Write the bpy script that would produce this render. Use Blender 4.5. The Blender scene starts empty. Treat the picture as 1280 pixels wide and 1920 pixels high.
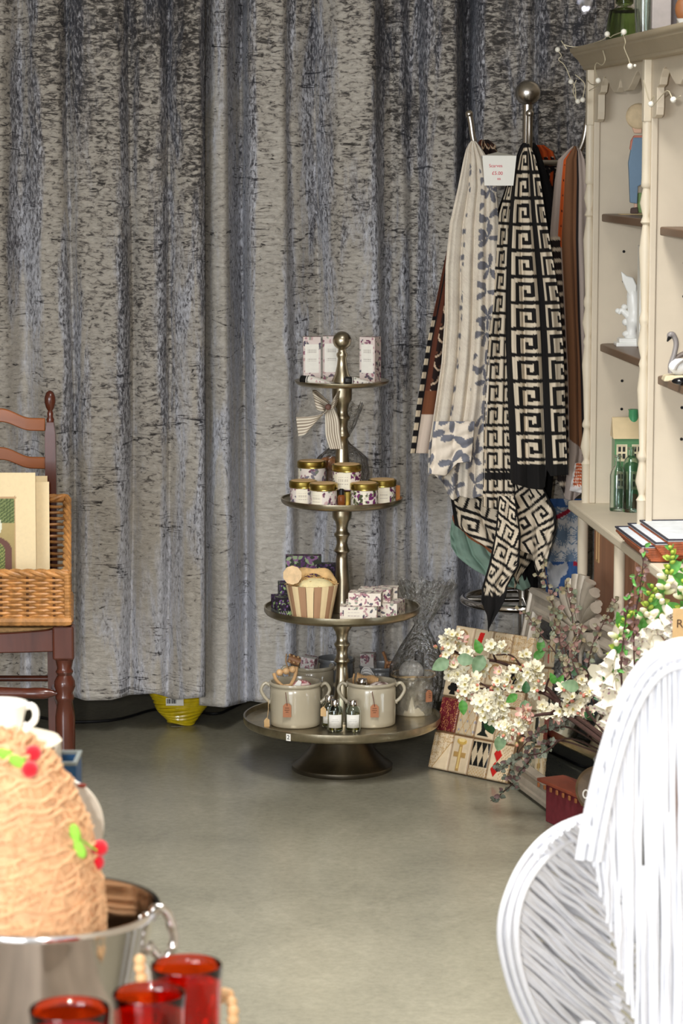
import bpy, math, random
import numpy as np
from mathutils import Matrix, Vector, Euler, noise as mnoise

sc = bpy.context.scene
PI = math.pi
R = math.radians
random.seed(7)
rng = np.random.default_rng(7)

# ------------------------------------------------------------------ camera
CAM_H, F, PITCH = 1.5, 5000.0, math.atan(670 / 5000.0)
cam_d = bpy.data.cameras.new('camera')
cam = bpy.data.objects.new('camera', cam_d)
sc.collection.objects.link(cam)
cam.location = (0, 0, CAM_H)
cam.rotation_euler = (PI / 2 - PITCH, 0, 0)
cam_d.sensor_fit = 'VERTICAL'
cam_d.sensor_height = 24.0
cam_d.sensor_width = 16.0
cam_d.lens = F / 1920 * 24.0
cam_d.clip_start = .05
cam_d.dof.use_dof = True
cam_d.dof.focus_distance = 6.35
cam_d.dof.aperture_fstop = 7.5
sc.camera = cam

# ------------------------------------------------------------------ world, lamps, exposure
world = bpy.data.worlds.new('world')
sc.world = world
world.use_nodes = True
bg = world.node_tree.nodes['Background']
bg.inputs[0].default_value = (.94, .97, 1.0, 1)
bg.inputs[1].default_value = .85
sc.view_settings.view_transform = 'Standard'
sc.view_settings.look = 'None'
sc.view_settings.gamma = 1
sc.view_settings.use_curve_mapping = False
sc.view_settings.exposure = 0.34
sc.cycles.max_bounces = 8
sc.cycles.transparent_max_bounces = 24

def area(name, loc, target, size, power, col, size_y=None, spread=PI):
    l = bpy.data.lights.new(name, 'AREA')
    l.energy = power; l.color = col; l.size = size; l.spread = spread
    if size_y:
        l.shape = 'RECTANGLE'; l.size_y = size_y
    o = bpy.data.objects.new(name, l)
    sc.collection.objects.link(o)
    o.location = loc
    d = Vector(target) - Vector(loc)
    o.rotation_euler = d.to_track_quat('-Z', 'Y').to_euler()
    return o
# camera-mounted flash (left of the lens, camera held upright), and the shop's ceiling lights
area('flash', (-.16, -.02, 1.60), (.0, 6.5, .85), .05, 50, (1.0, .98, .96))
area('ceiling_light', (-.5, 3.0, 2.66), (-.5, 3.2, 0), .5, 9, (1.0, .98, .94), 1.2, 2.2)
area('ceiling_light', (.1, 4.3, 2.66), (.1, 4.35, 0), .5, 39, (1.0, .98, .94), 1.2, 1.85)
area('shop_window', (-4.2, -5.0, 1.9), (.2, 6.5, .9), 3.6, 330, (.88, .94, 1.0), 2.6)

# ------------------------------------------------------------------ helpers
def P(px, py, Y):
    dx = (px - 640) / F; dy = -(py - 960) / F
    c, s = math.cos(PITCH), math.sin(PITCH)
    k = Y / (c + dy * s)
    return Vector((dx * k, Y, CAM_H + (dy * c - s) * k))

def G(px, py):
    dx = (px - 640) / F; dy = -(py - 960) / F
    c, s = math.cos(PITCH), math.sin(PITCH)
    k = -CAM_H / (dy * c - s)
    return Vector((dx * k, (c + dy * s) * k, 0))

def Pn(px, py, Y):     # the same on arrays
    dx = (px - 640) / F; dy = -(py - 960) / F
    c, s = math.cos(PITCH), math.sin(PITCH)
    k = Y / (c + dy * s)
    return np.stack([dx * k, Y + 0 * k, CAM_H + (dy * c - s) * k], -1)

def lin(c):
    c = np.asarray(c, float) / 255.0
    return np.where(c <= .04045, c / 12.92, ((c + .055) / 1.055) ** 2.4)
def L4(c):
    a = lin(c); return (float(a[0]), float(a[1]), float(a[2]), 1)

W = {}
def empty(name, loc, label, cat, group=None, rz=0):
    o = bpy.data.objects.new(name, None)
    sc.collection.objects.link(o)
    o.empty_display_size = .05
    o.location = loc; o.rotation_euler = (0, 0, rz)
    W[o.name] = Matrix.Translation(loc) @ Matrix.Rotation(rz, 4, 'Z')
    tag(o, label, cat, group)
    return o

def tag(o, label, cat, group=None, kind=None):
    if label: o['label'] = label
    if cat: o['category'] = cat
    if group: o['group'] = group
    if kind: o['kind'] = kind
    return o

def copy_tree(o, parent=None):
    c = o.copy(); sc.collection.objects.link(c)
    if parent: c.parent = parent
    W[c.name] = W[o.name]
    for ch in list(o.children):
        copy_tree(ch, c)
    return c

class MB:
    def __init__(s):
        s.V = []; s.Fc = []; s.C = []; s.n = 0; s.col = None
    def add(s, v, f, c=None):
        v = np.asarray(v, float).reshape(-1, 3)
        s.V.append(v)
        n = s.n
        for q in f: s.Fc.append(tuple(int(i) + n for i in q))
        if c is None:
            c = s.col if s.col is not None else (1, 1, 1)
        c = np.asarray(c, float)
        if c.ndim == 1: c = np.tile(c, (len(v), 1))
        s.C.append(c); s.n += len(v)
        return s
    def box(s, c, d, M=None, taper=1.0):
        x, y, z = np.array(d) / 2.0
        v = []
        for k, t in ((-1, 1.0), (1, taper)):
            for a, b in ((-1, -1), (1, -1), (1, 1), (-1, 1)):
                v.append((a * x * t, b * y * t, k * z))
        v = np.array(v)
        if M is not None: v = v @ np.array(M.to_3x3()).T
        return s.add(v + np.array(c), [(3, 2, 1, 0), (4, 5, 6, 7), (0, 1, 5, 4), (1, 2, 6, 5), (2, 3, 7, 6), (3, 0, 4, 7)])
    def lathe(s, prof, n=24, c=(0, 0, 0), M=None, flute=None):
        prof = np.array(prof, float)
        a = np.arange(n) / n * 2 * PI
        rr = prof[:, 0][:, None] * np.ones(n)[None]
        if flute is not None: rr = rr * (1 + flute[1] * np.cos(flute[0] * a))[None]
        v = np.stack([rr * np.cos(a), rr * np.sin(a), prof[:, 1][:, None] * np.ones(n)], -1).reshape(-1, 3)
        if M is not None: v = v @ np.array(M.to_3x3()).T
        m = len(prof); f = []
        for i in range(m - 1):
            for j in range(n):
                k = (j + 1) % n
                f.append((i * n + j, i * n + k, (i + 1) * n + k, (i + 1) * n + j))
        if prof[0, 0] > 1e-6: f.append(tuple(range(n - 1, -1, -1)))
        if prof[-1, 0] > 1e-6: f.append(tuple((m - 1) * n + j for j in range(n)))
        return s.add(v + np.array(c), f)
    def tube(s, pts, r, n=8, closed=False, col=None, flat=None):
        pts = np.array([tuple(p) for p in pts], float); m = len(pts)
        r = np.ones(m) * r if np.isscalar(r) else np.array(r, float)
        if closed: tg = np.roll(pts, -1, 0) - np.roll(pts, 1, 0)
        else: tg = np.gradient(pts, axis=0)
        tg /= np.linalg.norm(tg, axis=1)[:, None] + 1e-12
        up = np.array((0, 0, 1.0)) if abs(tg[0][2]) < .9 else np.array((1.0, 0, 0))
        u = np.cross(tg[0], up); u /= np.linalg.norm(u)
        a = np.arange(n) / n * 2 * PI
        V = []
        for i in range(m):
            u = u - tg[i] * np.dot(u, tg[i]); u /= np.linalg.norm(u) + 1e-12
            w = np.cross(tg[i], u)
            fl = 1 if flat is None else flat
            V.append(pts[i] + r[i] * (np.cos(a)[:, None] * u + fl * np.sin(a)[:, None] * w))
        V = np.concatenate(V); f = []
        for i in range(m if closed else m - 1):
            i2 = (i + 1) % m
            for j in range(n):
                k = (j + 1) % n
                f.append((i * n + j, i * n + k, i2 * n + k, i2 * n + j))
        if not closed:
            f.append(tuple(range(n - 1, -1, -1))); f.append(tuple((m - 1) * n + j for j in range(n)))
        return s.add(V, f, col)
    def sph(s, c, r, sc3=(1, 1, 1), nu=16, nv=10, M=None, col=None):
        prof = [(math.sin(t) * r if 0 < i < nv else 0, -math.cos(t) * r) for i, t in enumerate(np.linspace(0, PI, nv + 1))]
        a = np.arange(nu) / nu * 2 * PI
        v = [(0, 0, -r)]
        for p in prof[1:-1]:
            for t in a: v.append((p[0] * math.cos(t), p[0] * math.sin(t), p[1]))
        v.append((0, 0, r)); f = []
        for j in range(nu):
            k = (j + 1) % nu
            f.append((0, 1 + k, 1 + j))
            for i in range(nv - 2):
                b = 1 + i * nu
                f.append((b + j, b + k, b + nu + k, b + nu + j))
            b = 1 + (nv - 2) * nu
            f.append((b + j, b + k, len(v) - 1))
        v = np.array(v) * np.array(sc3)
        if M is not None: v = v @ np.array(M.to_3x3()).T
        return s.add(v + np.array(c), f, col)
    def prism(s, poly, o, ax, ay, ex):
        """polygon (2D) at o + x*ax + y*ay extruded by vector ex"""
        o = np.array(o, float); ax = np.array(ax, float); ay = np.array(ay, float); ex = np.array(ex, float)
        p = np.array([o + x * ax + y * ay for x, y in poly]); n = len(p)
        v = np.concatenate([p, p + ex])
        f = [tuple(range(n)), tuple(range(2 * n - 1, n - 1, -1))]
        f += [(i + n, (i + 1) % n + n, (i + 1) % n, i) for i in range(n)]
        return s.add(v, f)
    def sweep(s, path, prof, o, ax, ay, an, closed=False):
        """profile (offset outward, height along an) along a 2D path with mitres"""
        path = np.array(path, float); m = len(path)
        o = np.array(o, float); ax = np.array(ax, float); ay = np.array(ay, float); an = np.array(an, float)
        V = []
        for i in range(m):
            if closed or 0 < i < m - 1:
                a = path[i] - path[i - 1]; b = path[(i + 1) % m] - path[i]
            elif i == 0: a = b = path[1] - path[0]
            else: a = b = path[i] - path[i - 1]
            na = np.array((a[1], -a[0])) / np.hypot(*a); nb = np.array((b[1], -b[0])) / np.hypot(*b)
            mn = na + nb; mn = mn / np.dot(mn, na) if np.dot(mn, na) > .2 else na
            for d, h in prof:
                q = path[i] + mn * d
                V.append(o + q[0] * ax + q[1] * ay + h * an)
        k = len(prof); f = []
        for i in range(m if closed else m - 1):
            j = (i + 1) % m
            for t in range(k):
                u = (t + 1) % k
                f.append((i * k + t, i * k + u, j * k + u, j * k + t))
        if not closed:
            f.append(tuple(range(k - 1, -1, -1))); f.append(tuple((m - 1) * k + t for t in range(k)))
        return s.add(V, f)
    def grid(s, V, C=None, thick=None):
        """V: (nv, nu, 3) array"""
        nv, nu = V.shape[:2]
        idx = np.arange(nv * nu).reshape(nv, nu)
        f = np.stack([idx[:-1, :-1], idx[:-1, 1:], idx[1:, 1:], idx[1:, :-1]], -1).reshape(-1, 4)
        return s.add(V.reshape(-1, 3), f.tolist(), None if C is None else np.asarray(C).reshape(-1, 3))
    def build(s, name, mat, parent=None, smooth=True, ang=38, bevel=0, world=True, kind=None, label=None, solid=0, sub=0):
        me = bpy.data.meshes.new(name)
        V = np.concatenate(s.V)
        M = W[parent.name] if parent is not None else Matrix.Identity(4)
        if world and parent is not None:
            Mi = np.array(M.inverted())
            V = V @ Mi[:3, :3].T + Mi[:3, 3]
        me.from_pydata(V.tolist(), [], s.Fc)
        me.validate(); me.update()
        if s.col is not None or any(c.shape[0] and (c != 1).any() for c in s.C):
            C = np.concatenate(s.C)
            at = me.color_attributes.new('Col', 'FLOAT_COLOR', 'POINT')
            at.data.foreach_set('color', np.concatenate([C, np.ones((len(C), 1))], 1).astype(np.float32).ravel())
        if smooth:
            me.shade_smooth()
            if ang: me.set_sharp_from_angle(angle=R(ang))
        if mat is not None: me.materials.append(mat)
        o = bpy.data.objects.new(name, me)
        sc.collection.objects.link(o)
        if parent is not None: o.parent = parent
        W[o.name] = M
        if bevel:
            b = o.modifiers.new('bevel', 'BEVEL'); b.width = bevel; b.segments = 2; b.limit_method = 'ANGLE'; b.angle_limit = R(40)
        if solid:
            b = o.modifiers.new('solid', 'SOLIDIFY'); b.thickness = solid; b.offset = 0
        if sub:
            b = o.modifiers.new('sub', 'SUBSURF'); b.levels = sub; b.render_levels = sub
        if kind: o['kind'] = kind
        if label: o['label'] = label
        return o

def one(o, loc, label, cat, group=None):
    """make a single mesh a top-level thing with its origin at its base"""
    me = o.data; loc = Vector(loc)
    me.transform(Matrix.Translation(-loc)); o.location = loc
    W[o.name] = Matrix.Translation(loc)
    return tag(o, label, cat, group)

def spline(pts, n):
    """Catmull-Rom through points"""
    p = np.array([tuple(q) for q in pts], float)
    p = np.concatenate([[2 * p[0] - p[1]], p, [2 * p[-1] - p[-2]]])
    m = len(p) - 3; out = []
    for t in np.linspace(0, m - 1e-9, n):
        i = int(t); u = t - i
        a, b, c, d = p[i], p[i + 1], p[i + 2], p[i + 3]
        out.append(.5 * (2 * b + (c - a) * u + (2 * a - 5 * b + 4 * c - d) * u * u + (3 * b - a - 3 * c + d) * u ** 3))
    return np.array(out)

# ------------------------------------------------------------------ materials
def nmat(name):
    m = bpy.data.materials.new(name); m.use_nodes = True
    nt = m.node_tree; b = nt.nodes['Principled BSDF']
    return m, nt, b
def noise_node(nt, scale, detail=4, rough=.55, dist=0, vec=None, sc3=None):
    n = nt.nodes.new('ShaderNodeTexNoise')
    n.inputs['Scale'].default_value = scale; n.inputs['Detail'].default_value = detail
    n.inputs['Roughness'].default_value = rough; n.inputs['Distortion'].default_value = dist
    if vec is None:
        tc = nt.nodes.new('ShaderNodeTexCoord'); vec = tc.outputs['Object']
    if sc3 is not None:
        mp = nt.nodes.new('ShaderNodeMapping'); mp.inputs['Scale'].default_value = sc3
        nt.links.new(vec, mp.inputs[0]); vec = mp.outputs[0]
    nt.links.new(vec, n.inputs['Vector'])
    return n
def ramp(nt, fac, stops):
    r = nt.nodes.new('ShaderNodeValToRGB')
    el = r.color_ramp.elements
    while len(el) < len(stops): el.new(.5)
    for e, (p, c) in zip(el, stops): e.position = p; e.color = c if len(c) == 4 else (*c, 1)
    nt.links.new(fac, r.inputs[0]); return r
def bump(nt, b, h, strength, dist=.002):
    n = nt.nodes.new('ShaderNodeBump'); n.inputs['Strength'].default_value = strength; n.inputs['Distance'].default_value = dist
    nt.links.new(h, n.inputs['Height']); nt.links.new(n.outputs[0], b.inputs['Normal']); return n
def pm(name, col, rough=.5, metal=0, var=.12, nscale=30, bumps=0, sc3=None, spec=.5, sheen=0, trans=0, coat=0, sss=0, dist=.3, bd=.002, ior=1.45, aniso=0):
    m, nt, b = nmat(name)
    c = lin(col)
    n = noise_node(nt, nscale, 4, .6, dist, sc3=sc3)
    lo = tuple(float(x) * (1 - var) for x in c); hi = tuple(min(1, float(x) * (1 + var)) for x in c)
    r = ramp(nt, n.outputs[0], [(.3, lo), (.7, hi)])
    nt.links.new(r.outputs[0], b.inputs['Base Color'])
    b.inputs['Roughness'].default_value = rough; b.inputs['Metallic'].default_value = metal
    b.inputs['Specular IOR Level'].default_value = spec
    b.inputs['Sheen Weight'].default_value = sheen
    b.inputs['Transmission Weight'].default_value = trans
    b.inputs['Coat Weight'].default_value = coat
    b.inputs['IOR'].default_value = ior
    if sss:
        b.inputs['Subsurface Weight'].default_value = sss; b.inputs['Subsurface Radius'].default_value = (.01, .006, .004)
    if bumps: bump(nt, b, n.outputs[0], bumps, bd)
    return m
def vm(name, rough=.6, spec=.4, metal=0, sheen=0, nscale=120, bumps=.1, var=.06, coat=0, bd=.001, sss=0):
    """colour from the mesh's own colour attribute (flat print), fine procedural grain on top"""
    m, nt, b = nmat(name)
    a = nt.nodes.new('ShaderNodeVertexColor'); a.layer_name = 'Col'
    n = noise_node(nt, nscale, 3)
    r = ramp(nt, n.outputs[0], [(.3, (1 - var,) * 3), (.7, (1,) * 3)])
    mx = nt.nodes.new('ShaderNodeMix'); mx.data_type = 'RGBA'; mx.blend_type = 'MULTIPLY'; mx.inputs[0].default_value = 1
    nt.links.new(a.outputs[0], mx.inputs[6]); nt.links.new(r.outputs[0], mx.inputs[7])
    nt.links.new(mx.outputs[2], b.inputs['Base Color'])
    b.inputs['Roughness'].default_value = rough; b.inputs['Specular IOR Level'].default_value = spec
    b.inputs['Metallic'].default_value = metal; b.inputs['Sheen Weight'].default_value = sheen; b.inputs['Coat Weight'].default_value = coat
    if sss: b.inputs['Subsurface Weight'].default_value = sss; b.inputs['Subsurface Radius'].default_value = (.004, .003, .002)
    if bumps: bump(nt, b, n.outputs[0], bumps, bd)
    return m
def glass(name, col, rough=.02, ior=1.45, thin=False):
    m, nt, b = nmat(name)
    n = noise_node(nt, 40, 2)
    c = lin(col)
    r = ramp(nt, n.outputs[0], [(.3, tuple(c * .94)), (.7, tuple(c))])
    nt.links.new(r.outputs[0], b.inputs['Base Color'])
    b.inputs['Roughness'].default_value = rough; b.inputs['Transmission Weight'].default_value = 1; b.inputs['IOR'].default_value = ior
    return m

M = {}
M['steel'] = pm('brushed_steel', (196, 190, 182), .26, 1, .06, 60, .03, sc3=(1, 1, 14))
M['nickel'] = pm('aged_nickel', (178, 168, 146), .3, 1, .22, 26, .12, bd=.001)
M['nickel_dark'] = pm('dark_aged_nickel', (128, 120, 106), .36, 1, .18, 18, .1, bd=.001)
M['chrome'] = pm('polished_steel', (205, 200, 196), .12, 1, .04, 20)
M['gold'] = pm('gold_lid', (180, 158, 84), .28, 1, .05, 50)
M['black'] = pm('black_plastic', (18, 18, 20), .35)
M['cable'] = pm('black_rubber', (14, 14, 16), .5)
M['mahogany'] = pm('mahogany', (80, 38, 26), .24, 0, .4, 14, .05, sc3=(1, 1, .15), coat=.35)
M['oak_slat'] = pm('amber_brown_wood', (150, 86, 44), .3, 0, .3, 10, .04, sc3=(.3, 1, 1), coat=.3)
M['wicker'] = pm('honey_wicker', (176, 124, 70), .45, 0, .45, 40, .2)
M['wicker_dark'] = pm('dark_wicker', (96, 62, 36), .4, 0, .3, 40, .2)
M['paint_cab'] = pm('greige_painted_wood', (206, 193, 172), .5, 0, .05, 8, .03)
M['paint_cornice'] = pm('taupe_painted_wood', (164, 150, 126), .5, 0, .06, 8, .03)
M['paint_post'] = pm('cream_painted_wood', (210, 198, 176), .45, 0, .05, 9, .02)
M['dark_shelf'] = pm('dark_stained_shelf', (104, 78, 58), .4, 0, .25, 12, .06, sc3=(1, .2, 1))
M['terracotta_wood'] = pm('brown_door_wood', (176, 124, 94), .5, 0, .2, 14, .05, sc3=(1, 1, .1))
M['white_gloss'] = pm('white_glaze', (232, 232, 228), .3, 0, .03, 20)
M['white_paint'] = pm('white_painted_willow', (226, 227, 232), .5, 0, .04, 60, .2)
M['crock'] = pm('greige_stoneware', (178, 168, 146), .18, 0, .05, 8, 0, coat=.4)
M['grey_crock'] = pm('grey_stoneware', (118, 120, 122), .25, 0, .06, 8, 0, coat=.3)
M['beech'] = pm('beech_wood', (212, 172, 124), .4, 0, .12, 30, .04)
M['beech_dark'] = pm('oiled_beech', (164, 118, 82), .4, 0, .15, 30, .04)
M['kraft'] = pm('kraft_card', (168, 112, 80), .75, 0, .06, 60)
M['kraft_pale'] = pm('pale_kraft_card', (204, 170, 122), .8, 0, .06, 60)
M['string'] = pm('jute_string', (176, 150, 110), .85, 0, .2, 200, .3)
M['red_cord'] = pm('maroon_cord', (90, 44, 38), .8, 0, .1, 200)
M['card'] = pm('white_card', (238, 236, 228), .7, 0, .02, 20)
M['ink_red'] = pm('red_ink', (214, 84, 98), .8, 0, .02, 20)
M['ink_black'] = pm('black_ink', (20, 20, 24), .8, 0, .02, 20)
M['ink_brown'] = pm('brown_ink', (70, 44, 28), .8, 0, .02, 20)
M['mat_cream'] = pm('cream_mount_board', (222, 200, 156), .8, 0, .02, 12)
M['label'] = pm('paper_label', (228, 226, 218), .7, 0, .02, 30)
M['oil'] = pm('olive_oil', (190, 170, 60), .02, 0, .1, 20, trans=.9, ior=1.4)
M['glass_clear'] = glass('clear_glass', (236, 246, 242))
M['glass_green'] = glass('pale_green_glass', (222, 240, 230))
M['glass_olive'] = glass('olive_green_glass', (176, 196, 146), .08)
M['glass_red'] = glass('red_amber_glass', (240, 74, 18), .03)
M['rope_yellow'] = pm('yellow_rope', (212, 186, 22), .25, 0, .15, 60, .2, coat=.6)
M['frame_grey'] = pm('grey_gilt_frame', (164, 154, 140), .38, .2, .2, 14, .12)
M['mirror'] = pm('mirror_glass', (210, 214, 214), .02, 1, .01, 4)
M['redbrown'] = pm('red_brown_wood', (136, 66, 46), .45, 0, .2, 20, .1)
M['maroon'] = pm('maroon_fabric', (108, 34, 42), .8, 0, .15, 60)
M['raffia'] = pm('natural_raffia', (222, 176, 132), .75, 0, .22, 60, .6, sc3=(1, 1, 1.6), bd=.004)
M['pom_red'] = pm('red_pompom', (214, 14, 36), .9, 0, .12, 300, .4, sheen=.4)
M['felt_green'] = pm('green_felt', (146, 206, 72), .9, 0, .1, 200, .3)
M['blue_box'] = pm('blue_lacquer', (26, 74, 116), .35, 0, .25, 14, .05)
M['navy'] = pm('navy_lining', (20, 32, 58), .7, 0, .1, 20)
M['rim_grey'] = pm('grey_edge', (120, 126, 124), .4, 0, .1, 20)
M['plate'] = pm('stone_plate', (206, 196, 180), .4, 0, .04, 12, coat=.2)
M['table_wood'] = pm('table_wood', (168, 156, 142), .5, 0, .25, 12, .06, sc3=(1, .15, 1))
M['bark'] = pm('dark_bark', (66, 42, 36), .8, 0, .3, 60, .4)
M['stem_green'] = pm('green_stem', (96, 132, 64), .5, 0, .15, 40)
M['foliage'] = vm('leaf_surface', .5, .4, nscale=60, bumps=.1)
M['petal'] = vm('petal_surface', .65, .3, nscale=80, bumps=.1, sss=0)
M['print'] = vm('printed_paper', .6, .3)
M['cloth'] = vm('printed_cotton', .85, .2, sheen=.03, nscale=500, bumps=.25, bd=.0006)
M['tile'] = vm('glazed_tile', .35, .5, nscale=60, bumps=.15, bd=.001, var=.12)
M['ceramic'] = vm('painted_ceramic', .3, .5, nscale=40, bumps=.05)
M['matte_paint'] = vm('painted_wood_figure', .6, .3, nscale=50, bumps=.05)
M['led'] = pm('white_pearl_bulb', (236, 232, 220), .3, 0, .02, 20)
M['wire'] = pm('cream_wire', (214, 204, 176), .4, .2, .05, 30)
M['pot_grey'] = pm('galvanised_zinc', (120, 124, 126), .4, .9, .2, 20, .1)
# crumpled cellophane: thin clear film with sharp wrinkles
def cello(name):
    m, nt, b = nmat(name)
    nt.nodes.remove(b)
    out = nt.nodes['Material Output']
    n = noise_node(nt, 48, 4, .6, 1.6)
    gl = nt.nodes.new('ShaderNodeBsdfGlossy'); gl.inputs['Roughness'].default_value = .09
    tr = nt.nodes.new('ShaderNodeBsdfTransparent'); tr.inputs[0].default_value = (.95, .95, .94, 1)
    bp = nt.nodes.new('ShaderNodeBump'); bp.inputs['Strength'].default_value = 1; bp.inputs['Distance'].default_value = .012
    nt.links.new(n.outputs[0], bp.inputs['Height']); nt.links.new(bp.outputs[0], gl.inputs['Normal'])
    fr = nt.nodes.new('ShaderNodeFresnel'); fr.inputs[0].default_value = 1.5; nt.links.new(bp.outputs[0], fr.inputs['Normal'])
    ad = nt.nodes.new('ShaderNodeMath'); ad.operation = 'ADD'; ad.inputs[1].default_value = .13; nt.links.new(fr.outputs[0], ad.inputs[0])
    mx = nt.nodes.new('ShaderNodeMixShader'); nt.links.new(ad.outputs[0], mx.inputs[0])
    nt.links.new(tr.outputs[0], mx.inputs[1]); nt.links.new(gl.outputs[0], mx.inputs[2]); nt.links.new(mx.outputs[0], out.inputs[0])
    return m
M['cello'] = cello('cellophane')

def vel(name):
    m, nt, b = nmat(name)
    tc = nt.nodes.new('ShaderNodeTexCoord')
    fine = noise_node(nt, 1, 6, .68, .6, tc.outputs['Object'], (48, 48, 118))
    vert = noise_node(nt, 1, 6, .68, .5, tc.outputs['Object'], (150, 150, 70))
    big = noise_node(nt, 1, 4, .6, .4, tc.outputs['Object'], (7, 7, 1.7))
    cool = noise_node(nt, 1, 6, .66, .5, tc.outputs['Object'], (15, 15, 2.0))
    def math_(op, a, bb):
        n = nt.nodes.new('ShaderNodeMath'); n.operation = op
        for i, x in enumerate((a, bb)):
            if isinstance(x, (int, float)): n.inputs[i].default_value = x
            else: nt.links.new(x, n.inputs[i])
        return n.outputs[0]
    def mrange(a, lo, hi, l2, h2):
        n = nt.nodes.new('ShaderNodeMapRange')
        for i, x in enumerate((lo, hi, l2, h2)): n.inputs[i + 1].default_value = x
        nt.links.new(a, n.inputs[0]); return n.outputs[0]
    sx = nt.nodes.new('ShaderNodeSeparateXYZ'); nt.links.new(tc.outputs['Object'], sx.inputs[0])
    # window light painted into the colour: cooler to the right and along the pleats
    fold_light = nt.nodes.new('ShaderNodeVertexColor'); fold_light.layer_name = 'Nap'      # cool side light painted on the slopes of the pleats
    nsep = nt.nodes.new('ShaderNodeSeparateColor'); nt.links.new(fold_light.outputs[0], nsep.inputs[0])
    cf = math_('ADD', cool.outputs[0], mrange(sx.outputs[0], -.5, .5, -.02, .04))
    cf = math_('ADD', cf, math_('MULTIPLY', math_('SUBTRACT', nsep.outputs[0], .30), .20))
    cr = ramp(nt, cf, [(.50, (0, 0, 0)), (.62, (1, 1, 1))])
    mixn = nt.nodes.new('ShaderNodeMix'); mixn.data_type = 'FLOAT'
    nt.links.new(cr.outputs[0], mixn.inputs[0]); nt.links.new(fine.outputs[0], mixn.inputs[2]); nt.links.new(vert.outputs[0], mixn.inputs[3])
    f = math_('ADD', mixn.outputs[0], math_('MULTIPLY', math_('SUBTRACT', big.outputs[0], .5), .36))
    f = math_('ADD', f, mrange(sx.outputs[2], .5, 1.9, .07, -.10))  # painted shade: velvet darkens towards the top
    f = math_('ADD', f, mrange(sx.outputs[0], -.4, .1, .03, -.05))  # painted shade: lighter at the left, darker at the right
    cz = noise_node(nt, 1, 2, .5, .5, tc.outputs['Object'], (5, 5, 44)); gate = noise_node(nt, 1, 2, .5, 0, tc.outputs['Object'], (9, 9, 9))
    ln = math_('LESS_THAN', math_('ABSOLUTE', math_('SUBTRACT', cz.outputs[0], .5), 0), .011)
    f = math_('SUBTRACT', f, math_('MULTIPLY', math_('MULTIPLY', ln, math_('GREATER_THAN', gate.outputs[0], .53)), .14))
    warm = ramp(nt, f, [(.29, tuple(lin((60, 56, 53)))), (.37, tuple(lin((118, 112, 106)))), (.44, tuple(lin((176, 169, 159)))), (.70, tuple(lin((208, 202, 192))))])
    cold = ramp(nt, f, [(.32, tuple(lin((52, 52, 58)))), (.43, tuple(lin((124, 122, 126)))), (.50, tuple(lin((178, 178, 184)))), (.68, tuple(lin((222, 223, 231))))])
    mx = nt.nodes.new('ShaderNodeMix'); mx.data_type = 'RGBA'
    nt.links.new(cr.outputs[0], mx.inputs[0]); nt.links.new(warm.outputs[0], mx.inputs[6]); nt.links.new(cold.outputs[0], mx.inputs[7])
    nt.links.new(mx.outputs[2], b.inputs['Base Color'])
    b.inputs['Roughness'].default_value = .5; b.inputs['Specular IOR Level'].default_value = .35
    b.inputs['Sheen Weight'].default_value = .12; b.inputs['Sheen Roughness'].default_value = .4; b.inputs['Sheen Tint'].default_value = (.8, .86, 1, 1)
    bump(nt, b, f, .8, .006)
    return m
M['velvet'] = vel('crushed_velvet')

def floor_mat():
    m, nt, b = nmat('painted_concrete')
    n1 = noise_node(nt, 2.2, 5, .6, .3)
    n2 = noise_node(nt, 60, 4, .7, .2, sc3=(1, 1, 1))
    n3 = noise_node(nt, 7, 3, .7, 1.5, sc3=(1.2, .6, 1))
    r1 = ramp(nt, n1.outputs[0], [(.3, tuple(lin((126, 123, 108)))), (.7, tuple(lin((146, 142, 125))))])
    r2 = ramp(nt, n2.outputs[0], [(.3, (.86,) * 3), (.55, (1,) * 3), (.8, (1.12, 1.12, 1.12))])
    r3 = ramp(nt, n3.outputs[0], [(.46, (1,) * 3), (.72, (1.12, 1.12, 1.13)), (.76, (1.0, 1.0, 1.0))])
    last = r1.outputs[0]
    for r in (r2, r3):
        mx = nt.nodes.new('ShaderNodeMix'); mx.data_type = 'RGBA'; mx.blend_type = 'MULTIPLY'; mx.inputs[0].default_value = 1
        nt.links.new(last, mx.inputs[6]); nt.links.new(r.outputs[0], mx.inputs[7]); last = mx.outputs[2]
    nt.links.new(last, b.inputs['Base Color'])
    b.inputs['Roughness'].default_value = .24; b.inputs['Specular IOR Level'].default_value = .55
    bump(nt, b, n2.outputs[0], .12, .002)
    return m
M['floor'] = floor_mat()
M['wall'] = pm('beige_plaster', (206, 194, 176), .8, 0, .04, 6, .05)
M['wall_dark'] = pm('dark_back_wall', (44, 44, 46), .8, 0, .1, 6, .05)
M['ceiling'] = pm('ceiling_white', (200, 198, 192), .8, 0, .03, 6)
# ------------------------------------------------------------------ the setting
def structure(o):
    o['kind'] = 'structure'; return o
b = MB(); b.box((-.4, 3.5, -.03), (5.2, 10.5, .06)); structure(b.build('floor', M['floor'], smooth=False))
b = MB(); b.box((-.4, 4.6, 2.74), (5.2, 8.4, .06)); structure(b.build('ceiling', M['ceiling'], smooth=False))
b = MB(); b.box((-.4, 8.72, 1.35), (5.2, .06, 2.7)); structure(b.build('wall_back', M['wall_dark'], smooth=False))
b = MB(); b.box((1.32, 4.6, 1.35), (.06, 8.3, 2.7)); structure(b.build('wall_right', M['wall'], smooth=False))
b = MB(); b.box((-2.97, 4.9, 1.35), (.06, 7.6, 2.7)); structure(b.build('wall_left', M['wall'], smooth=False))
b = MB(); b.box((.975, 6.98, 1.35), (.63, .16, 2.7)); structure(b.build('wall_corner', M['wall'], smooth=False))

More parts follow.
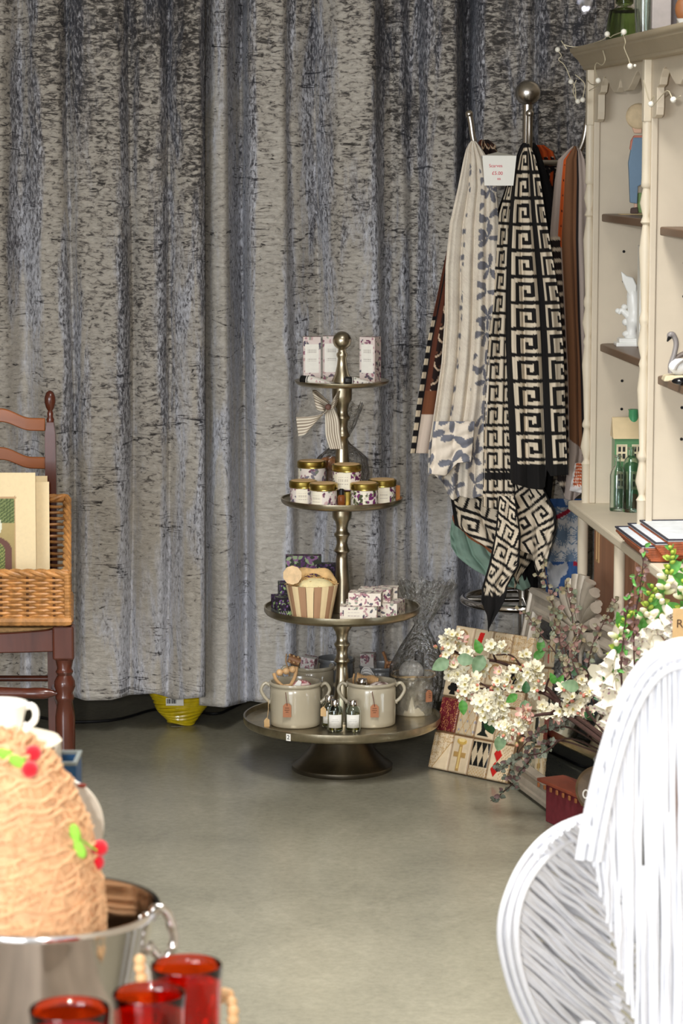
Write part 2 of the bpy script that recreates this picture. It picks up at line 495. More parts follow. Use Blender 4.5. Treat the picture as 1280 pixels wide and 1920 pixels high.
# ------------------------------------------------------------------ crushed velvet curtains
YC = 6.88
def curtain(name, ctrl, x0, x1, hem, label, dy=0):
    xs = np.arange(x0, x1, 3.0)
    cx = np.array([c[0] for c in ctrl], float); cy = np.array([c[1] for c in ctrl], float)
    base = np.interp(xs, cx, cy)
    k = np.hanning(7); k /= k.sum()
    sm = np.convolve(np.pad(base, 3, mode='edge'), k, 'valid')
    pys = np.concatenate([np.linspace(-80, 1200, 150), np.linspace(1206, 1, 0)])
    nv = 170
    hx = np.interp(xs, [h[0] for h in hem], [h[1] for h in hem])
    V = np.zeros((nv, len(xs), 3))
    for j in range(nv):
        t = j / (nv - 1)
        py = -110 + t * (hx + 110)
        w = 6 * math.sin(t * 5 + 1) + 5 * np.sin(xs * .013 + t * 4)
        d = np.interp(xs + w * .8, xs, sm) * (1 + .12 * np.sin(t * 7 + xs * .02))
        wr = .35 * np.sin(t * 46 + xs * .05 + 2 * np.sin(xs * .021)) * np.clip(1.15 - t * 1.1, 0, 1)
        wr += .3 * np.sin(t * 27 - xs * .035 + 1.7)
        V[j] = Pn(xs, py, YC - dy + .02 - (d + wr * .6) * .0165)
    sl = np.abs(np.gradient(sm)); kk = np.hanning(9); kk /= kk.sum(); sl = np.convolve(np.pad(sl, 4, mode='edge'), kk, 'valid'); sl = np.clip(sl / .55, 0, 1)  # fold slope, sets where cool light is painted on the pleats
    b = MB(); b.grid(V)
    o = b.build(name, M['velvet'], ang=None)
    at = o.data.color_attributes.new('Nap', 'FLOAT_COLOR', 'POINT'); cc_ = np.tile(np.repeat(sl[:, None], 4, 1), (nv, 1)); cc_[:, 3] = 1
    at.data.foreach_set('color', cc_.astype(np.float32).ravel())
    s = o.modifiers.new('solid', 'SOLIDIFY'); s.thickness = .003
    one(o, P((x0 + x1) / 2, 1312, YC), label, 'curtain', None)
    o['group'] = 'silver grey crushed velvet curtains'
    return o
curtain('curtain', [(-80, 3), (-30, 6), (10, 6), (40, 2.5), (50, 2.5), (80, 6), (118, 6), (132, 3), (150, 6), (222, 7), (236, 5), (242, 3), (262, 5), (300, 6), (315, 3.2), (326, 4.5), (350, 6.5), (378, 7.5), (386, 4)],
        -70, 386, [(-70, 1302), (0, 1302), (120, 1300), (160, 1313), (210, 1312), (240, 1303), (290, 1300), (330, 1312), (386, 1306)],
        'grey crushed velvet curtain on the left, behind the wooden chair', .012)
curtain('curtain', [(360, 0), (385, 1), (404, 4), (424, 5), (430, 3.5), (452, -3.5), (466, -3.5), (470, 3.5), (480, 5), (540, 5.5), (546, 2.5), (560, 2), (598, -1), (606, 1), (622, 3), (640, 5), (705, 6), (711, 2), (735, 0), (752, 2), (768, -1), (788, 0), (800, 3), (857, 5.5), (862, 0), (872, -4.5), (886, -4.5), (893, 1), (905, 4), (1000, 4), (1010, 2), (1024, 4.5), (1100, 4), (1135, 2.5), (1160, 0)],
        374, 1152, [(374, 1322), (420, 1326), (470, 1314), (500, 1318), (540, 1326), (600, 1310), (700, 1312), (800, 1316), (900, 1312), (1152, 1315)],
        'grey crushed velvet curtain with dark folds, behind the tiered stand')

# ------------------------------------------------------------------ four tier stand
SX, SY = .0, 6.5
SB = G(641, 1441); SX, SY = SB.x, SB.y
def zz(py, r=0): return P(640, py, SY).z
stand = empty('tiered_stand', (SX, SY, 0), 'tall aged nickel cake stand with four round trays in front of the curtain', 'display stand')
TR = [(0, .2425, .112, .024, .004), (1, .1905, .386, .021, .003), (2, .1485, .657, .017, .003), (3, .1145, .948, .012, .003)]
def tray(i, rad, z, h, t):
    b = MB()
    b.lathe([(0, z), (rad - .012, z), (rad - .004, z + .004), (rad, z + .010), (rad, z + h), (rad - t, z + h), (rad - t - .001, z + .012), (rad - .016, z + .007), (0, z + .006)], 72, (SX, SY, 0))
    return b.build('tray', M['nickel'], stand, ang=50)
trays = [tray(*t) for t in TR]
ZT = [t[2] + .007 for t in TR]
b = MB()
b.lathe([(0, 0), (.121, 0), (.124, .004), (.124, .012), (.119, .016), (.110, .020), (.085, .045), (.066, .075), (.056, .095), (.052, .112)], 64, (SX, SY, 0))
b.build('foot', M['nickel_dark'], stand, ang=50)
def column(z0, z1):
    h = z1 - z0
    pr = [(.029, z0), (.027, z0 + .004), (.024, z0 + .03), (.018, z0 + h * .30), (.0145, z0 + h * .50), (.0135, z0 + h * .545),
          (.019, z0 + h * .56), (.0195, z0 + h * .575), (.016, z0 + h * .595), (.013, z0 + h * .64), (.015, z0 + h * .69), (.0195, z0 + h * .715), (.0195, z0 + h * .728), (.015, z0 + h * .745),
          (.0135, z0 + h * .78), (.017, z0 + h * .84), (.0235, z0 + h * .875), (.0242, z0 + h * .91), (.0242, z1)]
    b = MB(); b.lathe(pr, 40, (SX, SY, 0)); return b.build('column', M['nickel'], stand, ang=60)
column(ZT[0], TR[1][2]); column(ZT[1], TR[2][2]); column(ZT[2], TR[3][2])
zt = ZT[3]; ztop = 1.078
b = MB()
pr = [(.026, zt), (.024, zt + .006), (.017, zt + .02), (.0125, zt + .04), (.0105, zt + .058), (.0135, zt + .064), (.0135, zt + .069), (.010, zt + .073)]
zc = ztop - .0225
for a in np.linspace(-PI / 2 + .45, PI / 2, 12): pr.append((max(0, .0225 * math.cos(a)), zc + .0225 * math.sin(a)))
b.lathe(pr, 40, (SX, SY, 0)); b.build('finial', M['nickel'], stand, ang=60)
# the small number sticker on the bottom tray's rim
def on_tray(px, py, i):
    z = ZT[i]
    d = P(px, py, 1.0) - Vector((0, 0, CAM_H)); k = (z - CAM_H) / d.z
    p = Vector((0, 0, CAM_H)) + d * k
    return p
def rimpt(px, rad, z):      # front rim point under a pixel column
    x = (px - 640) / F * SY - SX
    return Vector((SX + x, SY - math.sqrt(rad ** 2 - x ** 2), z))
p = rimpt(542, .2425, TR[0][2] + .012)
nrm = (p - Vector((SX, SY, p.z))).normalized()
b = MB(); rx = Vector((-nrm.y, nrm.x, 0)) * (1 if -nrm.y > 0 else -1)
q = [(-.0062, -.0085), (.0062, -.0085), (.0062, .0085), (-.0062, .0085)]
b.prism(q, p + nrm * .0004, rx, (0, 0, 1), nrm * .0006); st = b.build('number_sticker', M['card'], stand, smooth=False, label='white sticker with a black 2')
def text(s, name, loc, size, m, parent, ax, up, ext=.0002, align='CENTER'):
    cu = bpy.data.curves.new(name, 'FONT'); cu.body = s; cu.size = size; cu.extrude = ext; cu.align_x = align; cu.align_y = 'CENTER'
    cu.materials.append(m)
    tmp = bpy.data.objects.new(name, cu); me = bpy.data.meshes.new_from_object(tmp); bpy.data.objects.remove(tmp); bpy.data.curves.remove(cu)
    o = bpy.data.objects.new(name, me); sc.collection.objects.link(o)
    ax = Vector(ax).normalized(); up = Vector(up).normalized(); n = ax.cross(up)
    mw = Matrix((ax, up, n)).transposed().to_4x4(); mw.translation = Vector(loc)
    o.parent = parent; o.matrix_local = W[parent.name].inverted() @ mw if parent else mw
    W[o.name] = mw
    return o
text('2', 'lettering', p + nrm * .0014, .015, M['ink_black'], st, rx, (0, 0, 1))

# ---- printed paper patterns, evaluated per vertex
def blobs(n, seed, w, h, cols, rmin, rmax, el=2.2):
    r = np.random.default_rng(seed)
    return [(r.uniform(0, w), r.uniform(0, h), r.uniform(rmin, rmax), r.uniform(1, el), r.uniform(0, PI), cols[r.integers(len(cols))]) for _ in range(n)]
def paint_blobs(x, y, bl, C):
    for bx, by, rr, el, an, c in bl:
        dx, dy = x - bx, y - by
        u = dx * math.cos(an) + dy * math.sin(an); v = -dx * math.sin(an) + dy * math.cos(an)
        m = (u / el) ** 2 + v ** 2 < rr * rr
        C[m] = lin(c)
    return C
FLO = [(118, 62, 92), (146, 98, 116), (98, 96, 104), (176, 130, 138), (84, 74, 92), (150, 156, 140), (196, 160, 160)]
def floral(x, y, seed, w, h, base=(232, 224, 214), n=26, cols=FLO, rr=(.0012, .0032), el=2.4):
    C = np.zeros(x.shape + (3,)) + lin(base)
    return paint_blobs(x, y, blobs(n, seed, w, h, cols, *rr, el), C)
def printed_box(name, c, d, rz, face, parent=None, mat=None, res=.0012, top=None):
    """box whose faces carry a painted grid; face(k, x, y, w, h) -> colours; k: 0 front 1 right 2 back 3 left 4 top"""
    b = MB(); w, dp, h = d
    Rz = Matrix.Rotation(rz, 3, 'Z')
    def put(o, ax, ay, lw, lh, k):
        nu = max(2, int(lw / res)); nv = max(2, int(lh / res))
        u, v = np.meshgrid(np.linspace(0, lw, nu), np.linspace(0, lh, nv))
        o, ax, ay = [np.array(Rz @ Vector(q)) for q in (o, ax, ay)]
        V = o + u[..., None] * ax + v[..., None] * ay + np.array(c)
        b.grid(V, face(k, u, v, lw, lh))
    put((-w / 2, -dp / 2, 0), (1, 0, 0), (0, 0, 1), w, h, 0)
    put((w / 2, -dp / 2, 0), (0, 1, 0), (0, 0, 1), dp, h, 1)
    put((w / 2, dp / 2, 0), (-1, 0, 0), (0, 0, 1), w, h, 2)
    put((-w / 2, dp / 2, 0), (0, -1, 0), (0, 0, 1), dp, h, 3)
    put((-w / 2, -dp / 2, h), (1, 0, 0), (0, 1, 0), w, dp, 4)
    put((-w / 2, dp / 2, 0), (1, 0, 0), (0, -1, 0), w, dp, 5)
    return b.build(name, mat or M['print'], parent, smooth=False)

# tier 1 (top): three tall cartons and two tubes
def carton_face(seed):
    def f(k, x, y, w, h):
        C = floral(x, y, seed + k, w, h, (222, 206, 200), 40)
        if k in (0, 2):
            m = (x > w * .1) & (x < w * .9) & (y > h * .2) & (y < h * .84)
            C[m] = lin((240, 236, 226))
            for yy in (.72, .69, .66, .5, .46):
                mm = m & (abs(y - h * yy) < .0009) & (x > w * .25) & (x < w * .75) & (np.sin(x * 3500) > -.6)
                C[mm] = lin((188, 180, 172))
            C = paint_blobs(x, y, [(w * .5, h * .13, .0035, 1, 0, (120, 70, 100)), (w * .42, h * .11, .0024, 2, .6, (98, 90, 100)), (w * .6, h * .12, .0022, 2, 2.2, (98, 90, 100))], C)
        return C
    return f
def tray_obj(px, py, i, dz=0):
    p = on_tray(px, py, i); return p
def carton(px, dy, w, lab, seed, rz=0, h=.108):
    p = Vector(((px - 640) / F * (SY + dy), SY + dy, ZT[3]))
    o = printed_box('carton', p, (w, .038, h), rz, carton_face(seed))
    return one(o, p, lab, 'box', 'tall floral cartons on the top tray')
carton(584, .035, .042, 'tall white floral carton, leftmost on the top tray', 1, .05)
carton(621, .055, .042, 'tall white floral carton right behind the top tray finial', 2, 0)
carton(694, .025, .040, 'tall white floral carton with a dark patterned side, rightmost on the top tray', 3, -.42)
def hand_tube(p0, p1, lab, seed, capend=0):
    p0, p1 = Vector(p0), Vector(p1)
    d = (p1 - p0); Lh = d.length; d.normalize()
    e = empty('hand_cream_tube', (p0.x, p0.y, p0.z - .010), lab, 'tube', 'cream tubes on the top tray')
    q = d.to_track_quat('Z', 'Y').to_matrix()
    nu, nv = 40, 50
    a, t = np.meshgrid(np.linspace(0, 2 * PI, nu), np.linspace(0, 1, nv))
    rx = .0105 + .004 * t; ry = .0105 * (1 - t ** 1.5) + .0008
    loc = np.stack([rx * np.cos(a), ry * np.sin(a), .016 + t * (Lh - .016)], -1)
    V = loc @ np.array(q).T + np.array(p0)
    C = floral(a * .012, t * Lh, seed, .075, Lh, (226, 220, 210), 40, rr=(.001, .0025))
    C[(t > .03) & (t < .07)] = lin((40, 40, 40))
    b = MB(); b.grid(V, C); b.build('tube_body', M['print'], e, ang=None)
    b = MB(); b.lathe([(.0095, 0), (.0102, .001), (.0102, .017), (.006, .019)], 24, tuple(p0), q.to_4x4()); b.build('cap', M['black'], e)
    return e
z1 = ZT[3] + .0108
hand_tube((SX + .006, SY - .086, z1), (SX + .070, SY - .066, z1 - .006), 'white floral cream tube with a black cap facing the camera, on the top tray', 11)
hand_tube((SX - .098, SY - .048, z1), (SX - .022, SY - .080, z1 - .006), 'white floral cream tube lying left with its black cap outward on the top tray', 12)

# tier 2: gold-lidded jars
def jar(p, lab, seed, purple=False, r=.0335, h=.058, rz=0, lblw=.45):
    e = empty('jar', p, lab, 'jar', 'gold lidded floral jars on the second tray')
    nu, nv = 130, 44
    a, t = np.meshgrid(np.linspace(0, 2 * PI, nu), np.linspace(0, 1, nv))
    hb = h - .017
    rr = (r - .001) * np.minimum(1, .93 + t * 4)
    V = np.stack([p[0] + rr * np.cos(a), p[1] + rr * np.sin(a), p[2] + .001 + t * hb], -1)
    cols = [(70, 76, 46), (112, 44, 100), (90, 34, 78), (226, 222, 200), (140, 140, 110)] if purple else [(168, 132, 140), (118, 112, 124), (196, 166, 164), (224, 214, 206), (104, 60, 84), (120, 128, 112)]
    x = a * r; y = t * hb
    C = floral(x, y, seed, 2 * PI * r, hb, (222, 212, 204), 150 if purple else 110, cols, (.0018, .0042))
    ac = 3 * PI / 2 + rz
    m = (abs(a - ac) < lblw) & (t > .08) & (t < .96); C[m] = lin((236, 228, 208))
    for yy in (.72, .6, .52, .36): C[m & (abs(t - yy) < .02) & (abs(a - ac) < lblw * .7) & (np.sin(x * 2600) > -.5)] = lin((184, 172, 158))
    C[t < .05] = lin((110, 60, 90)) if purple else lin((190, 170, 160))
    b = MB(); b.grid(V, C); b.add([(p[0], p[1], p[2])] + [(p[0] + r * .9 * math.cos(q), p[1] + r * .9 * math.sin(q), p[2] + .0005) for q in np.linspace(0, 2 * PI, 25)[:-1]], [(0, 1 + (k + 1) % 24, 1 + k) for k in range(24)])
    b.build('jar_body', M['print'], e, ang=None)
    b = MB(); z = p[2] + h - .0165
    b.lathe([(r - .0005, z), (r + .001, z + .0015), (r + .0002, z + .003), (r + .001, z + .0045), (r + .001, z + .0145), (r - .001, z + .0165), (r - .004, z + .0168)], 48, (p[0], p[1], 0)); b.build('lid', M['gold'], e, ang=30)
    b = MB(); b.lathe([(0, z + .0168), (r - .004, z + .0168), (r - .004, z + .0175), (0, z + .0175)], 40, (p[0], p[1], 0)); b.build('lid_label', M['kraft_pale'], e)
    return e
z2 = ZT[2]
def T(px, dy, i): return Vector(((px - 640) / F * (SY + dy), SY + dy, ZT[i]))
jar(T(568, -.055, 2), 'jar leftmost in the bottom row with a cream label, second tray', 21, rz=-.1)
jar(T(606, -.105, 2), 'jar second from left in the bottom row with pale lilac print, second tray', 22, rz=-.55)
jar(T(683, -.098, 2), 'jar with purple and green leaf print and no cream label, bottom row', 23, True, rz=0, lblw=.1)
jar(T(717, -.03, 2), 'jar rightmost in the bottom row, half behind the purple leaf jar', 24, True, rz=.1)
p = T(584, -.015, 2)
# two jars stand on low wooden risers behind the front row
def riser(p, lab):
    b = MB(); b.lathe([(.027, p.z), (.029, p.z + .002), (.029, p.z + .034), (.026, p.z + .036)], 32, (p.x, p.y, 0))
    o = b.build('gift_tin', M['gold']); return one(o, p, lab, 'tin', 'gold tins under the raised jars')
for k, (px, dy, lab) in enumerate(((584, .012, 'pale lilac floral jar raised at the left of the upper pair, second tray'), (650, -.075, 'cream labelled jar raised in front of the stand column, right of the upper pair'))):
    q = T(px, dy, 2)
    if k == 1: q = T(650, -.062, 2)
    riser(q, 'round gold tin hidden under the left raised jar' if k == 0 else 'round gold tin hidden under the right raised jar')
    jar((q.x, q.y, q.z + .0365), lab, 25 + k, k == 1, r=.035, h=.062, rz=-.25 if k else -1.2, lblw=.55 if k else .2)
# small brown bottle and orange carton edge
p = T(640, -.118, 2)
e = empty('dropper_bottle', p, 'small brown glass bottle with a black cap between the front jars', 'bottle')
b = MB(); b.lathe([(0, p.z), (.0085, p.z), (.0095, p.z + .002), (.0095, p.z + .027), (.005, p.z + .032)], 24, (p.x, p.y, 0)); b.build('bottle_body', pm('amber_glass', (126, 70, 34), .1, 0, .1), e)
b = MB(); b.lathe([(.0065, p.z + .032), (.0065, p.z + .044), (.004, p.z + .046)], 20, (p.x, p.y, 0)); b.build('cap', M['black'], e)
p = T(741, .035, 2)
b = MB(); b.box(tuple(p + Vector((0, 0, .018))), (.012, .03, .036), Matrix.Rotation(.5, 3, 'Z')); one(b.build('small_carton', pm('orange_card', (200, 130, 72), .7), None, smooth=False, bevel=.0008), p, 'small orange-brown carton at the right edge of the second tray', 'box')

# cellophane wrapped gift with striped bow, standing behind on tier 2
def cello_bag(name, c, prof, n, seed, lab, sq=.0, lean=(0, 0)):
    r = np.random.default_rng(seed)
    nv = 46
    zs = np.linspace(0, 1, nv); rad = np.interp(zs, [q[0] for q in prof], [q[1] for q in prof]); hh = np.interp(zs, [q[0] for q in prof], [q[2] for q in prof])
    a = np.linspace(0, 2 * PI, n + 1)
    ph = r.uniform(0, 2 * PI, 8)
    V = np.zeros((nv, n + 1, 3))
    for j in range(nv):
        fold = sum(np.sin(a * k + ph[k % 8] + zs[j] * 2) * (.05 + .05 * (k % 3)) for k in (3, 5, 7, 11, 13, 17, 23)) * .4
        amp = .25 + .75 * zs[j]
        rr = rad[j] * (1 + fold * amp * .5)
        V[j, :, 0] = c[0] + rr * np.cos(a) + lean[0] * zs[j] ** 1.5
        V[j, :, 1] = c[1] + rr * np.sin(a) * .8 + lean[1] * zs[j] ** 1.5
        V[j, :, 2] = c[2] + hh[j] + .006 * np.sin(a * 9 + ph[3]) * zs[j] ** 3
    b = MB(); b.grid(V)
    return b.build(name, M['cello'], None, ang=None)
c = T(642, .068, 2)
gift = empty('wrapped_gift', c, 'cellophane wrapped gift with a beige striped ribbon bow behind the jars', 'gift')
o = cello_bag('cellophane_wrap', c, [(0, .052, .002), (.25, .066, .06), (.45, .060, .10), (.62, .018, .135), (.68, .012, .145), (.8, .032, .18), (1, .05, .232)], 90, 3, '')
def adopt(o, parent, sub=None):
    o.data.transform(W[parent.name].inverted()); o.parent = parent; W[o.name] = W[parent.name]; return o
adopt(o, gift)
b = MB(); b.box(tuple(c + Vector((0, 0, .042))), (.085, .05, .08), taper=.9); b.build('gift_box', pm('tan_card', (176, 134, 92), .7), gift, bevel=.002, smooth=False)
b = MB(); b.sph(tuple(c + Vector((-.03, -.02, .088))), .022, (1.3, .7, .8)); b.build('soap', pm('orange_soap', (214, 140, 78), .5), gift)
# ribbon: ruled strips with stripes running along them
def strip(mb, ctr, wid, seed, n=60, stripes=6, colA=(222, 212, 194), colB=(142, 128, 112), nu=36):
    ctr = spline(ctr, n); wv = spline(wid, n)
    u = np.linspace(-.5, .5, nu)
    V = ctr[:, None, :] + u[None, :, None] * wv[:, None, :]
    V[..., 1] += .003 * np.sin(u * 9 + seed)[None] * np.linspace(1, .4, n)[:, None]
    f = (u + .5) * stripes % 1
    C = np.where(((f > .55) & (f < .95))[None, :, None], lin(colB), lin(colA)) * np.ones((n, nu, 1))
    mb.grid(V, C)
YR = SY - .02
def q3(px, py, dy=0): return P(px, py, SY + dy)
def wv(x, z, y=0): return Vector((x, y, z))
b = MB()
strip(b, [q3(612, 762, -.02), q3(597, 786, -.05), q3(580, 797, -.06), q3(557, 800, -.05)], [wv(.018, .024), wv(.032, .034), wv(.02, .044), wv(-.006, .046)], 0)
b.build('ribbon_tail', M['cloth'], gift, ang=None, solid=.0008)
b = MB()
strip(b, [q3(617, 764, -.03), q3(622, 790, -.05), q3(624, 815, -.05), q3(630, 842, -.045)], [wv(.020, .010), wv(.032, .012), wv(.034, .006), wv(.030, 0)], 2)
b.build('ribbon_tail', M['cloth'], gift, ang=None, solid=.0008)
b = MB()
strip(b, [q3(612, 762, -.03), q3(600, 756, -.05), q3(589, 750, -.045), q3(596, 744, -.01), q3(614, 758, .01)], [wv(.01, .016), wv(-.016, .040), wv(-.010, .044), wv(-.006, .03), wv(.008, .012)], 1)
b.build('ribbon_loop', M['cloth'], gift, ang=None, solid=.0008)
b = MB()
strip(b, [q3(618, 762, -.03), q3(627, 752, -.045), q3(634, 746, -.02), q3(628, 764, .0)], [wv(.008, .018), wv(.008, .034), wv(.008, .032), wv(.008, .012)], 1)
b.build('ribbon_loop', M['cloth'], gift, ang=None, solid=.0008)
b = MB(); b.sph(tuple(q3(615, 763, -.045)), .0075, (1, .8, 1)); b.build('ribbon_knot', pm('mauve_brown_seal', (118, 84, 74), .6), gift)

# tier 3
def soap_face(seed, lbl=True):
    def f(k, x, y, w, h):
        C = floral(x, y, seed * 7 + k, w, h, (236, 226, 212), int(9000 * w * h) + 12, FLO, (.0014, .0034))
        if lbl and k == 0:
            m = (x > w * .1) & (x < w * .62) & (y > h * .15) & (y < h * .8); C[m] = lin((240, 232, 216))
            for yy in (.62, .4): C[m & (abs(y - h * yy) < .0009) & (np.sin(x * 3000) > -.5) & (x > w * .2) & (x < w * .55)] = lin((190, 176, 170))
        return C
    return f
def soap(px, dy, lvl, d, rz, lab, seed, lbl=True):
    p = T(px, dy, 1) + Vector((0, 0, lvl)); p.x = (px - 640) / F * (SY + dy)
    o = printed_box('soap_box', p, d, rz, soap_face(seed, lbl)); return one(o, p, lab, 'box', 'floral soap boxes stacked on the third tray')
sd = (.080, .055, .030)
soap(673, -.125, 0, (.088, .05, .036), -.06, 'floral soap box at the front of the stack, cream label facing out', 31)
soap(733, -.058, 0, (.052, .085, .036), -.25, 'floral soap box at the right end of the lower row', 32, False)
soap(676, -.062, 0, (.07, .055, .036), -.03, 'floral soap box hidden in the middle of the lower row', 33, False)
soap(692, -.008, 0, (.07, .046, .036), -.05, 'floral soap box at the back of the lower row', 34, False)
soap(686, -.108, .0365, (.078, .052, .030), -.12, 'floral soap box on top of the stack nearest the front', 35, False)
soap(705, -.052, .0365, (.078, .052, .030), -.16, 'floral soap box on top of the stack, behind the front one', 36, False)
soap(728, .002, .0365, (.05, .045, .024), -.1, 'small floral soap box at the back right, top of the stack', 37, False)
# lavender / plum boxes behind the pail
def dark_face(seed, lav):
    def f(k, x, y, w, h):
        cols = [(92, 62, 112), (120, 88, 140), (66, 44, 84), (150, 176, 120), (44, 36, 50)] if lav else [(116, 70, 118), (90, 56, 98), (150, 108, 150), (160, 180, 140), (60, 66, 50)]
        C = floral(x, y, seed + k, w, h, (34, 28, 36), int(26000 * w * h) + 30, cols, (.001, .003) if lav else (.003, .006), 2.5)
        if lav:
            m = (y < h * .35) & (np.sin((x + y * .4) * 1100) > .8); C[m] = lin((176, 196, 150))
        return C
    return f
def dbox(px, dy, lvl, d, rz, lab, seed, lav):
    p = T(px, dy, 1) + Vector((0, 0, lvl))
    o = printed_box('soap_box', p, d, rz, dark_face(seed, lav)); return one(o, p, lab, 'box', 'dark purple boxes on the third tray')
dbox(534, -.062, 0, (.055, .06, .050), .35, 'lavender printed box low at the left edge of the third tray', 41, True)
dbox(540, .005, 0, (.05, .05, .072), .1, 'dark lavender printed box behind the low lavender box', 42, True)
dbox(568, .075, 0, (.088, .03, .128), .03, 'tall plum and rosemary printed box behind the wooden pail', 43, False)
dbox(612, .072, 0, (.046, .03, .108), -.1, 'dark printed box partly behind the stand column', 44, True)
# the striped wooden pail
pc = T(584, -.095, 1)
pail = empty('wooden_pail', pc, 'small pail of alternating pale and brown wood staves filled with straw', 'pail')
ns = 20; hgt = .083
m_pale = pm('pale_stave', (238, 214, 168), .5, 0, .08, 20, .04, sc3=(1, 1, .15)); m_brn = pm('brown_stave', (178, 138, 106), .5, 0, .12, 20, .05, sc3=(1, 1, .15))
for k in range(ns):
    a0 = (k + .04) / ns * 2 * PI + .08; a1 = (k + .96) / ns * 2 * PI + .08
    b = MB(); pts = []
    for z, ro in ((0, .047), (hgt, .0635)):
        for a in (a0, (a0 + a1) / 2, a1):
            pts.append((pc.x + ro * math.cos(a), pc.y + ro * math.sin(a) * .86, pc.z + z))
        for a in (a1, (a0 + a1) / 2, a0):
            pts.append((pc.x + (ro - .004) * math.cos(a), pc.y + (ro - .004) * math.sin(a) * .86, pc.z + z))
    f = [(5, 4, 3, 2, 1, 0), (6, 7, 8, 9, 10, 11)] + [(i, (i + 1) % 6, (i + 1) % 6 + 6, i + 6) for i in range(6)]
    b.add(pts, f); b.build('stave', m_brn if k % 2 else m_pale, pail, smooth=False)
b = MB(); b.lathe([(0, pc.z + .001), (.042, pc.z + .001), (.042, pc.z + .004), (0, pc.z + .004)], 24, (pc.x, pc.y, 0)); b.build('base', m_pale, pail)
# straw-coloured shredded fill + rounded soap + scalloped wooden brush
b = MB(); b.sph((pc.x + .008, pc.y - .008, pc.z + .078), .038, (1.15, .9, .55), 28, 14)
b.build('bath_sponge', pm('cream_sponge', (236, 220, 168), .8, 0, .12, 60, .5), pail)
straw = MB(); r_ = random.Random(4)
for k in range(260):
    a = r_.uniform(0, 2 * PI); rr = .05 * math.sqrt(r_.random()); x = pc.x + rr * math.cos(a); y = pc.y + .8 * rr * math.sin(a) + .012
    z = pc.z + .074 + .03 * (1 - (rr / .06) ** 2) * r_.random()
    d = Vector((r_.uniform(-1, 1), r_.uniform(-1, 1), r_.uniform(-.4, .5))) * .018
    p0 = Vector((x, y, z)); straw.tube([p0 - d, p0 + Vector((0, 0, .004)), p0 + d], .0007, 3)
straw.build('straw', pm('wood_wool', (216, 176, 116), .8, 0, .2, 60), pail, kind='stuff')
b = MB()
for k in range(3):
    c0 = P(548 + k * 1.0, 1078 - k * .5, pc.y - .035 + k * .004)
    pr = []
    n = 40; V = [tuple(c0)]
    for j in range(n):
        a = j / n * 2 * PI; rr = (.0215 - k * .004) * (1 + .06 * abs(math.sin(a * 5)))
        V.append((c0.x + rr * math.cos(a), c0.y - .003 * k, c0.z + rr * math.sin(a)))
    V += [(v[0], v[1] - .004, v[2]) for v in V]
    f = [(0, 1 + (j + 1) % n, 1 + j) for j in range(n)] + [(n + 1, n + 2 + j, n + 2 + (j + 1) % n) for j in range(n)] + [(1 + j, 1 + (j + 1) % n, n + 2 + (j + 1) % n, n + 2 + j) for j in range(n)]
    b.add(V, f)
b.build('wooden_rosette', pm('carved_pale_wood', (224, 192, 148), .5, 0, .15, 60, .3), pail)
b = MB(); pts = []
for t in np.linspace(-.15, 1.1, 24):
    a = PI * t; pts.append((pc.x + .002 + .052 * math.cos(PI - a), pc.y + .028 - .01 * math.sin(a), pc.z + .082 + .030 * math.sin(a)))
b.tube(pts, [.011 + .004 * math.sin(i * .9) for i in range(24)], 10, flat=.5); b.build('loofah', pm('folded_loofah', (222, 184, 128), .8, 0, .25, 40, .6), pail)

# tier 4: stoneware crocks
def crock(p, lab, rad=.060, h=.092, mat='crock', hs=(0, PI), grp='stoneware crocks on the bottom tray'):
    e = empty('crock', p, lab, 'crock', grp)
    b = MB(); z = p[2]
    b.lathe([(0, z), (rad * .94, z), (rad * .985, z + .003), (rad * .985, z + .012), (rad, z + h * .75), (rad * .99, z + h * .86), (rad * .96, z + h * .90), (rad * 1.02, z + h * .93), (rad * 1.04, z + h * .965), (rad * 1.02, z + h), (rad * .95, z + h),
             (rad * .93, z + h * .94), (rad * .92, z + .01), (0, z + .008)], 64, (p[0], p[1], 0))
    b.build('crock_body', M[mat], e, ang=60)
    for a in hs:
        d = Vector((math.cos(a), math.sin(a), 0)); o = Vector((p[0], p[1], z))
        pts = spline([o + d * rad * .98 + Vector((0, 0, h * .90)), o + d * (rad + .012) + Vector((0, 0, h * .95)), o + d * (rad + .021) + Vector((0, 0, h * .80)), o + d * (rad + .012) + Vector((0, 0, h * .62)), o + d * rad * .98 + Vector((0, 0, h * .5))], 18)
        b = MB(); b.tube(pts, [.0065, *([.0042] * 16), .0065], 10); b.build('handle', M[mat], e)
    return e
def ctag(parent, px, py, Y, w=.022, h=.033, top=None, mat='kraft', cord='red_cord', cord_from=None, rz=0, txt=True):
    c0 = P(px, py, Y); ax = Vector((math.cos(rz), math.sin(rz), 0)); n = Vector((math.sin(rz), -math.cos(rz), 0))
    b = MB(); pl = [(-w / 2, -h / 2), (w / 2, -h / 2), (w / 2, h / 2 - .006), (w / 2 - .006, h / 2), (-w / 2 + .006, h / 2), (-w / 2, h / 2 - .006)]
    b.prism(pl, c0 - n * .0008, ax, (0, 0, 1), n * .0012); t = b.build('gift_tag', M[mat], parent, smooth=False)
    if txt:
        for j, l in enumerate((.010, .012, .007)):
            b = MB(); b.box(tuple(c0 + n * .0008 + Vector((0, 0, .006 - j * .005))), (l, .0006, .0009)); 
            b.build('writing', M['ink_brown'], t, smooth=False)
    if cord_from is not None:
        b = MB(); b.tube(spline([cord_from, (cord_from + c0) / 2 + n * .002 + Vector((.001, 0, .004)), c0 + n * .0015 + Vector((0, 0, h / 2 - .005))], 10), .0009, 6); b.build('cord', M[cord], parent)
    return t
z4 = ZT[0]
cA = T(552, -.085, 0); cB = T(698, -.095, 0)
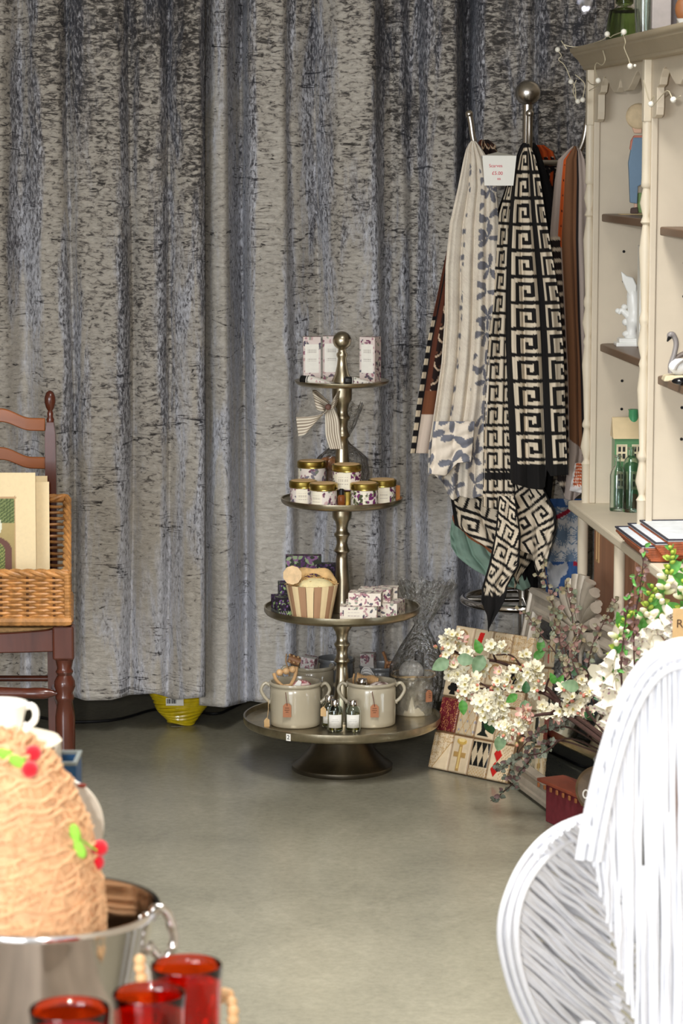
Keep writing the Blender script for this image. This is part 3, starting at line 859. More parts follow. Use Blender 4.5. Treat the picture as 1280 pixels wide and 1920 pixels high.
cA = Vector((on_tray(552, 1372, 0).x, 6.5 - .10, z4)); cB = Vector((on_tray(698, 1372, 0).x, 6.5 - .095, z4))
cA.x = (552 - 640) / F * cA.y; cB.x = (697 - 640) / F * cB.y
A = crock(cA, 'greige stoneware crock at the left front of the bottom tray, rosy bag inside', .0625, .107)
B_ = crock(cB, 'greige stoneware crock at the right front of the bottom tray, honey jar inside', .060, .107)
fA = cA.y - .064
ctag(A, 538, 1332, fA - .003, .020, .034, cord_from=P(535, 1298, fA - .003))
ctag(A, 500, 1355, cA.y - .03, .014, .024, mat='kraft_pale', cord='string', cord_from=P(503, 1312, cA.y - .01), txt=False, rz=.4)
ctag(A, 606, 1334, cA.y - .045, .014, .024, mat='kraft_pale', cord='string', cord_from=P(612, 1315, cA.y - .02), txt=False, rz=-.3)
fB = cB.y - .0615
ctag(B_, 702, 1333, fB - .003, .020, .032, cord_from=P(697, 1297, fB - .002))
# crocks at the back
cC = Vector(((583 - 640) / F * 6.61, 6.61, z4)); C_ = crock(cC, 'greige stoneware crock behind the left front crock, soap carton inside', .056, .107)
cD = Vector(((628 - 640) / F * 6.68, 6.68, z4)); D_ = crock(cD, 'dark grey stoneware crock at the very back of the bottom tray', .046, .112, 'grey_crock', hs=(PI,))
cE = Vector(((714 - 640) / F * 6.62, 6.62, z4)); E_ = crock(cE, 'dark grey crock at the back right with a soap carton inside', .052, .105, 'grey_crock', hs=(0,))
cF = Vector(((777 - 640) / F * 6.53, 6.53, z4)); F_ = crock(cF, 'greige stoneware crock wrapped in cellophane at the right of the tray', .050, .100, hs=())
# massage handle with three balls in crock A
def handle_frame(e, pts, w, mat, flat=.45):
    b = MB(); b.tube(spline(pts, 26), w, 10, flat=flat); return b.build('wooden_frame', M[mat], e)
pA = P(541, 1290, cA.y - .02)
ms = empty('massage_roller', pA, 'beech massage tool with three round balls standing in the left crock', 'massager')
handle_frame(ms, [P(513, 1262, cA.y - .01), P(518, 1275, cA.y - .012), P(530, 1287, cA.y - .01), P(536, 1293, cA.y - .012), P(545, 1284, cA.y - .01), P(553, 1268, cA.y - .01), P(556, 1250, cA.y - .01)], .0055, 'beech', .8)
b = MB(); b.prism([(-.017, .006), (.012, .010), (.006, -.018), (-.004, -.022)], P(536, 1290, cA.y - .013), (1, 0, 0), (0, 0, 1), (0, .008, 0)); b.build('paddle', M['beech'], ms, bevel=.002)
for k in range(3):
    b = MB(); b.sph(tuple(P(524 + 12.2 * k, 1261 - 3 * k, cA.y - .014)), .0088); b.build('ball', M['beech'], ms)
# rose petals bag in crock A
bx = P(566, 1288, cA.y - .01)
bag = empty('petal_bag', bx, 'small white bag of pink bath petals in the left front crock', 'bag')
b = MB(); b.sph(tuple(bx), .02, (1.2, .8, .9), 20, 12); b.build('bag_body', vm('petal_mix', .7), bag)
o = bag.children[0]; me = o.data
at = me.color_attributes.new('Col', 'FLOAT_COLOR', 'POINT'); cc = []
for v in me.vertices:
    f = mnoise.noise(v.co * 300); cc += [*(lin((200, 120, 124)) if f > .12 else lin((226, 204, 196)) if f > -.15 else lin((150, 70, 84))), 1]
at.data.foreach_set('color', cc)
b = MB(); b.prism([(-.022, -.018), (.004, -.022), (.012, .012), (.004, .016)], P(556, 1287, cA.y - .028), (1, 0, 0), (0, 0, 1), (0, .002, 0)); b.build('paper_flap', M['card'], bag, smooth=False)
# cartons standing in the back crocks
def tilted_carton(name, c, d, rot, lab, grp, seed):
    def face(k, x, y, w, h):
        C = np.zeros(x.shape + (3,)) + lin((206, 200, 196))
        C = paint_blobs(x, y, blobs(22, seed + k, w, h * .3, [(150, 100, 110), (176, 140, 146), (110, 84, 96)], .0012, .003), C)
        C[:] = C[::-1]
        C[y < h * .68] = lin((222, 220, 216))
        for yy in (.6, .52, .44, .3): C[(abs(y - h * yy) < .0009) & (x > w * .2) & (x < w * .8) & (np.sin(x * 3000) > -.4)] = lin((176, 172, 170))
        return C
    o = printed_box(name, (0, 0, 0), d, 0, face)
    o.data.transform(Matrix.Translation(c) @ Euler(rot).to_matrix().to_4x4())
    return one(o, c, lab, 'box', grp)
tilted_carton('soap_carton', P(575, 1292, 6.60), (.036, .03, .085), (.05, .12, -.35), 'pale carton tilted in the back left crock', 'pale cartons in the back crocks', 51)
tilted_carton('soap_carton', P(693, 1296, 6.62), (.034, .03, .098), (0, -.05, -.25), 'pale bluish carton upright in the back right crock', 'pale cartons in the back crocks', 52)
def bead_roller(base, pxs, mat, lab):
    e = empty('massage_roller', base, lab, 'massager'); return e
e = empty('massage_roller', P(545, 1240, 6.6), 'oiled wood massage roller with small pegs behind the left crock', 'massager')
b = MB(); b.tube([P(541, 1233, 6.6), P(562, 1242, 6.6)], .0115, 14); b.build('roller', M['beech_dark'], e)
pg = MB()
for k in range(9):
    q = P(543 + (k % 3) * 8, 1228 + (k // 3) * 12 + (k % 3) * 2, 6.585); pg.sph(tuple(q), .003, nu=8, nv=6)
pg.build('pegs', M['beech'], e)
handle_frame(e, [P(537, 1226, 6.6), P(536, 1240, 6.6), P(540, 1256, 6.6), P(545, 1290, 6.61)], .004, 'beech')
e = empty('massage_roller', P(680, 1300, 6.43), 'ribbed beech roller lying across the right front crock', 'massager')
b = MB(); p0 = P(668, 1270, 6.43); p1 = P(709, 1277, 6.43); n = 40
rr = [.0105 + .0022 * math.cos(t * 9.0) - .0011 * (i % 3 == 0) for i, t in enumerate(np.linspace(0, 1, n))]
b.tube([p0.lerp(p1, t) for t in np.linspace(0, 1, n)], rr, 16); b.build('roller', M['beech'], e, ang=20)
handle_frame(e, [P(664, 1263, 6.43), P(662, 1275, 6.43), P(664, 1296, 6.44), P(667, 1310, 6.45)], .0055, 'beech')
e = empty('massage_roller', P(722, 1240, 6.6), 'dark beech knobbly massager in the back right crock', 'massager')
handle_frame(e, [P(718, 1222, 6.6), P(724, 1240, 6.6), P(722, 1262, 6.6), P(730, 1300, 6.6)], .009, 'beech_dark')
b = MB()
for k in range(5): b.sph(tuple(P(726 + k * 3.2, 1243 + (k % 2) * 7, 6.59)), .0052, nu=12, nv=8)
b.build('knobs', M['beech_dark'], e)
# honey jar, striped bag and petals in crock B
q = P(679, 1300, 6.385)
e = empty('honey_jar', q, 'small glass jar of flower honey with a silver lid in the right crock', 'jar')
b = MB(); b.lathe([(0, q.z), (.017, q.z), (.018, q.z + .004), (.018, q.z + .014), (.011, q.z + .02), (.011, q.z + .024)], 28, (q.x, q.y, 0)); b.build('jar_body', pm('honey', (232, 186, 90), .1, 0, .5, 120, coat=.6), e)
b = MB(); b.lathe([(.0118, q.z + .02), (.0122, q.z + .021), (.0122, q.z + .034), (.011, q.z + .036), (0, q.z + .036)], 28, (q.x, q.y, 0)); b.build('lid', M['chrome'], e)
q = P(712, 1288, 6.40)
b = MB(); b.sph(tuple(q), .018, (1.5, .8, .75), 22, 12)
o = b.build('potpourri', vm('petal_mix_brown', .8)); at = o.data.color_attributes.new('Col', 'FLOAT_COLOR', 'POINT'); cc = []
for v in o.data.vertices:
    f = mnoise.noise(v.co * 190); v.co += v.co.normalized() * 0; cc += [*(lin((226, 214, 206)) if f > 0 else lin((110, 88, 80)) if f < -.2 else lin((196, 176, 168))), 1]
at.data.foreach_set('color', cc); one(o, q, 'bag of dried white and brown petals heaped in the right crock', 'bag')
q = P(688, 1262, 6.47)
b = MB()
strip(b, [q + Vector((-.018, 0, -.012)), q + Vector((-.01, -.004, .004)), q + Vector((.006, -.004, .004)), q + Vector((.02, 0, -.012))], [wv(.004, .02), wv(.002, .022), wv(-.002, .022), wv(-.006, .02)], 0, 40, 9, (226, 224, 220), (74, 74, 80), 40)
one(b.build('striped_pouch', M['cloth'], None, ang=None, solid=.002), q, 'black and white striped pouch behind the ribbed roller', 'pouch')
# oil bottles
def bottle(p, lab):
    e = empty('oil_bottle', p, lab, 'bottle', 'small bath oil bottles at the front of the bottom tray')
    x, y, z = p
    b = MB(); b.lathe([(0, z), (.0175, z), (.0185, z + .002), (.0185, z + .050), (.016, z + .057), (.0095, z + .062), (.0095, z + .068), (.0082, z + .068), (.0082, z + .062), (.0145, z + .056), (.0170, z + .050), (.0170, z + .004), (0, z + .003)], 36, (x, y, 0)); b.build('bottle_glass', M['glass_clear'], e)
    b = MB(); b.lathe([(0, z + .0035), (.0166, z + .0045), (.0166, z + .044), (0, z + .044)], 32, (x, y, 0)); b.build('oil', M['oil'], e)
    b = MB(); a = np.linspace(-PI / 2 - .95, -PI / 2 + .95, 20); V = np.array([[(x + .0189 * math.cos(t), y + .0189 * math.sin(t), z + hh) for t in a] for hh in (.010, .042)]); b.grid(V); lb = b.build('label', M['label'], e, ang=None, solid=.0003)
    b = MB()
    for hh, wd in ((.030, .35), (.026, .5), (.020, .2)):
        aa = np.linspace(-PI / 2 - wd, -PI / 2 + wd, 8); b.grid(np.array([[(x + .0192 * math.cos(t), y + .0192 * math.sin(t), z + hh + k) for t in aa] for k in (0, .0007)]))
    b.build('print', pm('grey_ink', (168, 168, 166), .8), lb, ang=None)
    b = MB(); b.lathe([(.0105, z + .062), (.0108, z + .063), (.0108, z + .074), (.0098, z + .0755), (0, z + .0755)], 28, (x, y, 0), flute=(28, .012)); b.build('cap', M['chrome'], e)
    b = MB(); r2 = random.Random(int(x * 1000))
    for k in range(10):
        q = Vector((x + r2.uniform(-.01, .01), y + r2.uniform(-.008, 0), z + r2.uniform(.006, .014))); b.tube([q, q + Vector((r2.uniform(-.005, .005), 0, .003)), q + Vector((r2.uniform(-.008, .008), 0, .006))], .0012, 4)
    b.build('herbs', pm('dried_herbs', (44, 40, 26), .8), e)
yb = 6.5 - .175
zb = z4
bottle((( 628 - 640) / F * 6.325, 6.325, zb), 'oil bottle in the middle of the front trio, left of the two nearest')
bottle((( 662 - 640) / F * 6.325, 6.325, zb), 'oil bottle at the right of the front trio, touching the right crock')
bottle((( 617 - 640) / F * 6.375, 6.375, zb), 'oil bottle half hidden behind the two front oil bottles')
# cellophane around crock F
o = cello_bag('cellophane', cF, [(0, .058, .001), (.3, .066, .06), (.46, .066, .12), (.60, .045, .17), (.70, .020, .215), (.74, .016, .225), (.85, .035, .26), (1, .07, .33)], 110, 9, '', lean=(.03, .0))
one(o, cF, 'clear cellophane gathered high around the right hand crock', 'cellophane')
q = P(777, 1284, cF.y)
e = empty('gift_filling', (cF.x, cF.y, cF.z + .09), 'pale wrapped toiletries standing in the cellophaned crock', 'gift')
b = MB(); b.sph((cF.x - .005, cF.y, cF.z + .105), .026, (1.2, .9, 1.1), 20, 12); b.build('wrapped_soap', pm('white_tissue', (206, 200, 190), .7, 0, .2, 60, .6), e)
b = MB(); b.lathe([(.012, cF.z + .09), (.012, cF.z + .15), (.009, cF.z + .155)], 20, (cF.x + .015, cF.y + .01, 0)); b.build('dark_tube', M['black'], e)
b = MB(); pts = [(cF.x + .054 * math.cos(a), cF.y + .050 * math.sin(a), cF.z + .099 + .002 * math.sin(3 * a)) for a in np.linspace(0, 2 * PI, 41)[:-1]]
b.tube(pts, .0028, 8, closed=True); b.build('jute_tie', M['string'], F_)
ctag(F_, 804, 1305, cF.y - .05, .018, .030, cord_from=P(797, 1292, cF.y - .045), rz=.5)
# ------------------------------------------------------------------ coat stand
YK = 6.62
kx = (985 - 640) / F * YK
rack = empty('coat_stand', (kx, YK, 0), 'brushed steel coat stand with a ball top, hung with scarves', 'coat stand')
def KP(px, py, dy=0): return P(px, py, YK + dy)
zb0 = KP(985, 192).z
b = MB(); b.tube([(kx, YK, .03), (kx, YK, zb0)], .0125, 20); b.build('pole', M['steel'], rack)
b = MB(); b.sph((kx, YK, KP(990, 174).z), .0315, nu=32, nv=20); b.build('ball_top', M['steel'], rack)
zh, zt_ = KP(985, 305).z, KP(985, 214).z
for k, (dx, dy) in enumerate(((-.142, -.03), (-.004, -.13), (.150, .03), (.01, .14))):
    o = Vector((kx, YK, 0))
    d = Vector((dx, dy, 0))
    pts = spline([o + Vector((0, 0, zh)), o + d * .55 + Vector((0, 0, zh)), o + d * .78 + Vector((0, 0, zh + .01)), o + d * .93 + Vector((0, 0, zh + .05)), o + d * .99 + Vector((0, 0, zt_ - .02)), o + d * 1.02 + Vector((0, 0, zt_))], 26)
    b = MB(); b.tube(pts, .0078, 12); b.sph(tuple(pts[-1]), .0098, nu=14, nv=10); hk = b.build('hook', M['steel'], rack)
# lower coat hooks (bent loops behind) and umbrella ring
zr = KP(985, 1124).z
b = MB(); pts = [(kx + .150 * math.cos(a), YK + .150 * math.sin(a), zr) for a in np.linspace(0, 2 * PI, 65)[:-1]]
b.tube(pts, .0095, 12, closed=True); b.build('umbrella_ring', M['chrome'], rack)
for a in (0.0, PI / 2):
    d = Vector((math.cos(a), math.sin(a), 0)) * .150
    b = MB(); b.tube([Vector((kx, YK, zr)) - d, Vector((kx, YK, zr)) + d], .007, 12); b.build('ring_spoke', M['chrome'], rack)
for k in range(4):
    a = PI / 4 + .45 + k * PI / 2; d = Vector((math.cos(a), math.sin(a), 0)); o = Vector((kx, YK, 0))
    pts = spline([o + Vector((0, 0, .30)) + d * .0, o + d * .03 + Vector((0, 0, .24)), o + d * .07 + Vector((0, 0, .12)), o + d * .14 + Vector((0, 0, .035)), o + d * .19 + Vector((0, 0, .012))], 24)
    b = MB(); b.tube(pts, .011, 12); lg = b.build('leg', M['chrome'], rack)
    b = MB(); b.sph(tuple(o + d * .19 + Vector((0, 0, .0115))), .0115, nu=12, nv=8); b.build('rubber_foot', M['black'], lg)

# ------------------------------------------------------------------ scarves
def scarf(name, rows, top, hem, col, Yc, amp=.018, nf=4, ph=0, lab='', nu=None, step=2.0, crease=.0, gather=.25, slant=0, cat='scarf'):
    """rows: (py, xl, xr); hem: list (u, py); col(u, s, t): s,t in px across / down"""
    rows = np.array(rows, float)
    wmax = (rows[:, 2] - rows[:, 1]).max(); hmax = max(h[1] for h in hem)
    nu = nu or int(wmax / step * 1.25); nv = int((hmax - top) / step)
    u = np.linspace(0, 1, nu); hy = np.interp(u, [h[0] for h in hem], [h[1] for h in hem])
    v = np.linspace(0, 1, nv)[:, None]
    py = top + v * (hy[None] - top)
    xl = np.interp(py, rows[:, 0], rows[:, 1]); xr = np.interp(py, rows[:, 0], rows[:, 2])
    w = xr - xl
    # folds eat cloth: x wobbles with fold phase
    fph = 2 * PI * nf * u[None] + ph + .5 * np.sin(v * 5 + ph)
    depth = np.sin(fph) + .2 * np.sin(2.3 * fph + 1.3 + v * 2) + .05 * np.sin(5.1 * fph + 4 * v)
    grow = np.clip(gather + v * 1.4, 0, 1)
    x = xl + w * u[None] + .012 * w * np.cos(fph) * grow
    Y = Yc + amp * depth * grow + .004 * np.sin(v * 23 + u[None] * 8)
    Y = Yc + (Y - Yc) * .55; V = Pn(x, py, Y)
    s = (u[None] - .5) * wmax * 1.15 + np.zeros_like(py); t = py - top
    t = t + .0 * s
    C = col(u[None] + np.zeros_like(py), s, t, depth)
    b = MB(); b.grid(V, C)
    o = b.build(name, M['cloth'], None, ang=None)
    m = o.modifiers.new('solid', 'SOLIDIFY'); m.thickness = .0012
    return one(o, P(rows[0][1], hmax, Yc), lab, cat, 'scarves hanging on the coat stand')

KEY = ["BBBBBBBB", "CCCCCCCC", "CBBBBBBC", "CBCCCCBC", "CBCCBCBC", "CBCCBBBC", "CBCCCCCC"]
KEYA = np.array([[1 if c == 'C' else 0 for c in r] for r in KEY])
BLK = (24, 22, 22); CRM = (214, 200, 178)
def greek(u, s, t, cw=56.0, chh=50.0, s0=0.0, band=None, ends=None):
    """greek key rows; band: list of (s_lo, s_hi) black stripes"""
    x = (s - s0) / cw; j = np.floor(x); fx = x - j
    y = t / chh; i = np.floor(y); fy = y - i
    pass
    K = KEYA[np.clip((fy * 7).astype(int), 0, 6), np.clip((fx * 8).astype(int), 0, 7)]
    C = np.where(K[..., None] > 0, lin(CRM), lin(BLK))
    if band:
        for a, b in band: C[(s > a) & (s < b)] = lin(BLK)
    if ends is not None: C[ends] = lin(BLK)
    return C
rp = np.random.default_rng(5)
PET = [(x + rp.uniform(-9, 9), y + rp.uniform(-9, 9), rp.uniform(0, PI)) for y in range(0, 720, 46) for x in range(-90, 95, 44)]
def petals(s, t, C, col, dens=1.0, seed=0, rr=(13, 3.6)):
    r = np.random.default_rng(seed)
    for fx, fy, a0 in PET:
        if r.random() > dens: continue
        for k in range(5):
            a = a0 + k * 2 * PI / 5
            cx, cy = fx + 14 * math.cos(a), fy + 14 * math.sin(a)
            dx, dy = s - cx, t - cy
            p = dx * math.cos(a) + dy * math.sin(a); q = -dx * math.sin(a) + dy * math.cos(a)
            if r.random() < .25: continue
            m = (p / rr[0]) ** 2 + (q / (rr[1] * (1 + .03 * (p + rr[0])))) ** 2 < 1
            C[m] = lin(col)
    return C
def starlines(s, t, C, col, cell=42.0, lw=1.5, n=8):
    s = s + 21 * (np.floor(t / cell) % 2); cx = (np.floor(s / cell) + .5) * cell; cy = (np.floor(t / cell) + .5) * cell
    dx, dy = s - cx, t - cy; rr = np.hypot(dx, dy); an = np.arctan2(dy, dx)
    k = np.round(an / (2 * PI / n)) * (2 * PI / n)
    perp = np.abs(rr * np.sin(an - k)); m = (perp < lw * .5 + .0) & (rr < cell * .62)
    m |= (np.abs(perp - rr * .22) < lw * .4) & (rr < cell * .45) & (rr > 5)
    C[m] = lin(col); return C
def c_cream(u, s, t, d):
    C = np.zeros(s.shape + (3,)) + lin((222, 212, 196))
    C = starlines(s, t, C, (213, 202, 187), 40, 1.8)
    C2 = petals(s, t, np.zeros_like(C) - 1, (112, 112, 120), 1.0)
    m = (C2[..., 0] >= 0) & ((u > .62) | (t > 540) | ((u > .28) & (u < .36)))
    C[m] = lin((112, 112, 120))
    return C
cream_rows = [(264, 883, 891), (270, 878, 896), (280, 873, 903), (300, 868, 915), (350, 858, 930), (420, 842, 934), (500, 834, 936), (600, 832, 933), (680, 826, 928), (760, 814, 922), (840, 802, 910), (940, 800, 905)]
scarf('scarf', cream_rows, 264, [(0, 893), (.12, 888), (.3, 910), (.45, 938), (.6, 930), (.8, 936), (1, 928)], c_cream, 6.40, .020, 4, .4, 'long cream scarf printed with grey petals on the left front hook')
def c_flap(u, s, t, d):
    C = np.zeros(s.shape + (3,)) + lin((228, 216, 200))
    return petals(s, t + 60, C, (116, 118, 128), 1, 3, (15, 4.5))
scarf('scarf', [(770, 815, 892), (900, 802, 878)], 790, [(0, 888), (.4, 892), (.7, 868), (1, 866)], c_flap, 6.355, .010, 2, 1, 'cream and grey petal scarf end folded forward, left side of the stand', gather=.8)
def c_brown(u, s, t, d):
    C = np.zeros(s.shape + (3,)) + lin((40, 28, 26))
    # scale motif
    y = t / 26.0; i = np.floor(y); xx = s / 26.0 + .5 * (i % 2); fx = xx - np.floor(xx) - .5; fy = y - i
    m = np.abs(np.hypot(fx * 1.2, fy - .0) - .62) < .07; C[m] = lin((214, 186, 158))
    C[np.hypot(fx, fy - .35) < .12] = lin((106, 66, 48))
    C[(u > .15) & (u < .25)] = lin((92, 50, 36))
    st = (u < .10) & (t > 330); C[st] = np.where((np.sin(t[st] * .26) > 0)[:, None], lin((206, 190, 164)), lin((22, 20, 22)))
    C[(u > .10) & (u < .15)] = lin((24, 20, 22)); C[(u < .1) & (t <= 330)] = lin((92, 50, 36))
    C[(t > 470) & (u > .16) & (u < .48)] = lin((116, 70, 46)); C[(t > 515) & (u > .16)] = lin((210, 192, 176))
    return C
scarf('scarf', [(262, 900, 914), (272, 893, 928), (300, 880, 935), (400, 852, 900), (500, 830, 890), (640, 800, 880), (760, 780, 870), (850, 768, 850)], 262, [(0, 850), (.4, 850), (1, 870)], c_brown, 6.475, .012, 3, 0, 'dark brown scarf with a scale pattern and striped border, leftmost on the stand', gather=.5)
# black greek key scarves
def c_key1(u, s, t, d):
    s2 = np.where(s > 30, (s - 30) / 44 * 60 + 60, (s + 48)); return greek(u, s2, t, 60, 49, 0, band=[(-40, 0), (62, 62)], ends=(t > 600) | (u > .985) | ((s > 12) & (s < 31)))
scarf('scarf', [(270, 983, 991), (278, 978, 996), (292, 971, 1003), (330, 962, 1012), (400, 955, 1022), (480, 950, 1036), (560, 948, 1048), (650, 948, 1056), (800, 955, 1062), (920, 960, 1068)], 270, [(0, 905), (.25, 915), (.50, 918), (.56, 912), (.62, 880), (.7, 893), (1, 890)], c_key1, 6.33, .022, 3, 2.2, 'black scarf with a bold cream greek key pattern on the front hook', nu=130)
def c_key2(u, s, t, d): return greek(u, s, t + 8, 34, 42, -30, band=[(38, 60)], ends=(u > .97) | (t > 545) & (t < 560))
scarf('scarf', [(330, 955, 968), (400, 936, 962), (500, 928, 964), (650, 914, 962), (800, 906, 962), (950, 904, 966)], 340, [(0, 950), (.5, 956), (1, 966)], c_key2, 6.385, .016, 3, .9, 'narrow fold of greek key cloth between the cream scarf and the bold black scarf')
def c_key3(u, s, t, d): return greek(u, s * .9 + t * .45, t * .95 - s * .35, 48, 46, 0, ends=(u < .035) | (u > .97))
scarf('scarf', [(880, 862, 1000), (930, 842, 1020), (985, 850, 1040), (1050, 895, 1030), (1110, 930, 985)], 885, [(0, 985), (.2, 1022), (.42, 1068), (.5, 1075), (.62, 1108), (.74, 1050), (.86, 1060), (1, 1000)], c_key3, 6.445, .020, 4, .2, 'wide lower swag of greek key scarf with zigzag hem')
def c_key4(u, s, t, d): return greek(u, s + t * .35, t - s * .5, 40, 42, 6, ends=(u < .07) | (u > .93) | (t > 186))
scarf('scarf', [(930, 935, 965), (1000, 928, 975), (1060, 915, 972), (1100, 903, 950), (1140, 900, 944), (1180, 902, 925)], 930, [(0, 1128), (.3, 1150), (.55, 1186), (.75, 1165), (1, 1118)], c_key4, 6.30, .010, 2, .3, 'twisted greek key scarf tail hanging lowest on the stand')
def c_key5(u, s, t, d): return greek(u, s * .8 - t * .5, t + s * .5, 44, 44, 0, ends=(u > .93) | (u < .04) | (t > 170))
scarf('scarf', [(900, 965, 1012), (960, 962, 1040), (990, 962, 1043), (1060, 975, 1030), (1110, 1000, 1020)], 900, [(0, 1030), (.4, 1040), (.6, 1095), (.75, 1090), (1, 1000)], c_key5, 6.375, .012, 2, 1.3, 'greek key scarf corner at the lower right beside the pole')
def c_blk(u, s, t, d):
    C = np.zeros(s.shape + (3,)) + lin((20, 19, 20)); C[(u > .25) & (u < .31) & (t > 150)] = lin((96, 52, 34)); return C
scarf('scarf', [(262, 984, 994), (275, 974, 1008), (400, 930, 1050), (700, 925, 1055), (950, 930, 1030), (1100, 955, 1018)], 268, [(0, 1060), (.3, 1100), (.5, 1085), (.8, 1120), (1, 1010)], c_blk, 6.56, .016, 4, .3, 'plain black scarf hanging behind the greek key scarves', step=5)
def c_orange(u, s, t, d):
    C = np.zeros(s.shape + (3,)) + lin((196, 84, 34))
    m = (np.sin(s * .32) > .3) & (t > 22); C[m] = lin((26, 22, 24)); m2 = (np.sin(t * .16 + s * .05) > .55) & (t > 22); C[m2] = lin((24, 20, 22))
    m3 = np.hypot((s / 9) - np.round(s / 9), (t / 11) - np.round(t / 11)) < .15; C[m3 & m] = lin((190, 170, 150)); return C
scarf('scarf', [(272, 1003, 1018), (285, 1000, 1036), (320, 1000, 1046), (470, 985, 1040)], 272, [(0, 470), (1, 455)], c_orange, 6.66, .012, 3, 0, 'orange and black scarf on the rear hook behind the pole', gather=.6)
# right: mauve / orange / brown scarf
def c_mauve(u, s, t, d):
    C = np.zeros(s.shape + (3,)) + lin((176, 160, 150))
    pos = u * 1.0
    C[(pos > .20) & (pos < .33) & (t < 190)] = lin((204, 92, 40))
    C[(pos > .24) & (pos < .29) & (t < 190) & (np.sin(t * .22) > .93)] = lin((30, 24, 24))
    bb = (pos > .31) & (pos < .74) & (t < 575 - (0.74 - pos) * 60); C[bb] = lin((122, 84, 58))
    C[(pos > .70) & (pos < .76) & (t < 580)] = lin((34, 28, 28))
    k = (pos < .26) & (t > 170); C[k] = np.where(((np.sin(t[k] * .3) > .55))[:, None], lin((206, 190, 168)), lin((36, 28, 28)))
    return C
scarf('scarf', [(274, 1074, 1082), (284, 1062, 1090), (300, 1046, 1096), (340, 1040, 1100), (450, 1030, 1102), (600, 1040, 1104), (700, 1046, 1108), (850, 1050, 1112), (940, 1042, 1098)], 274, [(0, 900), (.3, 935), (.55, 940), (.8, 925), (1, 850)], c_mauve, 6.46, .014, 3, 2.5, 'brown and mauve scarf with an orange fold on the right hook')
def c_spot(u, s, t, d):
    C = np.zeros(s.shape + (3,)) + lin((178, 84, 44))
    C[np.hypot((s / 6) - np.round(s / 6), (t / 6) - np.round(t / 6)) < .28] = lin((226, 206, 190)); C[(u < .12) | (t > 44)] = lin((214, 208, 204)); return C
scarf('scarf', [(865, 1078, 1095), (925, 1066, 1098)], 868, [(0, 920), (1, 926)], c_spot, 6.43, .003, 1, 0, 'small rust scarf corner with white dots at the right', gather=1)
def c_blue(u, s, t, d):
    C = np.zeros(s.shape + (3,)) + lin((190, 188, 186))
    C = starlines(s + 8, t, C, (104, 122, 142), 46, 2.4, 10)
    m = t > 118; C[m] = lin((186, 186, 188))
    C2 = petals(s, t + 30, np.zeros_like(C) - 1, (52, 86, 136), 1, 5, (22, 9)); mm = (C2[..., 0] >= 0) & (m | (t < 16)); C[mm] = lin((56, 88, 138))
    C[(np.abs(t - 26 + s * .45) < 4.5)] = lin((150, 34, 52)); C[(np.abs(t - 122) < 4) & (u > .75)] = lin((150, 34, 52))
    return C
scarf('scarf', [(935, 1030, 1090), (1000, 1022, 1094), (1080, 1020, 1095), (1140, 1025, 1070)], 935, [(0, 1120), (.3, 1140), (.7, 1110), (1, 1075)], c_blue, 6.52, .008, 2, 0, 'blue and white star patterned scarf with a red stripe, lower right', gather=.8)
def c_sage(u, s, t, d):
    C = np.zeros(s.shape + (3,)) + lin((136, 162, 146))
    q = t - s * .62
    for a, c in ((10, (30, 28, 32)), (24, (146, 88, 56)), (60, (30, 28, 32))):
        C[(np.abs(q - a - 20) < 5) & ((a != 60) | (t < 30))] = lin(c)
    return C
scarf('scarf', [(965, 848, 905), (1000, 842, 925), (1040, 846, 945), (1080, 868, 985), (1115, 930, 1000)], 965, [(0, 1025), (.25, 1068), (.5, 1098), (.8, 1108), (1, 1100)], c_sage, 6.56, .012, 3, .4, 'sage green scarf with brown and black stripes, showing low behind the others', gather=.7)

# price card
pc_ = P(936, 320, 6.30)
card = empty('price_card', P(936, 348, 6.30), 'white handwritten price card hanging between the scarves', 'card')
def cardq(px, py, Y=6.30): return P(px, py, Y)
b = MB(); pts = [cardq(904, 292), cardq(968, 292), cardq(962, 348), cardq(908, 348)]
v = [tuple(p) for p in pts] + [(p.x, p.y + .001, p.z) for p in pts]
b.add(v, [(3, 2, 1, 0), (4, 5, 6, 7), (0, 1, 5, 4), (1, 2, 6, 5), (2, 3, 7, 6), (3, 0, 4, 7)]); b.build('front_panel', M['card'], card, smooth=False)
b = MB(); q = [cardq(906, 291.5, 6.301), cardq(968, 292, 6.301), cardq(932, 285, 6.36)]
b.add([tuple(p) for p in q] + [(p.x, p.y, p.z - .001) for p in q], [(0, 1, 2), (5, 4, 3), (0, 3, 4, 1), (1, 4, 5, 2), (2, 5, 3, 0)]); b.build('back_panel', M['card'], card, smooth=False)
text('Scarves', 'lettering', P(929, 311, 6.2990), .0105, M['ink_red'], card, (1, 0, .02), (0, 0, 1))
text('£5.00', 'lettering', P(932, 325, 6.2990), .0115, M['ink_red'], card, (1, 0, -.05), (0, 0, 1))
text('ea', 'lettering', P(935, 335, 6.2990), .009, M['ink_red'], card, (1, 0, 0), (0, 0, 1))
b = MB(); b.tube([P(932, 285, 6.36), P(925, 275, 6.47)], .0006, 5); b.build('thread', M['string'], card)

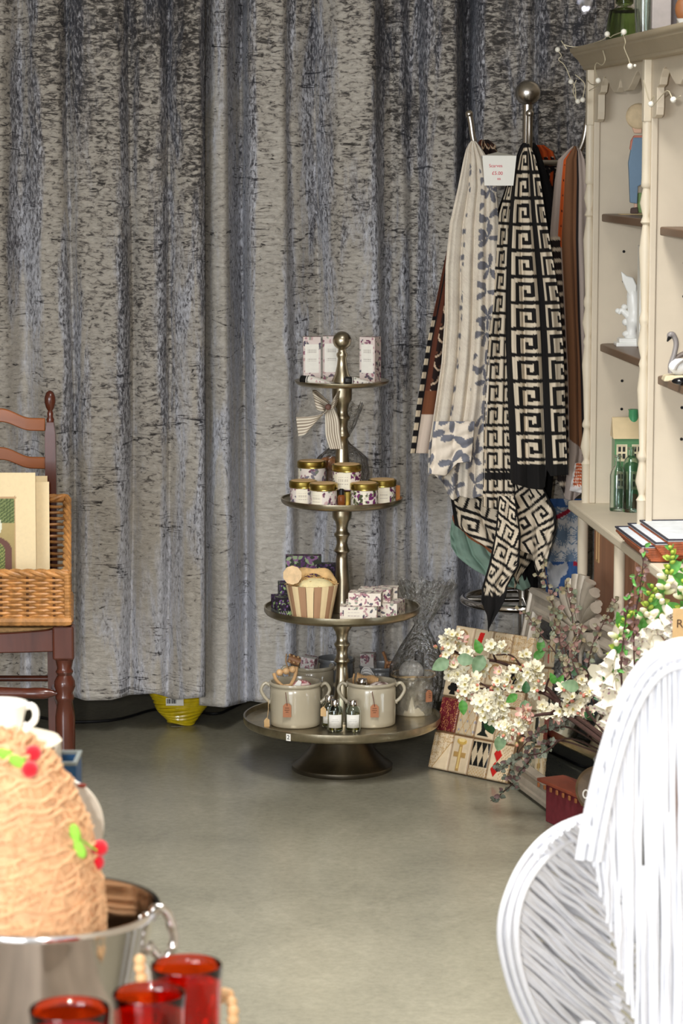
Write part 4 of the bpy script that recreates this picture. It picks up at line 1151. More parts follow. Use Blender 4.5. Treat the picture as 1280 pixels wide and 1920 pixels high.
# ------------------------------------------------------------------ painted dresser on the right
HO = Vector(((1100 - 640) / F * 6.3 + .006, 6.3, 0))
hu = Vector((.0838, -1, 0)).normalized(); hn = Vector((1, .0838, 0)).normalized(); hz = Vector((0, 0, 1))
def H(u, n, z): return HO + hu * u + hn * n + hz * z
hutch = empty('dresser', H(0, 0, 0), 'tall greige painted dresser with a cornice, turned posts and dark shelves', 'dresser')
def hbox(b, u0, u1, n0, n1, z0, z1):
    b.prism([(u0, n0), (u1, n0), (u1, n1), (u0, n1)], HO + hz * z0, hu, hn, hz * (z1 - z0)); return b
BW = .675; NB = 3; HD = .26
z_ct = P(1076, 941, 6.3).z; z_co = P(1100, 130, 6.3).z; z_top = P(1062, 90, 6.33).z
L_ = BW * NB + .03
bb = lambda name, m, *a, par=hutch, **k: hbox(MB(), *a).build(name, M[m], par, smooth=False, **k)
# upper case: sides, dividers, back, top
pin = MB()
for k in range(NB + 1):
    u = k * BW
    bb('side_panel' if k in (0, NB) else 'divider', 'paint_cab', u, u + .022, .012, HD, z_ct, z_co)
    bb('stile', 'paint_cab', u - .006, u + .028, 0, .014, z_ct, z_co + .0, bevel=.002)
    for py in (472, 528, 715, 768):
        c = H(u + .0222, .075, P(1155, py, 6.27).z)
        pin.tube([c, c + hu * .0016], .0034, 8)
        c = H(u + .0222, .22, P(1155, py, 6.27).z); pin.tube([c, c + hu * .0016], .0034, 8)
pin.build('shelf_pin_holes', M['black'], hutch, kind='stuff')
bb('back_board', 'paint_cab', 0, L_, HD, HD + .012, z_ct - .6, z_co + .01)
bb('top_board', 'paint_cab', -.0, L_, .0, HD, z_co + .0, z_co + .016)
# turned posts in front of each stile
def spindle(z0, z1, u, n, r=.0115):
    Lh = z1 - z0
    pr = [(r * .9, 0), (r * .9, .10), (r * 1.05, .105), (r * .6, .115), (r * .6, .12), (r * 1.25, .15), (r * .7, .19), (r * .62, .20), (r * .95, .205), (r * .95, .212), (r * .6, .225), (r * .8, .30), (r * 1.15, .37), (r * .75, .42), (r * .95, .43), (r * .6, .445),
          (r * 1.2, .48), (r * .7, .52), (r * .95, .53), (r * .95, .54), (r * .65, .555), (r * .85, .62), (r * 1.2, .70), (r * .6, .76), (r * 1.0, .765), (r * .6, .78), (r * 1.15, .81), (r * .65, .845), (r * 1.0, .85), (r * .95, .86), (r * .9, .87), (r * .9, 1)]
    b = MB(); b.lathe([(a, z0 + t * Lh) for a, t in pr], 20, (H(u, n, 0).x, H(u, n, 0).y, 0)); return b
z_sp = P(1100, 235, 6.3).z
for k in range(NB + 1):
    u = k * BW + .012
    spindle(z_ct, z_sp, u, -.006).build('turned_post', M['paint_post'], hutch, ang=50)
    hbox(MB(), u - .012, u + .012, -.016, 0, z_sp, z_co).build('post_block', M['paint_post'], hutch, smooth=False, bevel=.002)
# scalloped frieze with brackets
zf = z_co - .055
def frieze(k):
    u0, u1 = k * BW + .026, (k + 1) * BW - .004; w = u1 - u0
    poly = [(0, z_co), (0, z_co - .122), (.030, z_co - .122), (.048, z_co - .116), (.052, z_co - .10), (.052, z_co - .06), (.078, z_co - .055), (.088, z_co - .040), (.110, z_co - .024), (.135, z_co - .021), (.165, z_co - .030)]
    m = w / 2
    poly += [(.200, z_co - .046), (.235, z_co - .058), (m - .045, z_co - .060), (m - .022, z_co - .050), (m - .008, z_co - .036), (m, z_co - .032)]
    full = poly + [(w - x, z) for x, z in reversed(poly[:-1])]
    b = MB(); b.prism(full, H(u0, 0, 0), hu, hz, hn * .016); return b.build('frieze', M['paint_cab'], hutch, smooth=False, bevel=.0015)
for k in range(NB): frieze(k)
# cornice: moulding swept round the far end and the front
prof = [(-.02 if d < 0 else d * .5, h * .64) for d, h in [(-.02, 0), (.006, 0), (.012, .004), (.014, .014), (.020, .018), (.030, .034), (.046, .048), (.052, .052), (.054, .060), (.060, .063), (.064, .068), (.066, .080), (-.02, .080)]]
path = [(-.004, HD), (-.004, -.016), (L_, -.016)]
b = MB(); b.sweep([(p[0], p[1]) for p in path], [(d, h) for d, h in prof], H(0, 0, z_co - .002), hu, hn, hz)
b.build('cornice', M['paint_cornice'], hutch, ang=30)
bb('cornice_top', 'paint_cornice', -.03, L_, -.044, HD, z_co + .046, z_co + .0495)
ZTOP = z_co + .0496
# shelves
z_s1 = P(1131, 415.6, 6.26).z; z_s2 = P(1127, 659, 6.26).z
def shelf(k, z, dn=.018):
    u0, u1 = k * BW + .024, (k + 1) * BW - .001
    poly = [(u0, HD), (u0, dn + .02), (u0 + .006, dn + .006), (u0 + .02, dn), (u1 - .02, dn), (u1 - .006, dn + .006), (u1, dn + .02), (u1, HD)]
    b = MB(); b.prism(poly, HO + hz * z, hu, hn, hz * .018); return b.build('shelf', M['dark_shelf'], hutch, smooth=False, bevel=.003)
for k in range(NB):
    shelf(k, z_s1 - (0, .012, 0)[k]); shelf(k, z_s2 - (0, .02, 0)[k])
# counter and lower case
b = MB(); poly = [(-.035, HD + .02), (-.035, -.03), (-.028, -.042), (L_, -.042), (L_, HD + .02)]
b.prism(poly, HO + hz * (z_ct - .022), hu, hn, hz * .022); b.build('counter', M['paint_post'], hutch, smooth=False, bevel=.004)
bb('base_side', 'paint_cab', 0, .02, .02, HD, 0, z_ct - .022)
for k in range(3):
    u = .03 + k * .54
    bb('cabinet_door', 'terracotta_wood', u, u + .50, .012, .032, .06, z_ct - .03, bevel=.002)
    b = MB(); s_ = u + .04; z0, z1 = z_ct - .13, z_ct - .055
    fr = [(s_, z0), (s_ + .03, z0), (s_ + .03, z1), (s_, z1)]
    b.sweep(fr, [(-.002, 0), (.002, 0), (.002, .003), (-.002, .003)], H(0, .012, 0), hu, hz, -hn, closed=True)
    d_ = [c for c in hutch.children if c.name.startswith('cabinet_door')][-1]
    b.build('pull_frame', M['kraft_pale'], d_, smooth=False)
bb('plinth', 'paint_cab', 0, L_, .03, HD, 0, .06)
for u, n in ((.0, -.012), (.52, -.022), (1.98, -.022)):
    z0, z1 = .0, z_ct - .022
    c = H(u + .012, n, 0); r = .0125; Lh = z1 - z0
    pr = [(r, 0), (r, .12), (r * .6, .13), (r * 1.3, .17), (r * .7, .22), (r * .9, .3), (r * 1.2, .5), (r * .8, .62), (r * .6, .64), (r * 1.3, .665), (r * 1.3, .70), (r * .7, .73), (r * 1.1, .74), (r * .75, .755), (r, .78), (r, 1)]
    b = MB(); b.lathe([(a, z0 + t * Lh) for a, t in pr], 20, (c.x, c.y, 0)); b.build('lower_post', M['paint_post'], hutch, ang=50)

# ---- things on the dresser
def hl(px, py, n):   # point on the dresser at pixel, at depth n behind its front
    d = P(px, py, 1.0) - Vector((0, 0, CAM_H)); o = Vector((0, 0, CAM_H))
    k = (H(0, n, 0) - o).dot(hn) / d.dot(hn); return o + d * k
def at_h(px, Y, z):
    y0, y1 = 0, 1920
    for _ in range(30):
        m = (y0 + y1) / 2
        if P(px, m, Y).z > z: y0 = m
        else: y1 = m
    return P(px, m, Y)
# boy figure
p = at_h(1187, 6.2, z_s1 + .018)
boy = empty('painted_figure', p, 'flat wooden cut-out of a child in blue dungarees seen from behind on the top shelf', 'figurine')
sF = p.y / F
def fig(poly, cpx, cpy, dy, th, name, col, par, bev=.002):
    pts = [(((x - 1187) * sF), ((392 - y) * sF)) for x, y in poly]
    b = MB(); b.col = lin(col); b.prism(pts, p + Vector((0, dy, 0)), (1, 0, 0), (0, 0, 1), (0, th, 0)); return b.build(name, M['matte_paint'], par, smooth=False, bevel=bev)
a_ = np.linspace(0, 2 * PI, 30)[:-1]
fig([(1163, 406), (1215, 408), (1215, 391), (1160, 391)], 0, 0, -.03, .06, 'base', (222, 196, 148), boy)
bo = [c for c in boy.children][0]
b = MB(); b.sph((p.x + 7 * sF, p.y - .004, p.z + (392 - 211) * sF), .030, (1, .45, 1)); b.build('sun_hat', pm('cream_straw', (214, 192, 156), .8, 0, .1, 60, .3), boy)
fig([(1180, 225), (1200, 222), (1200, 242), (1186, 242)], 0, 0, -.006, .012, 'head', (228, 186, 160), boy)
fig([(1180, 256), (1186, 246), (1204, 246), (1212, 262), (1206, 280), (1178, 272)], 0, 0, -.0085, .015, 'shirt', (206, 130, 110), boy)
fig([(1184, 250), (1206, 250), (1210, 320), (1204, 335), (1194, 340), (1193, 372), (1180, 370), (1178, 330), (1176, 296)], 0, 0, -.011, .020, 'dungarees', (122, 148, 172), boy)
fig([(1188, 371), (1194, 371), (1194, 382), (1188, 382)], 0, 0, -.005, .010, 'leg', (224, 184, 160), boy)
fig([(1182, 380), (1194, 378), (1196, 390), (1181, 390)], 0, 0, -.009, .016, 'shoe', (84, 66, 60), boy)
fig([(1195, 352), (1205, 352), (1205, 389), (1194, 389)], 0, 0, .001, .010, 'grass_patch', (130, 160, 100), boy)
# white bird statue
q = at_h(1180, 6.2, z_s2 + .018)
st = empty('white_statue', q, 'white glazed bird statue with raised wings on a stepped base, second shelf', 'statue')
k_ = q.y / F
def sq(px, py, dy=0): return Vector((q.x + (px - 1180) * k_, q.y + dy, q.z + (648 - py) * k_))
b = MB(); b.box(tuple(sq(1183, 645)), (.076, .06, .010)); b.box(tuple(sq(1183, 638)), (.062, .05, .012)); b.build('base', M['white_gloss'], st, smooth=False, bevel=.003)
b = MB()
b.tube(spline([sq(1182, 634), sq(1184, 612), sq(1188, 590), sq(1186, 565), sq(1184, 545), sq(1182, 530)], 24), [.015, .017, .013, .012, .013, .015, .018, .019, .018, .017, .016, .016, .016, .016, .016, .015, .015, .014, .013, .012, .011, .010, .008, .005], 14)
b.tube(spline([sq(1180, 595), sq(1172, 588), sq(1164, 582), sq(1158, 588)], 12), np.linspace(.010, .0045, 12), 10)
b.sph(tuple(sq(1169, 576)), .0075); b.sph(tuple(sq(1157, 583)), .0065); b.sph(tuple(sq(1172, 604)), .0085); b.sph(tuple(sq(1178, 626)), .011, (1.4, 1, .8))
b.build('bird', M['white_gloss'], st)
for sgn, pts in ((-1, [sq(1184, 560), sq(1176, 545), sq(1168, 528), sq(1162, 510)]), (1, [sq(1188, 560, .004), sq(1194, 540, .004), sq(1200, 524, .004), sq(1206, 505, .004)])):
    pl_ = [(1161, 508), (1172, 517), (1184, 520), (1191, 535), (1190, 566), (1178, 556), (1170, 540), (1164, 526)] if sgn < 0 else [(1190, 545), (1196, 524), (1205, 507), (1211, 528), (1206, 548), (1196, 560)]
    b = MB(); b.prism([((x - 1180) * k_, (648 - y) * k_) for x, y in pl_], q + Vector((0, -.012 if sgn < 0 else .004, 0)), (1, 0, 0), (0, 0, 1), (0, .012, 0)); b.build('wing', M['white_gloss'], st, bevel=.003)
# white book upright beside it
q2 = Vector((q.x + (1194 - 1180) * k_, q.y - .055, z_s2 + .018))
b = MB(); b.box((q2.x + .005, q2.y, q2.z + .118), (.020, .05, .232)); o = b.build('white_book', M['card'], None, smooth=False, bevel=.001)
one(o, q2, 'tall white spined book standing in front of the white statue', 'book')
b = MB()
for i in range(26):
    zz_ = q2.z + .025 + i * .0062
    if i in (9, 10, 17): continue
    b.box((q2.x + .008 + .001 * (i % 2), q2.y - .0255, zz_), (.005 - .001 * (i % 3), .0006, .003))
b.build('spine_print', pm('grey_print', (150, 150, 154), .8), o, smooth=False)
# swan
q = at_h(1266, 5.5, z_s2 - .002)
sw = empty('swan_ornament', q, 'grey necked white swan ornament on a cream base, at the right frame edge', 'ornament'); k_ = q.y / F
zb_ = 680
def wq(px, py, dy=0): return Vector((q.x + (px - 1266) * k_, q.y + dy, q.z + (zb_ - py) * k_))
b = MB(); b.box(tuple(wq(1268, 677)), (.060, .05, .012), taper=.85); b.build('base', pm('cream_base', (206, 192, 160), .5), sw, smooth=False, bevel=.003)
b = MB(); b.tube(spline([wq(1257, 668), wq(1257, 652), wq(1263, 632), wq(1266, 612), wq(1261, 598), wq(1255, 596), wq(1251, 603)], 30), [.006] * 6 + [.0055] * 14 + [.0062] * 6 + [.006, .005, .004, .003], 12); b.build('neck', pm('grey_lacquer', (138, 132, 130), .3, 0, .1, 30), sw)
b = MB(); b.tube([wq(1254, 600, -.001), wq(1249, 609, -.001)], [.0055, .0012], 8); b.build('beak', M['black'], sw)
b = MB(); b.sph(tuple(wq(1272, 656)), .019, (1.2, .8, .95)); b.tube(spline([wq(1262, 660, -.012), wq(1268, 650, -.014), wq(1282, 640, -.012)], 10), np.linspace(.011, .005, 10), 10, flat=.5); b.build('body', M['white_gloss'], sw)
b = MB(); b.tube(spline([wq(1264, 652), wq(1270, 638), wq(1285, 630)], 10), np.linspace(.004, .006, 10), 8); b.build('back_feather', pm('brown_lacquer', (104, 92, 84), .4), sw)
q = at_h(1278, 5.36, z_s2 - .002)
b = MB(); b.sph((q.x, q.y, q.z + .008), .014, (1.5, 1, .55), 24, 12); one(b.build('black_dish', pm('black_gloss', (16, 16, 20), .08), None), q, 'small glossy black dish on the shelf below the swan', 'dish')
# green house lantern
def hz_at(px, py, n, z): 
    v = Vector(hl(px, py, n)); v.z = z; return v
q = at_h(1180, 6.21, z_ct)
hs = empty('house_lantern', q, 'green ceramic town house lantern with white windows and a cream roof', 'lantern'); k_ = q.y / F
gb = q.z
w_, d_, h_ = .105, .065, (960 - 828) * k_
cx, cy = q.x + .012, q.y
def hface(k, x, y, w, h):
    C = np.zeros(x.shape + (3,)) + lin((92, 142, 96))
    if k == 0:
        for wx in (.16, .50, .84):
            for wy in (.80, .42):
                mm = (abs(x - w * wx) < w * .11) & (abs(y - h * wy) < h * .115); C[mm] = lin((228, 214, 178))
                for ax, ay in ((-1, -1), (1, -1), (-1, 1), (1, 1)):
                    m2 = (abs(x - w * wx - ax * w * .045) < w * .030) & (abs(y - h * wy - ay * h * .05) < h * .035); C[m2] = lin((34, 36, 34))
        mm = (abs(x - w * .5) < w * .1) & (y < h * .24); C[mm] = lin((140, 84, 60))
        C[(y < h * .02)] = lin((230, 216, 186)); C[(abs(y - h * .1) < h * .02) & (abs(x - w * .8) < w * .05)] = lin((200, 170, 70))
    return C
o = printed_box('walls', (cx, cy, gb), (w_, d_, h_), 0, hface, None, M['ceramic'], res=.0009); adopt(o, hs)
b = MB()
for wx in (.16, .50, .84):
    for wy in (.80, .42):
        c0 = (cx - w_ / 2 + w_ * wx, cy - d_ / 2 - .0006, gb + h_ * wy); ww, hh = w_ * .11, h_ * .115
        b.sweep([(-ww, -hh), (ww, -hh), (ww, hh), (-ww, hh)], [(-.001, 0), (.001, 0), (.001, .0018), (-.001, .0018)], c0, (1, 0, 0), (0, 0, 1), (0, -1, 0), closed=True)
b.build('window_frames', pm('cream_glaze', (232, 220, 188), .3), hs, smooth=False)
b = MB(); b.prism([(-d_ / 2 - .006, 0), (d_ / 2 + .006, 0), (.004, .048), (-.004, .048)], (cx - w_ / 2 - .004, cy, gb + h_), (0, 1, 0), (0, 0, 1), (w_ + .008, 0, 0)); b.build('roof', pm('cream_roof_glaze', (222, 200, 158), .35, 0, .08, 20), hs, smooth=False, bevel=.002)
b = MB(); b.lathe([(.012, gb + h_ + .03), (.0115, gb + h_ + .062), (.013, gb + h_ + .066), (.009, gb + h_ + .066), (.009, gb + h_ + .05)], 20, (cx - .006, cy, 0)); b.build('chimney', pm('green_glaze', (76, 150, 104), .2), hs)
def gbottle(px, n, rb, h, hb, mt, lab, grp, sqr=True):
    q = at_h(px, n, z_ct); e = empty('glass_bottle', q, lab, 'bottle', grp); x, y, z = q
    b = MB(); pr = [(0, .001), (rb * .96, .001), (rb, .004), (rb, hb), (rb * .8, hb + .012), (rb * .36, hb + .022), (rb * .34, h - .006), (rb * .46, h - .005), (rb * .46, h), (rb * .28, h), (rb * .26, hb + .022), (rb * .7, hb + .010), (rb * .9, hb - .002), (rb * .9, .008), (0, .006)]
    b.lathe([(a, z + c) for a, c in pr], 32, (x, y, 0)); return b.build('bottle_glass', M[mt], e)
gbottle(1182, 6.12, .0195, (972 - 850) * 6.2 / F, .110, 'glass_green', 'pale green glass bottle in front of the green house lantern', 'glass bottles on the dresser counter')
gbottle(1157, 6.14, .0185, (967 - 862) * 6.2 / F, .085, 'glass_clear', 'clear glass bottle left of the green bottle on the dresser counter', 'glass bottles on the dresser counter')
q = at_h(1203, 5.9, z_ct); b = MB(); b.box((q.x, q.y, q.z + .02), (.02, .03, .04)); one(b.build('black_box', M['black'], None, smooth=False, bevel=.002), q, 'small black box at the foot of the middle dresser post', 'box')
# on top of the cornice
def topq(px, n):
    q = hl(px, 60, n); q.z = ZTOP; return q
q = topq(1170, .02); k_ = q.y / F
dj = empty('glass_demijohn', q, 'squat olive green textured glass jar on top of the dresser', 'jar')
b = MB(); R0 = 33 * k_; pr = [(0, .0), (R0 * .95, .0), (R0, .006), (R0 * 1.0, .03), (R0 * .88, .062), (R0 * .8, .072), (R0 * .4, .078), (R0 * .36, .082), (R0 * .5, .086), (R0 * .5, .12), (R0 * .42, .12), (R0 * .42, .09), (R0 * .33, .085), (R0 * .75, .066), (R0 * .9, .03), (R0 * .9, .008), (0, .006)]
b.lathe([(a, q.z + c) for a, c in pr], 48, (q.x, q.y, 0), flute=(14, .02)); b.build('jar_glass', M['glass_olive'], dj)
q = topq(1207, .03); cg = empty('cut_glass_vase', q, 'clear cut glass vase beside the olive jar on the dresser top', 'vase')
b = MB(); b.lathe([(0, q.z), (.017, q.z), (.020, q.z + .05), (.022, q.z + .14), (.0195, q.z + .14), (.0175, q.z + .05), (.014, q.z + .008), (0, q.z + .006)], 36, (q.x, q.y, 0), flute=(12, .045)); b.build('vase_glass', M['glass_clear'], cg, ang=10)
q = topq(1238, .03); cb = empty('boxed_bottle', q, 'clear and pink bottle with a dark brown foot on the dresser top', 'bottle')
b = MB(); b.box((q.x, q.y, q.z + .007), (.040, .03, .014)); b.build('dark_base', pm('dark_brown', (66, 44, 34), .3), cb, smooth=False, bevel=.001)
b = MB(); b.box((q.x, q.y, q.z + .078), (.040, .03, .128)); b.build('frosted_body', pm('frosted_acrylic', (236, 226, 222), .25, 0, .1, 30, trans=.4), cb, smooth=False, bevel=.002)
q = topq(1259, .06); b = MB(); b.box((q.x, q.y, q.z + .07), (.014, .05, .14)); one(b.build('grey_box', pm('grey_card', (112, 104, 106), .6), None, smooth=False, bevel=.001), q, 'narrow grey box next to the frosted bottle on the dresser top', 'box')
q = topq(1281, .03); cu = empty('egg_cup', q, 'brown egg shape in a white cup at the top right corner', 'cup')
b = MB(); b.lathe([(0, q.z), (.012, q.z), (.008, q.z + .008), (.010, q.z + .016), (.015, q.z + .024), (.0135, q.z + .024), (0, q.z + .016)], 24, (q.x, q.y, 0)); b.build('cup_body', M['white_gloss'], cu)
b = MB(); b.sph((q.x, q.y, q.z + .043), .018, (1, 1, 1.4)); b.build('egg', pm('brown_egg', (160, 104, 64), .5), cu)
# fairy lights with pearl bulbs trailing over the cornice corner
fl = empty('fairy_lights', H(-.04, -.05, ZTOP), 'string of cream wire and pearl fairy lights trailing over the dresser cornice', 'fairy lights')
hits = [(1043, 92), (1060, 80), (1138, 63), (1146, 45), (1139, 70), (1168, 60), (1172, 38), (1166, 62), (1170, 80), (1176, 100), (1181, 122), (1176, 136)]
def over(px, py, n=-.062): return Vector(hl(px, py, n))
b = MB()
wires = [[(1045, 95), (1052, 104), (1047, 112), (1056, 120), (1062, 130), (1070, 150), (1078, 165), (1079, 188)],
         [(1062, 92), (1052, 76), (1058, 84), (1078, 88), (1100, 84), (1120, 78), (1134, 72), (1138, 62), (1143, 70), (1150, 66), (1166, 60)],
         [(1166, 60), (1172, 78), (1170, 90), (1178, 110), (1181, 122)], [(1130, 95), (1134, 112), (1128, 122), (1118, 118), (1115, 130), (1121, 148)],
         [(1078, 140), (1090, 150), (1096, 160), (1092, 186)], [(1080, 150), (1074, 170), (1082, 190)], [(1100, 150), (1108, 158), (1120, 160), (1104, 170)]]
for w in wires:
    pts = [P(x, y, 6.22) if x < 1112 else over(x, y) for x, y in w]; b.tube(spline(pts, len(pts) * 5), .0010, 5)
pts = [over(x, y, -.026) for x, y in [(1206, 150), (1212, 175), (1218, 190), (1226, 180), (1222, 200), (1250, 170), (1262, 188), (1275, 180)]]; b.tube(spline(pts, 40), .0010, 5)
b.build('wire', M['wire'], fl)
for k, (x, y) in enumerate([(1045, 93), (1070, 153), (1083, 190), (1092, 187), (1121, 151), (1181, 124), (1190, 123), (1169, 60), (1138, 64), (1220, 195), (1262, 187)]):
    c = P(x, y, 6.22) if x < 1112 else over(x, y, -.03 if x > 1200 else -.064)
    b = MB(); b.sph(tuple(c), .0062 if k != 6 else .003, nu=12, nv=8); b.build('bulb', M['led'], fl)
# wicker trays lined with white on the counter
for k, (u0, n0, zz0, lab) in enumerate(((.70, -.038, 0, 'front wicker tray with white lining on the dresser counter'), (.712, -.013, .008, 'middle wicker tray leaning on the front one'), (.724, .010, .016, 'rear wicker tray, highest, with the widest white face'))):
    q = H(u0, n0, z_ct + zz0 + .001); tr = empty('lined_tray', q, lab, 'tray', 'white lined wicker trays on the dresser counter')
    pr = [(0, 0), (.22, 0), (.22, .15), (0, .15)]
    b = MB()
    for j in range(7):
        e_ = -.02 + .0035 * j; path = [(0 - e_, 0 - e_ * .4), (.26 + e_, -e_ * .4), (.26 + e_, .17), (-e_, .17)]
        path = [(0 - .004 * j, -.003 * j), (.26, -.003 * j), (.26, .17), (0 - .004 * j, .17)]
        pts = []
        for i in range(4):
            a, c = path[i], path[(i + 1) % 4]
            for t in np.linspace(0, 1, 10)[:-1]: pts.append(H(u0 + a[0] + (c[0] - a[0]) * t, n0 + a[1] + (c[1] - a[1]) * t, q.z + .004 + .0036 * j + .0008 * ((len(pts)) % 2)))
        b.tube(pts, .0034, 6, closed=True)
    b.build('woven_side', pm('red_brown_wicker', (150, 78, 44), .5, 0, .4, 60, .3), tr, kind='stuff')
    b = MB(); b.prism([(-.026, -.02), (.26, -.02), (.26, .17), (-.026, .17)], H(u0, n0, q.z + .029), hu, hn, hz * .004); b.build('lining', pm('blue_white_lining', (214, 220, 226), .5), tr, smooth=False, bevel=.001)
    b = MB(); b.sweep([(-.026, -.02), (.26, -.02), (.26, .17), (-.026, .17)], [(-.002, .003), (.002, .003), (.002, .006), (-.002, .006)], H(u0, n0, q.z + .029), hu, hn, hz, closed=True); b.build('edge', pm('navy_piping', (40, 40, 56), .6), tr, smooth=False)
# ------------------------------------------------------------------ ladder back chair
YF, YBk = 5.85, 6.22      # front legs / back posts
def xp(px, Y): return (px - 640) / F * Y
chair = empty('ladder_back_chair', (xp(-40, 6.0), 6.0, 0), 'dark mahogany ladder back chair with wavy slats at the left edge', 'chair')
xR, xLb = xp(92, YBk), xp(92, YBk) - .40
xF, xFL = xp(112, YF), xp(112, YF) - .46
zfin = P(92, 732, YBk).z
for x in (xR, xLb):
    b = MB()
    z0 = zfin - .072
    b.sweep([(-.0135, -.0135), (.0135, -.0135), (.0135, .0135), (-.0135, .0135)], [(-.0, 0), (.0, .44), (-.001, z0 - .03), (-.005, z0 - .002), (-.013, z0 - .002), (-.013, 0)], (x, YBk, 0), (1, 0, 0), (0, 1, 0), (0, 0, 1), closed=True)
    b.build('back_post', M['mahogany'], chair, bevel=.003, ang=40)
    b = MB(); b.lathe([(.008, z0 - .004), (.0095, z0 + .004), (.0065, z0 + .010), (.0075, z0 + .018), (.0055, z0 + .024), (.010, z0 + .032), (.0132, z0 + .045), (.0128, z0 + .056), (.009, z0 + .067), (.003, z0 + .0715), (0, z0 + .072)], 24, (x, YBk, 0)); b.build('finial', M['mahogany'], chair)
def slat(py_top, py_bot):
    zt, zb = P(92, py_top, YBk).z, P(92, py_bot, YBk).z
    n = 50; u = np.linspace(0, 1, n); x = xLb + .012 + u * (xR - xLb - .024)
    sm_ = np.clip((np.abs(u - .5) - .22) / .19, 0, 1); sm_ = 1 - sm_ * sm_ * (3 - 2 * sm_)
    wave = .022 * sm_; wave2 = .020 * sm_
    top = zt + wave - .0; bot = zb + wave2
    bow = .018 * (1 - (2 * u - 1) ** 2)
    V = []
    for i in range(n):
        V += [(x[i], YBk - .006 + bow[i], top[i]), (x[i], YBk + .006 + bow[i], top[i]), (x[i], YBk + .006 + bow[i], bot[i]), (x[i], YBk - .006 + bow[i], bot[i])]
    f = [(0, 1, 2, 3), tuple(4 * (n - 1) + k for k in (3, 2, 1, 0))]
    for i in range(n - 1):
        for k in range(4):
            f.append((4 * i + k, 4 * (i + 1) + k, 4 * (i + 1) + (k + 1) % 4, 4 * i + (k + 1) % 4))
    b = MB(); b.add(V, f); return b.build('slat', M['oak_slat'], chair, bevel=.0025, ang=40)
for a, c in ((784, 808), (857, 879), (930, 954), (1003, 1027)): slat(a, c)
zs = P(112, 1172, YF).z
for x in (xF, xFL):
    b = MB(); b.box((x, YF, zs - .038), (.048, .046, .076)); b.build('leg_block', M['mahogany'], chair, bevel=.005, smooth=False)
    Lh = zs - .076
    pr = [(.016, 0), (.018, .03), (.021, Lh * .30), (.0225, Lh * .55), (.022, Lh * .66), (.017, Lh * .75), (.021, Lh * .765), (.021, Lh * .78), (.018, Lh * .80), (.024, Lh * .84), (.023, Lh * .87), (.016, Lh * .905), (.020, Lh * .925), (.016, Lh * .945), (.021, Lh)]
    b = MB(); b.lathe(pr, 28, (x, YF, 0)); b.build('leg', M['mahogany'], chair, ang=50)
# rails: curved front apron, sides, back
n = 30; u = np.linspace(0, 1, n); x = xFL + .02 + u * (xF - xFL - .04)
top = zs - .006 - .012 * np.sin(u * PI) ** .8; bot = zs - .058 - .0 * u - .004 * np.sin(u * PI)
b = MB(); V = []
for i in range(n): V += [(x[i], YF - .016, top[i]), (x[i], YF + .006, top[i]), (x[i], YF + .006, bot[i]), (x[i], YF - .016, bot[i])]
f = [(0, 1, 2, 3), tuple(4 * (n - 1) + k for k in (3, 2, 1, 0))] + [(4 * i + k, 4 * (i + 1) + k, 4 * (i + 1) + (k + 1) % 4, 4 * i + (k + 1) % 4) for i in range(n - 1) for k in range(4)]
b.add(V, f); b.build('seat_rail', M['mahogany'], chair, bevel=.003)
for x0, x1 in ((xF, xR), (xFL, xLb)):
    b = MB(); b.tube([(x0, YF, zs - .035), (x1, YBk, zs - .035)], .018, 12); b.build('seat_rail', M['mahogany'], chair)
b = MB(); b.tube([(xLb, YBk, zs - .035), (xR, YBk, zs - .035)], .014, 12); b.build('seat_rail', M['mahogany'], chair)
# rush seat
b = MB(); b.prism([(xFL + .01, YF), (xF - .01, YF), (xR - .005, YBk - .01), (xLb + .005, YBk - .01)], (0, 0, zs - .022), (1, 0, 0), (0, 1, 0), (0, 0, .016)); b.build('rush_seat', pm('rush_weave', (170, 132, 84), .7, 0, .3, 90, .5, sc3=(1, 4, 1)), chair, smooth=False, bevel=.004)
zr1 = P(112, 1272, YBk).z
b = MB(); b.tube([(xLb, YBk, zr1), (xR, YBk, zr1)], .0075, 12); b.build('stretcher', M['mahogany'], chair)
zr2 = P(80, 1300, YF).z
b = MB(); m = 40; t = np.linspace(0, 1, m); rr = .010 + .007 * np.exp(-((t - .5) / .28) ** 2); rr[4:7] = .013; rr[-7:-4] = .013; rr[:3] = .006; rr[-3:] = .006
b.tube([(xFL + (xF - xFL) * k, YF, zr2) for k in t], rr, 16); b.build('stretcher', M['mahogany'], chair, ang=50)
for x0, x1 in ((xF, xR), (xFL, xLb)):
    for z in (zr2 + .05, zr2 - .06):
        b = MB(); b.tube([(x0, YF, z), (x1, YBk, z)], .009, 12); b.build('stretcher', M['mahogany'], chair)

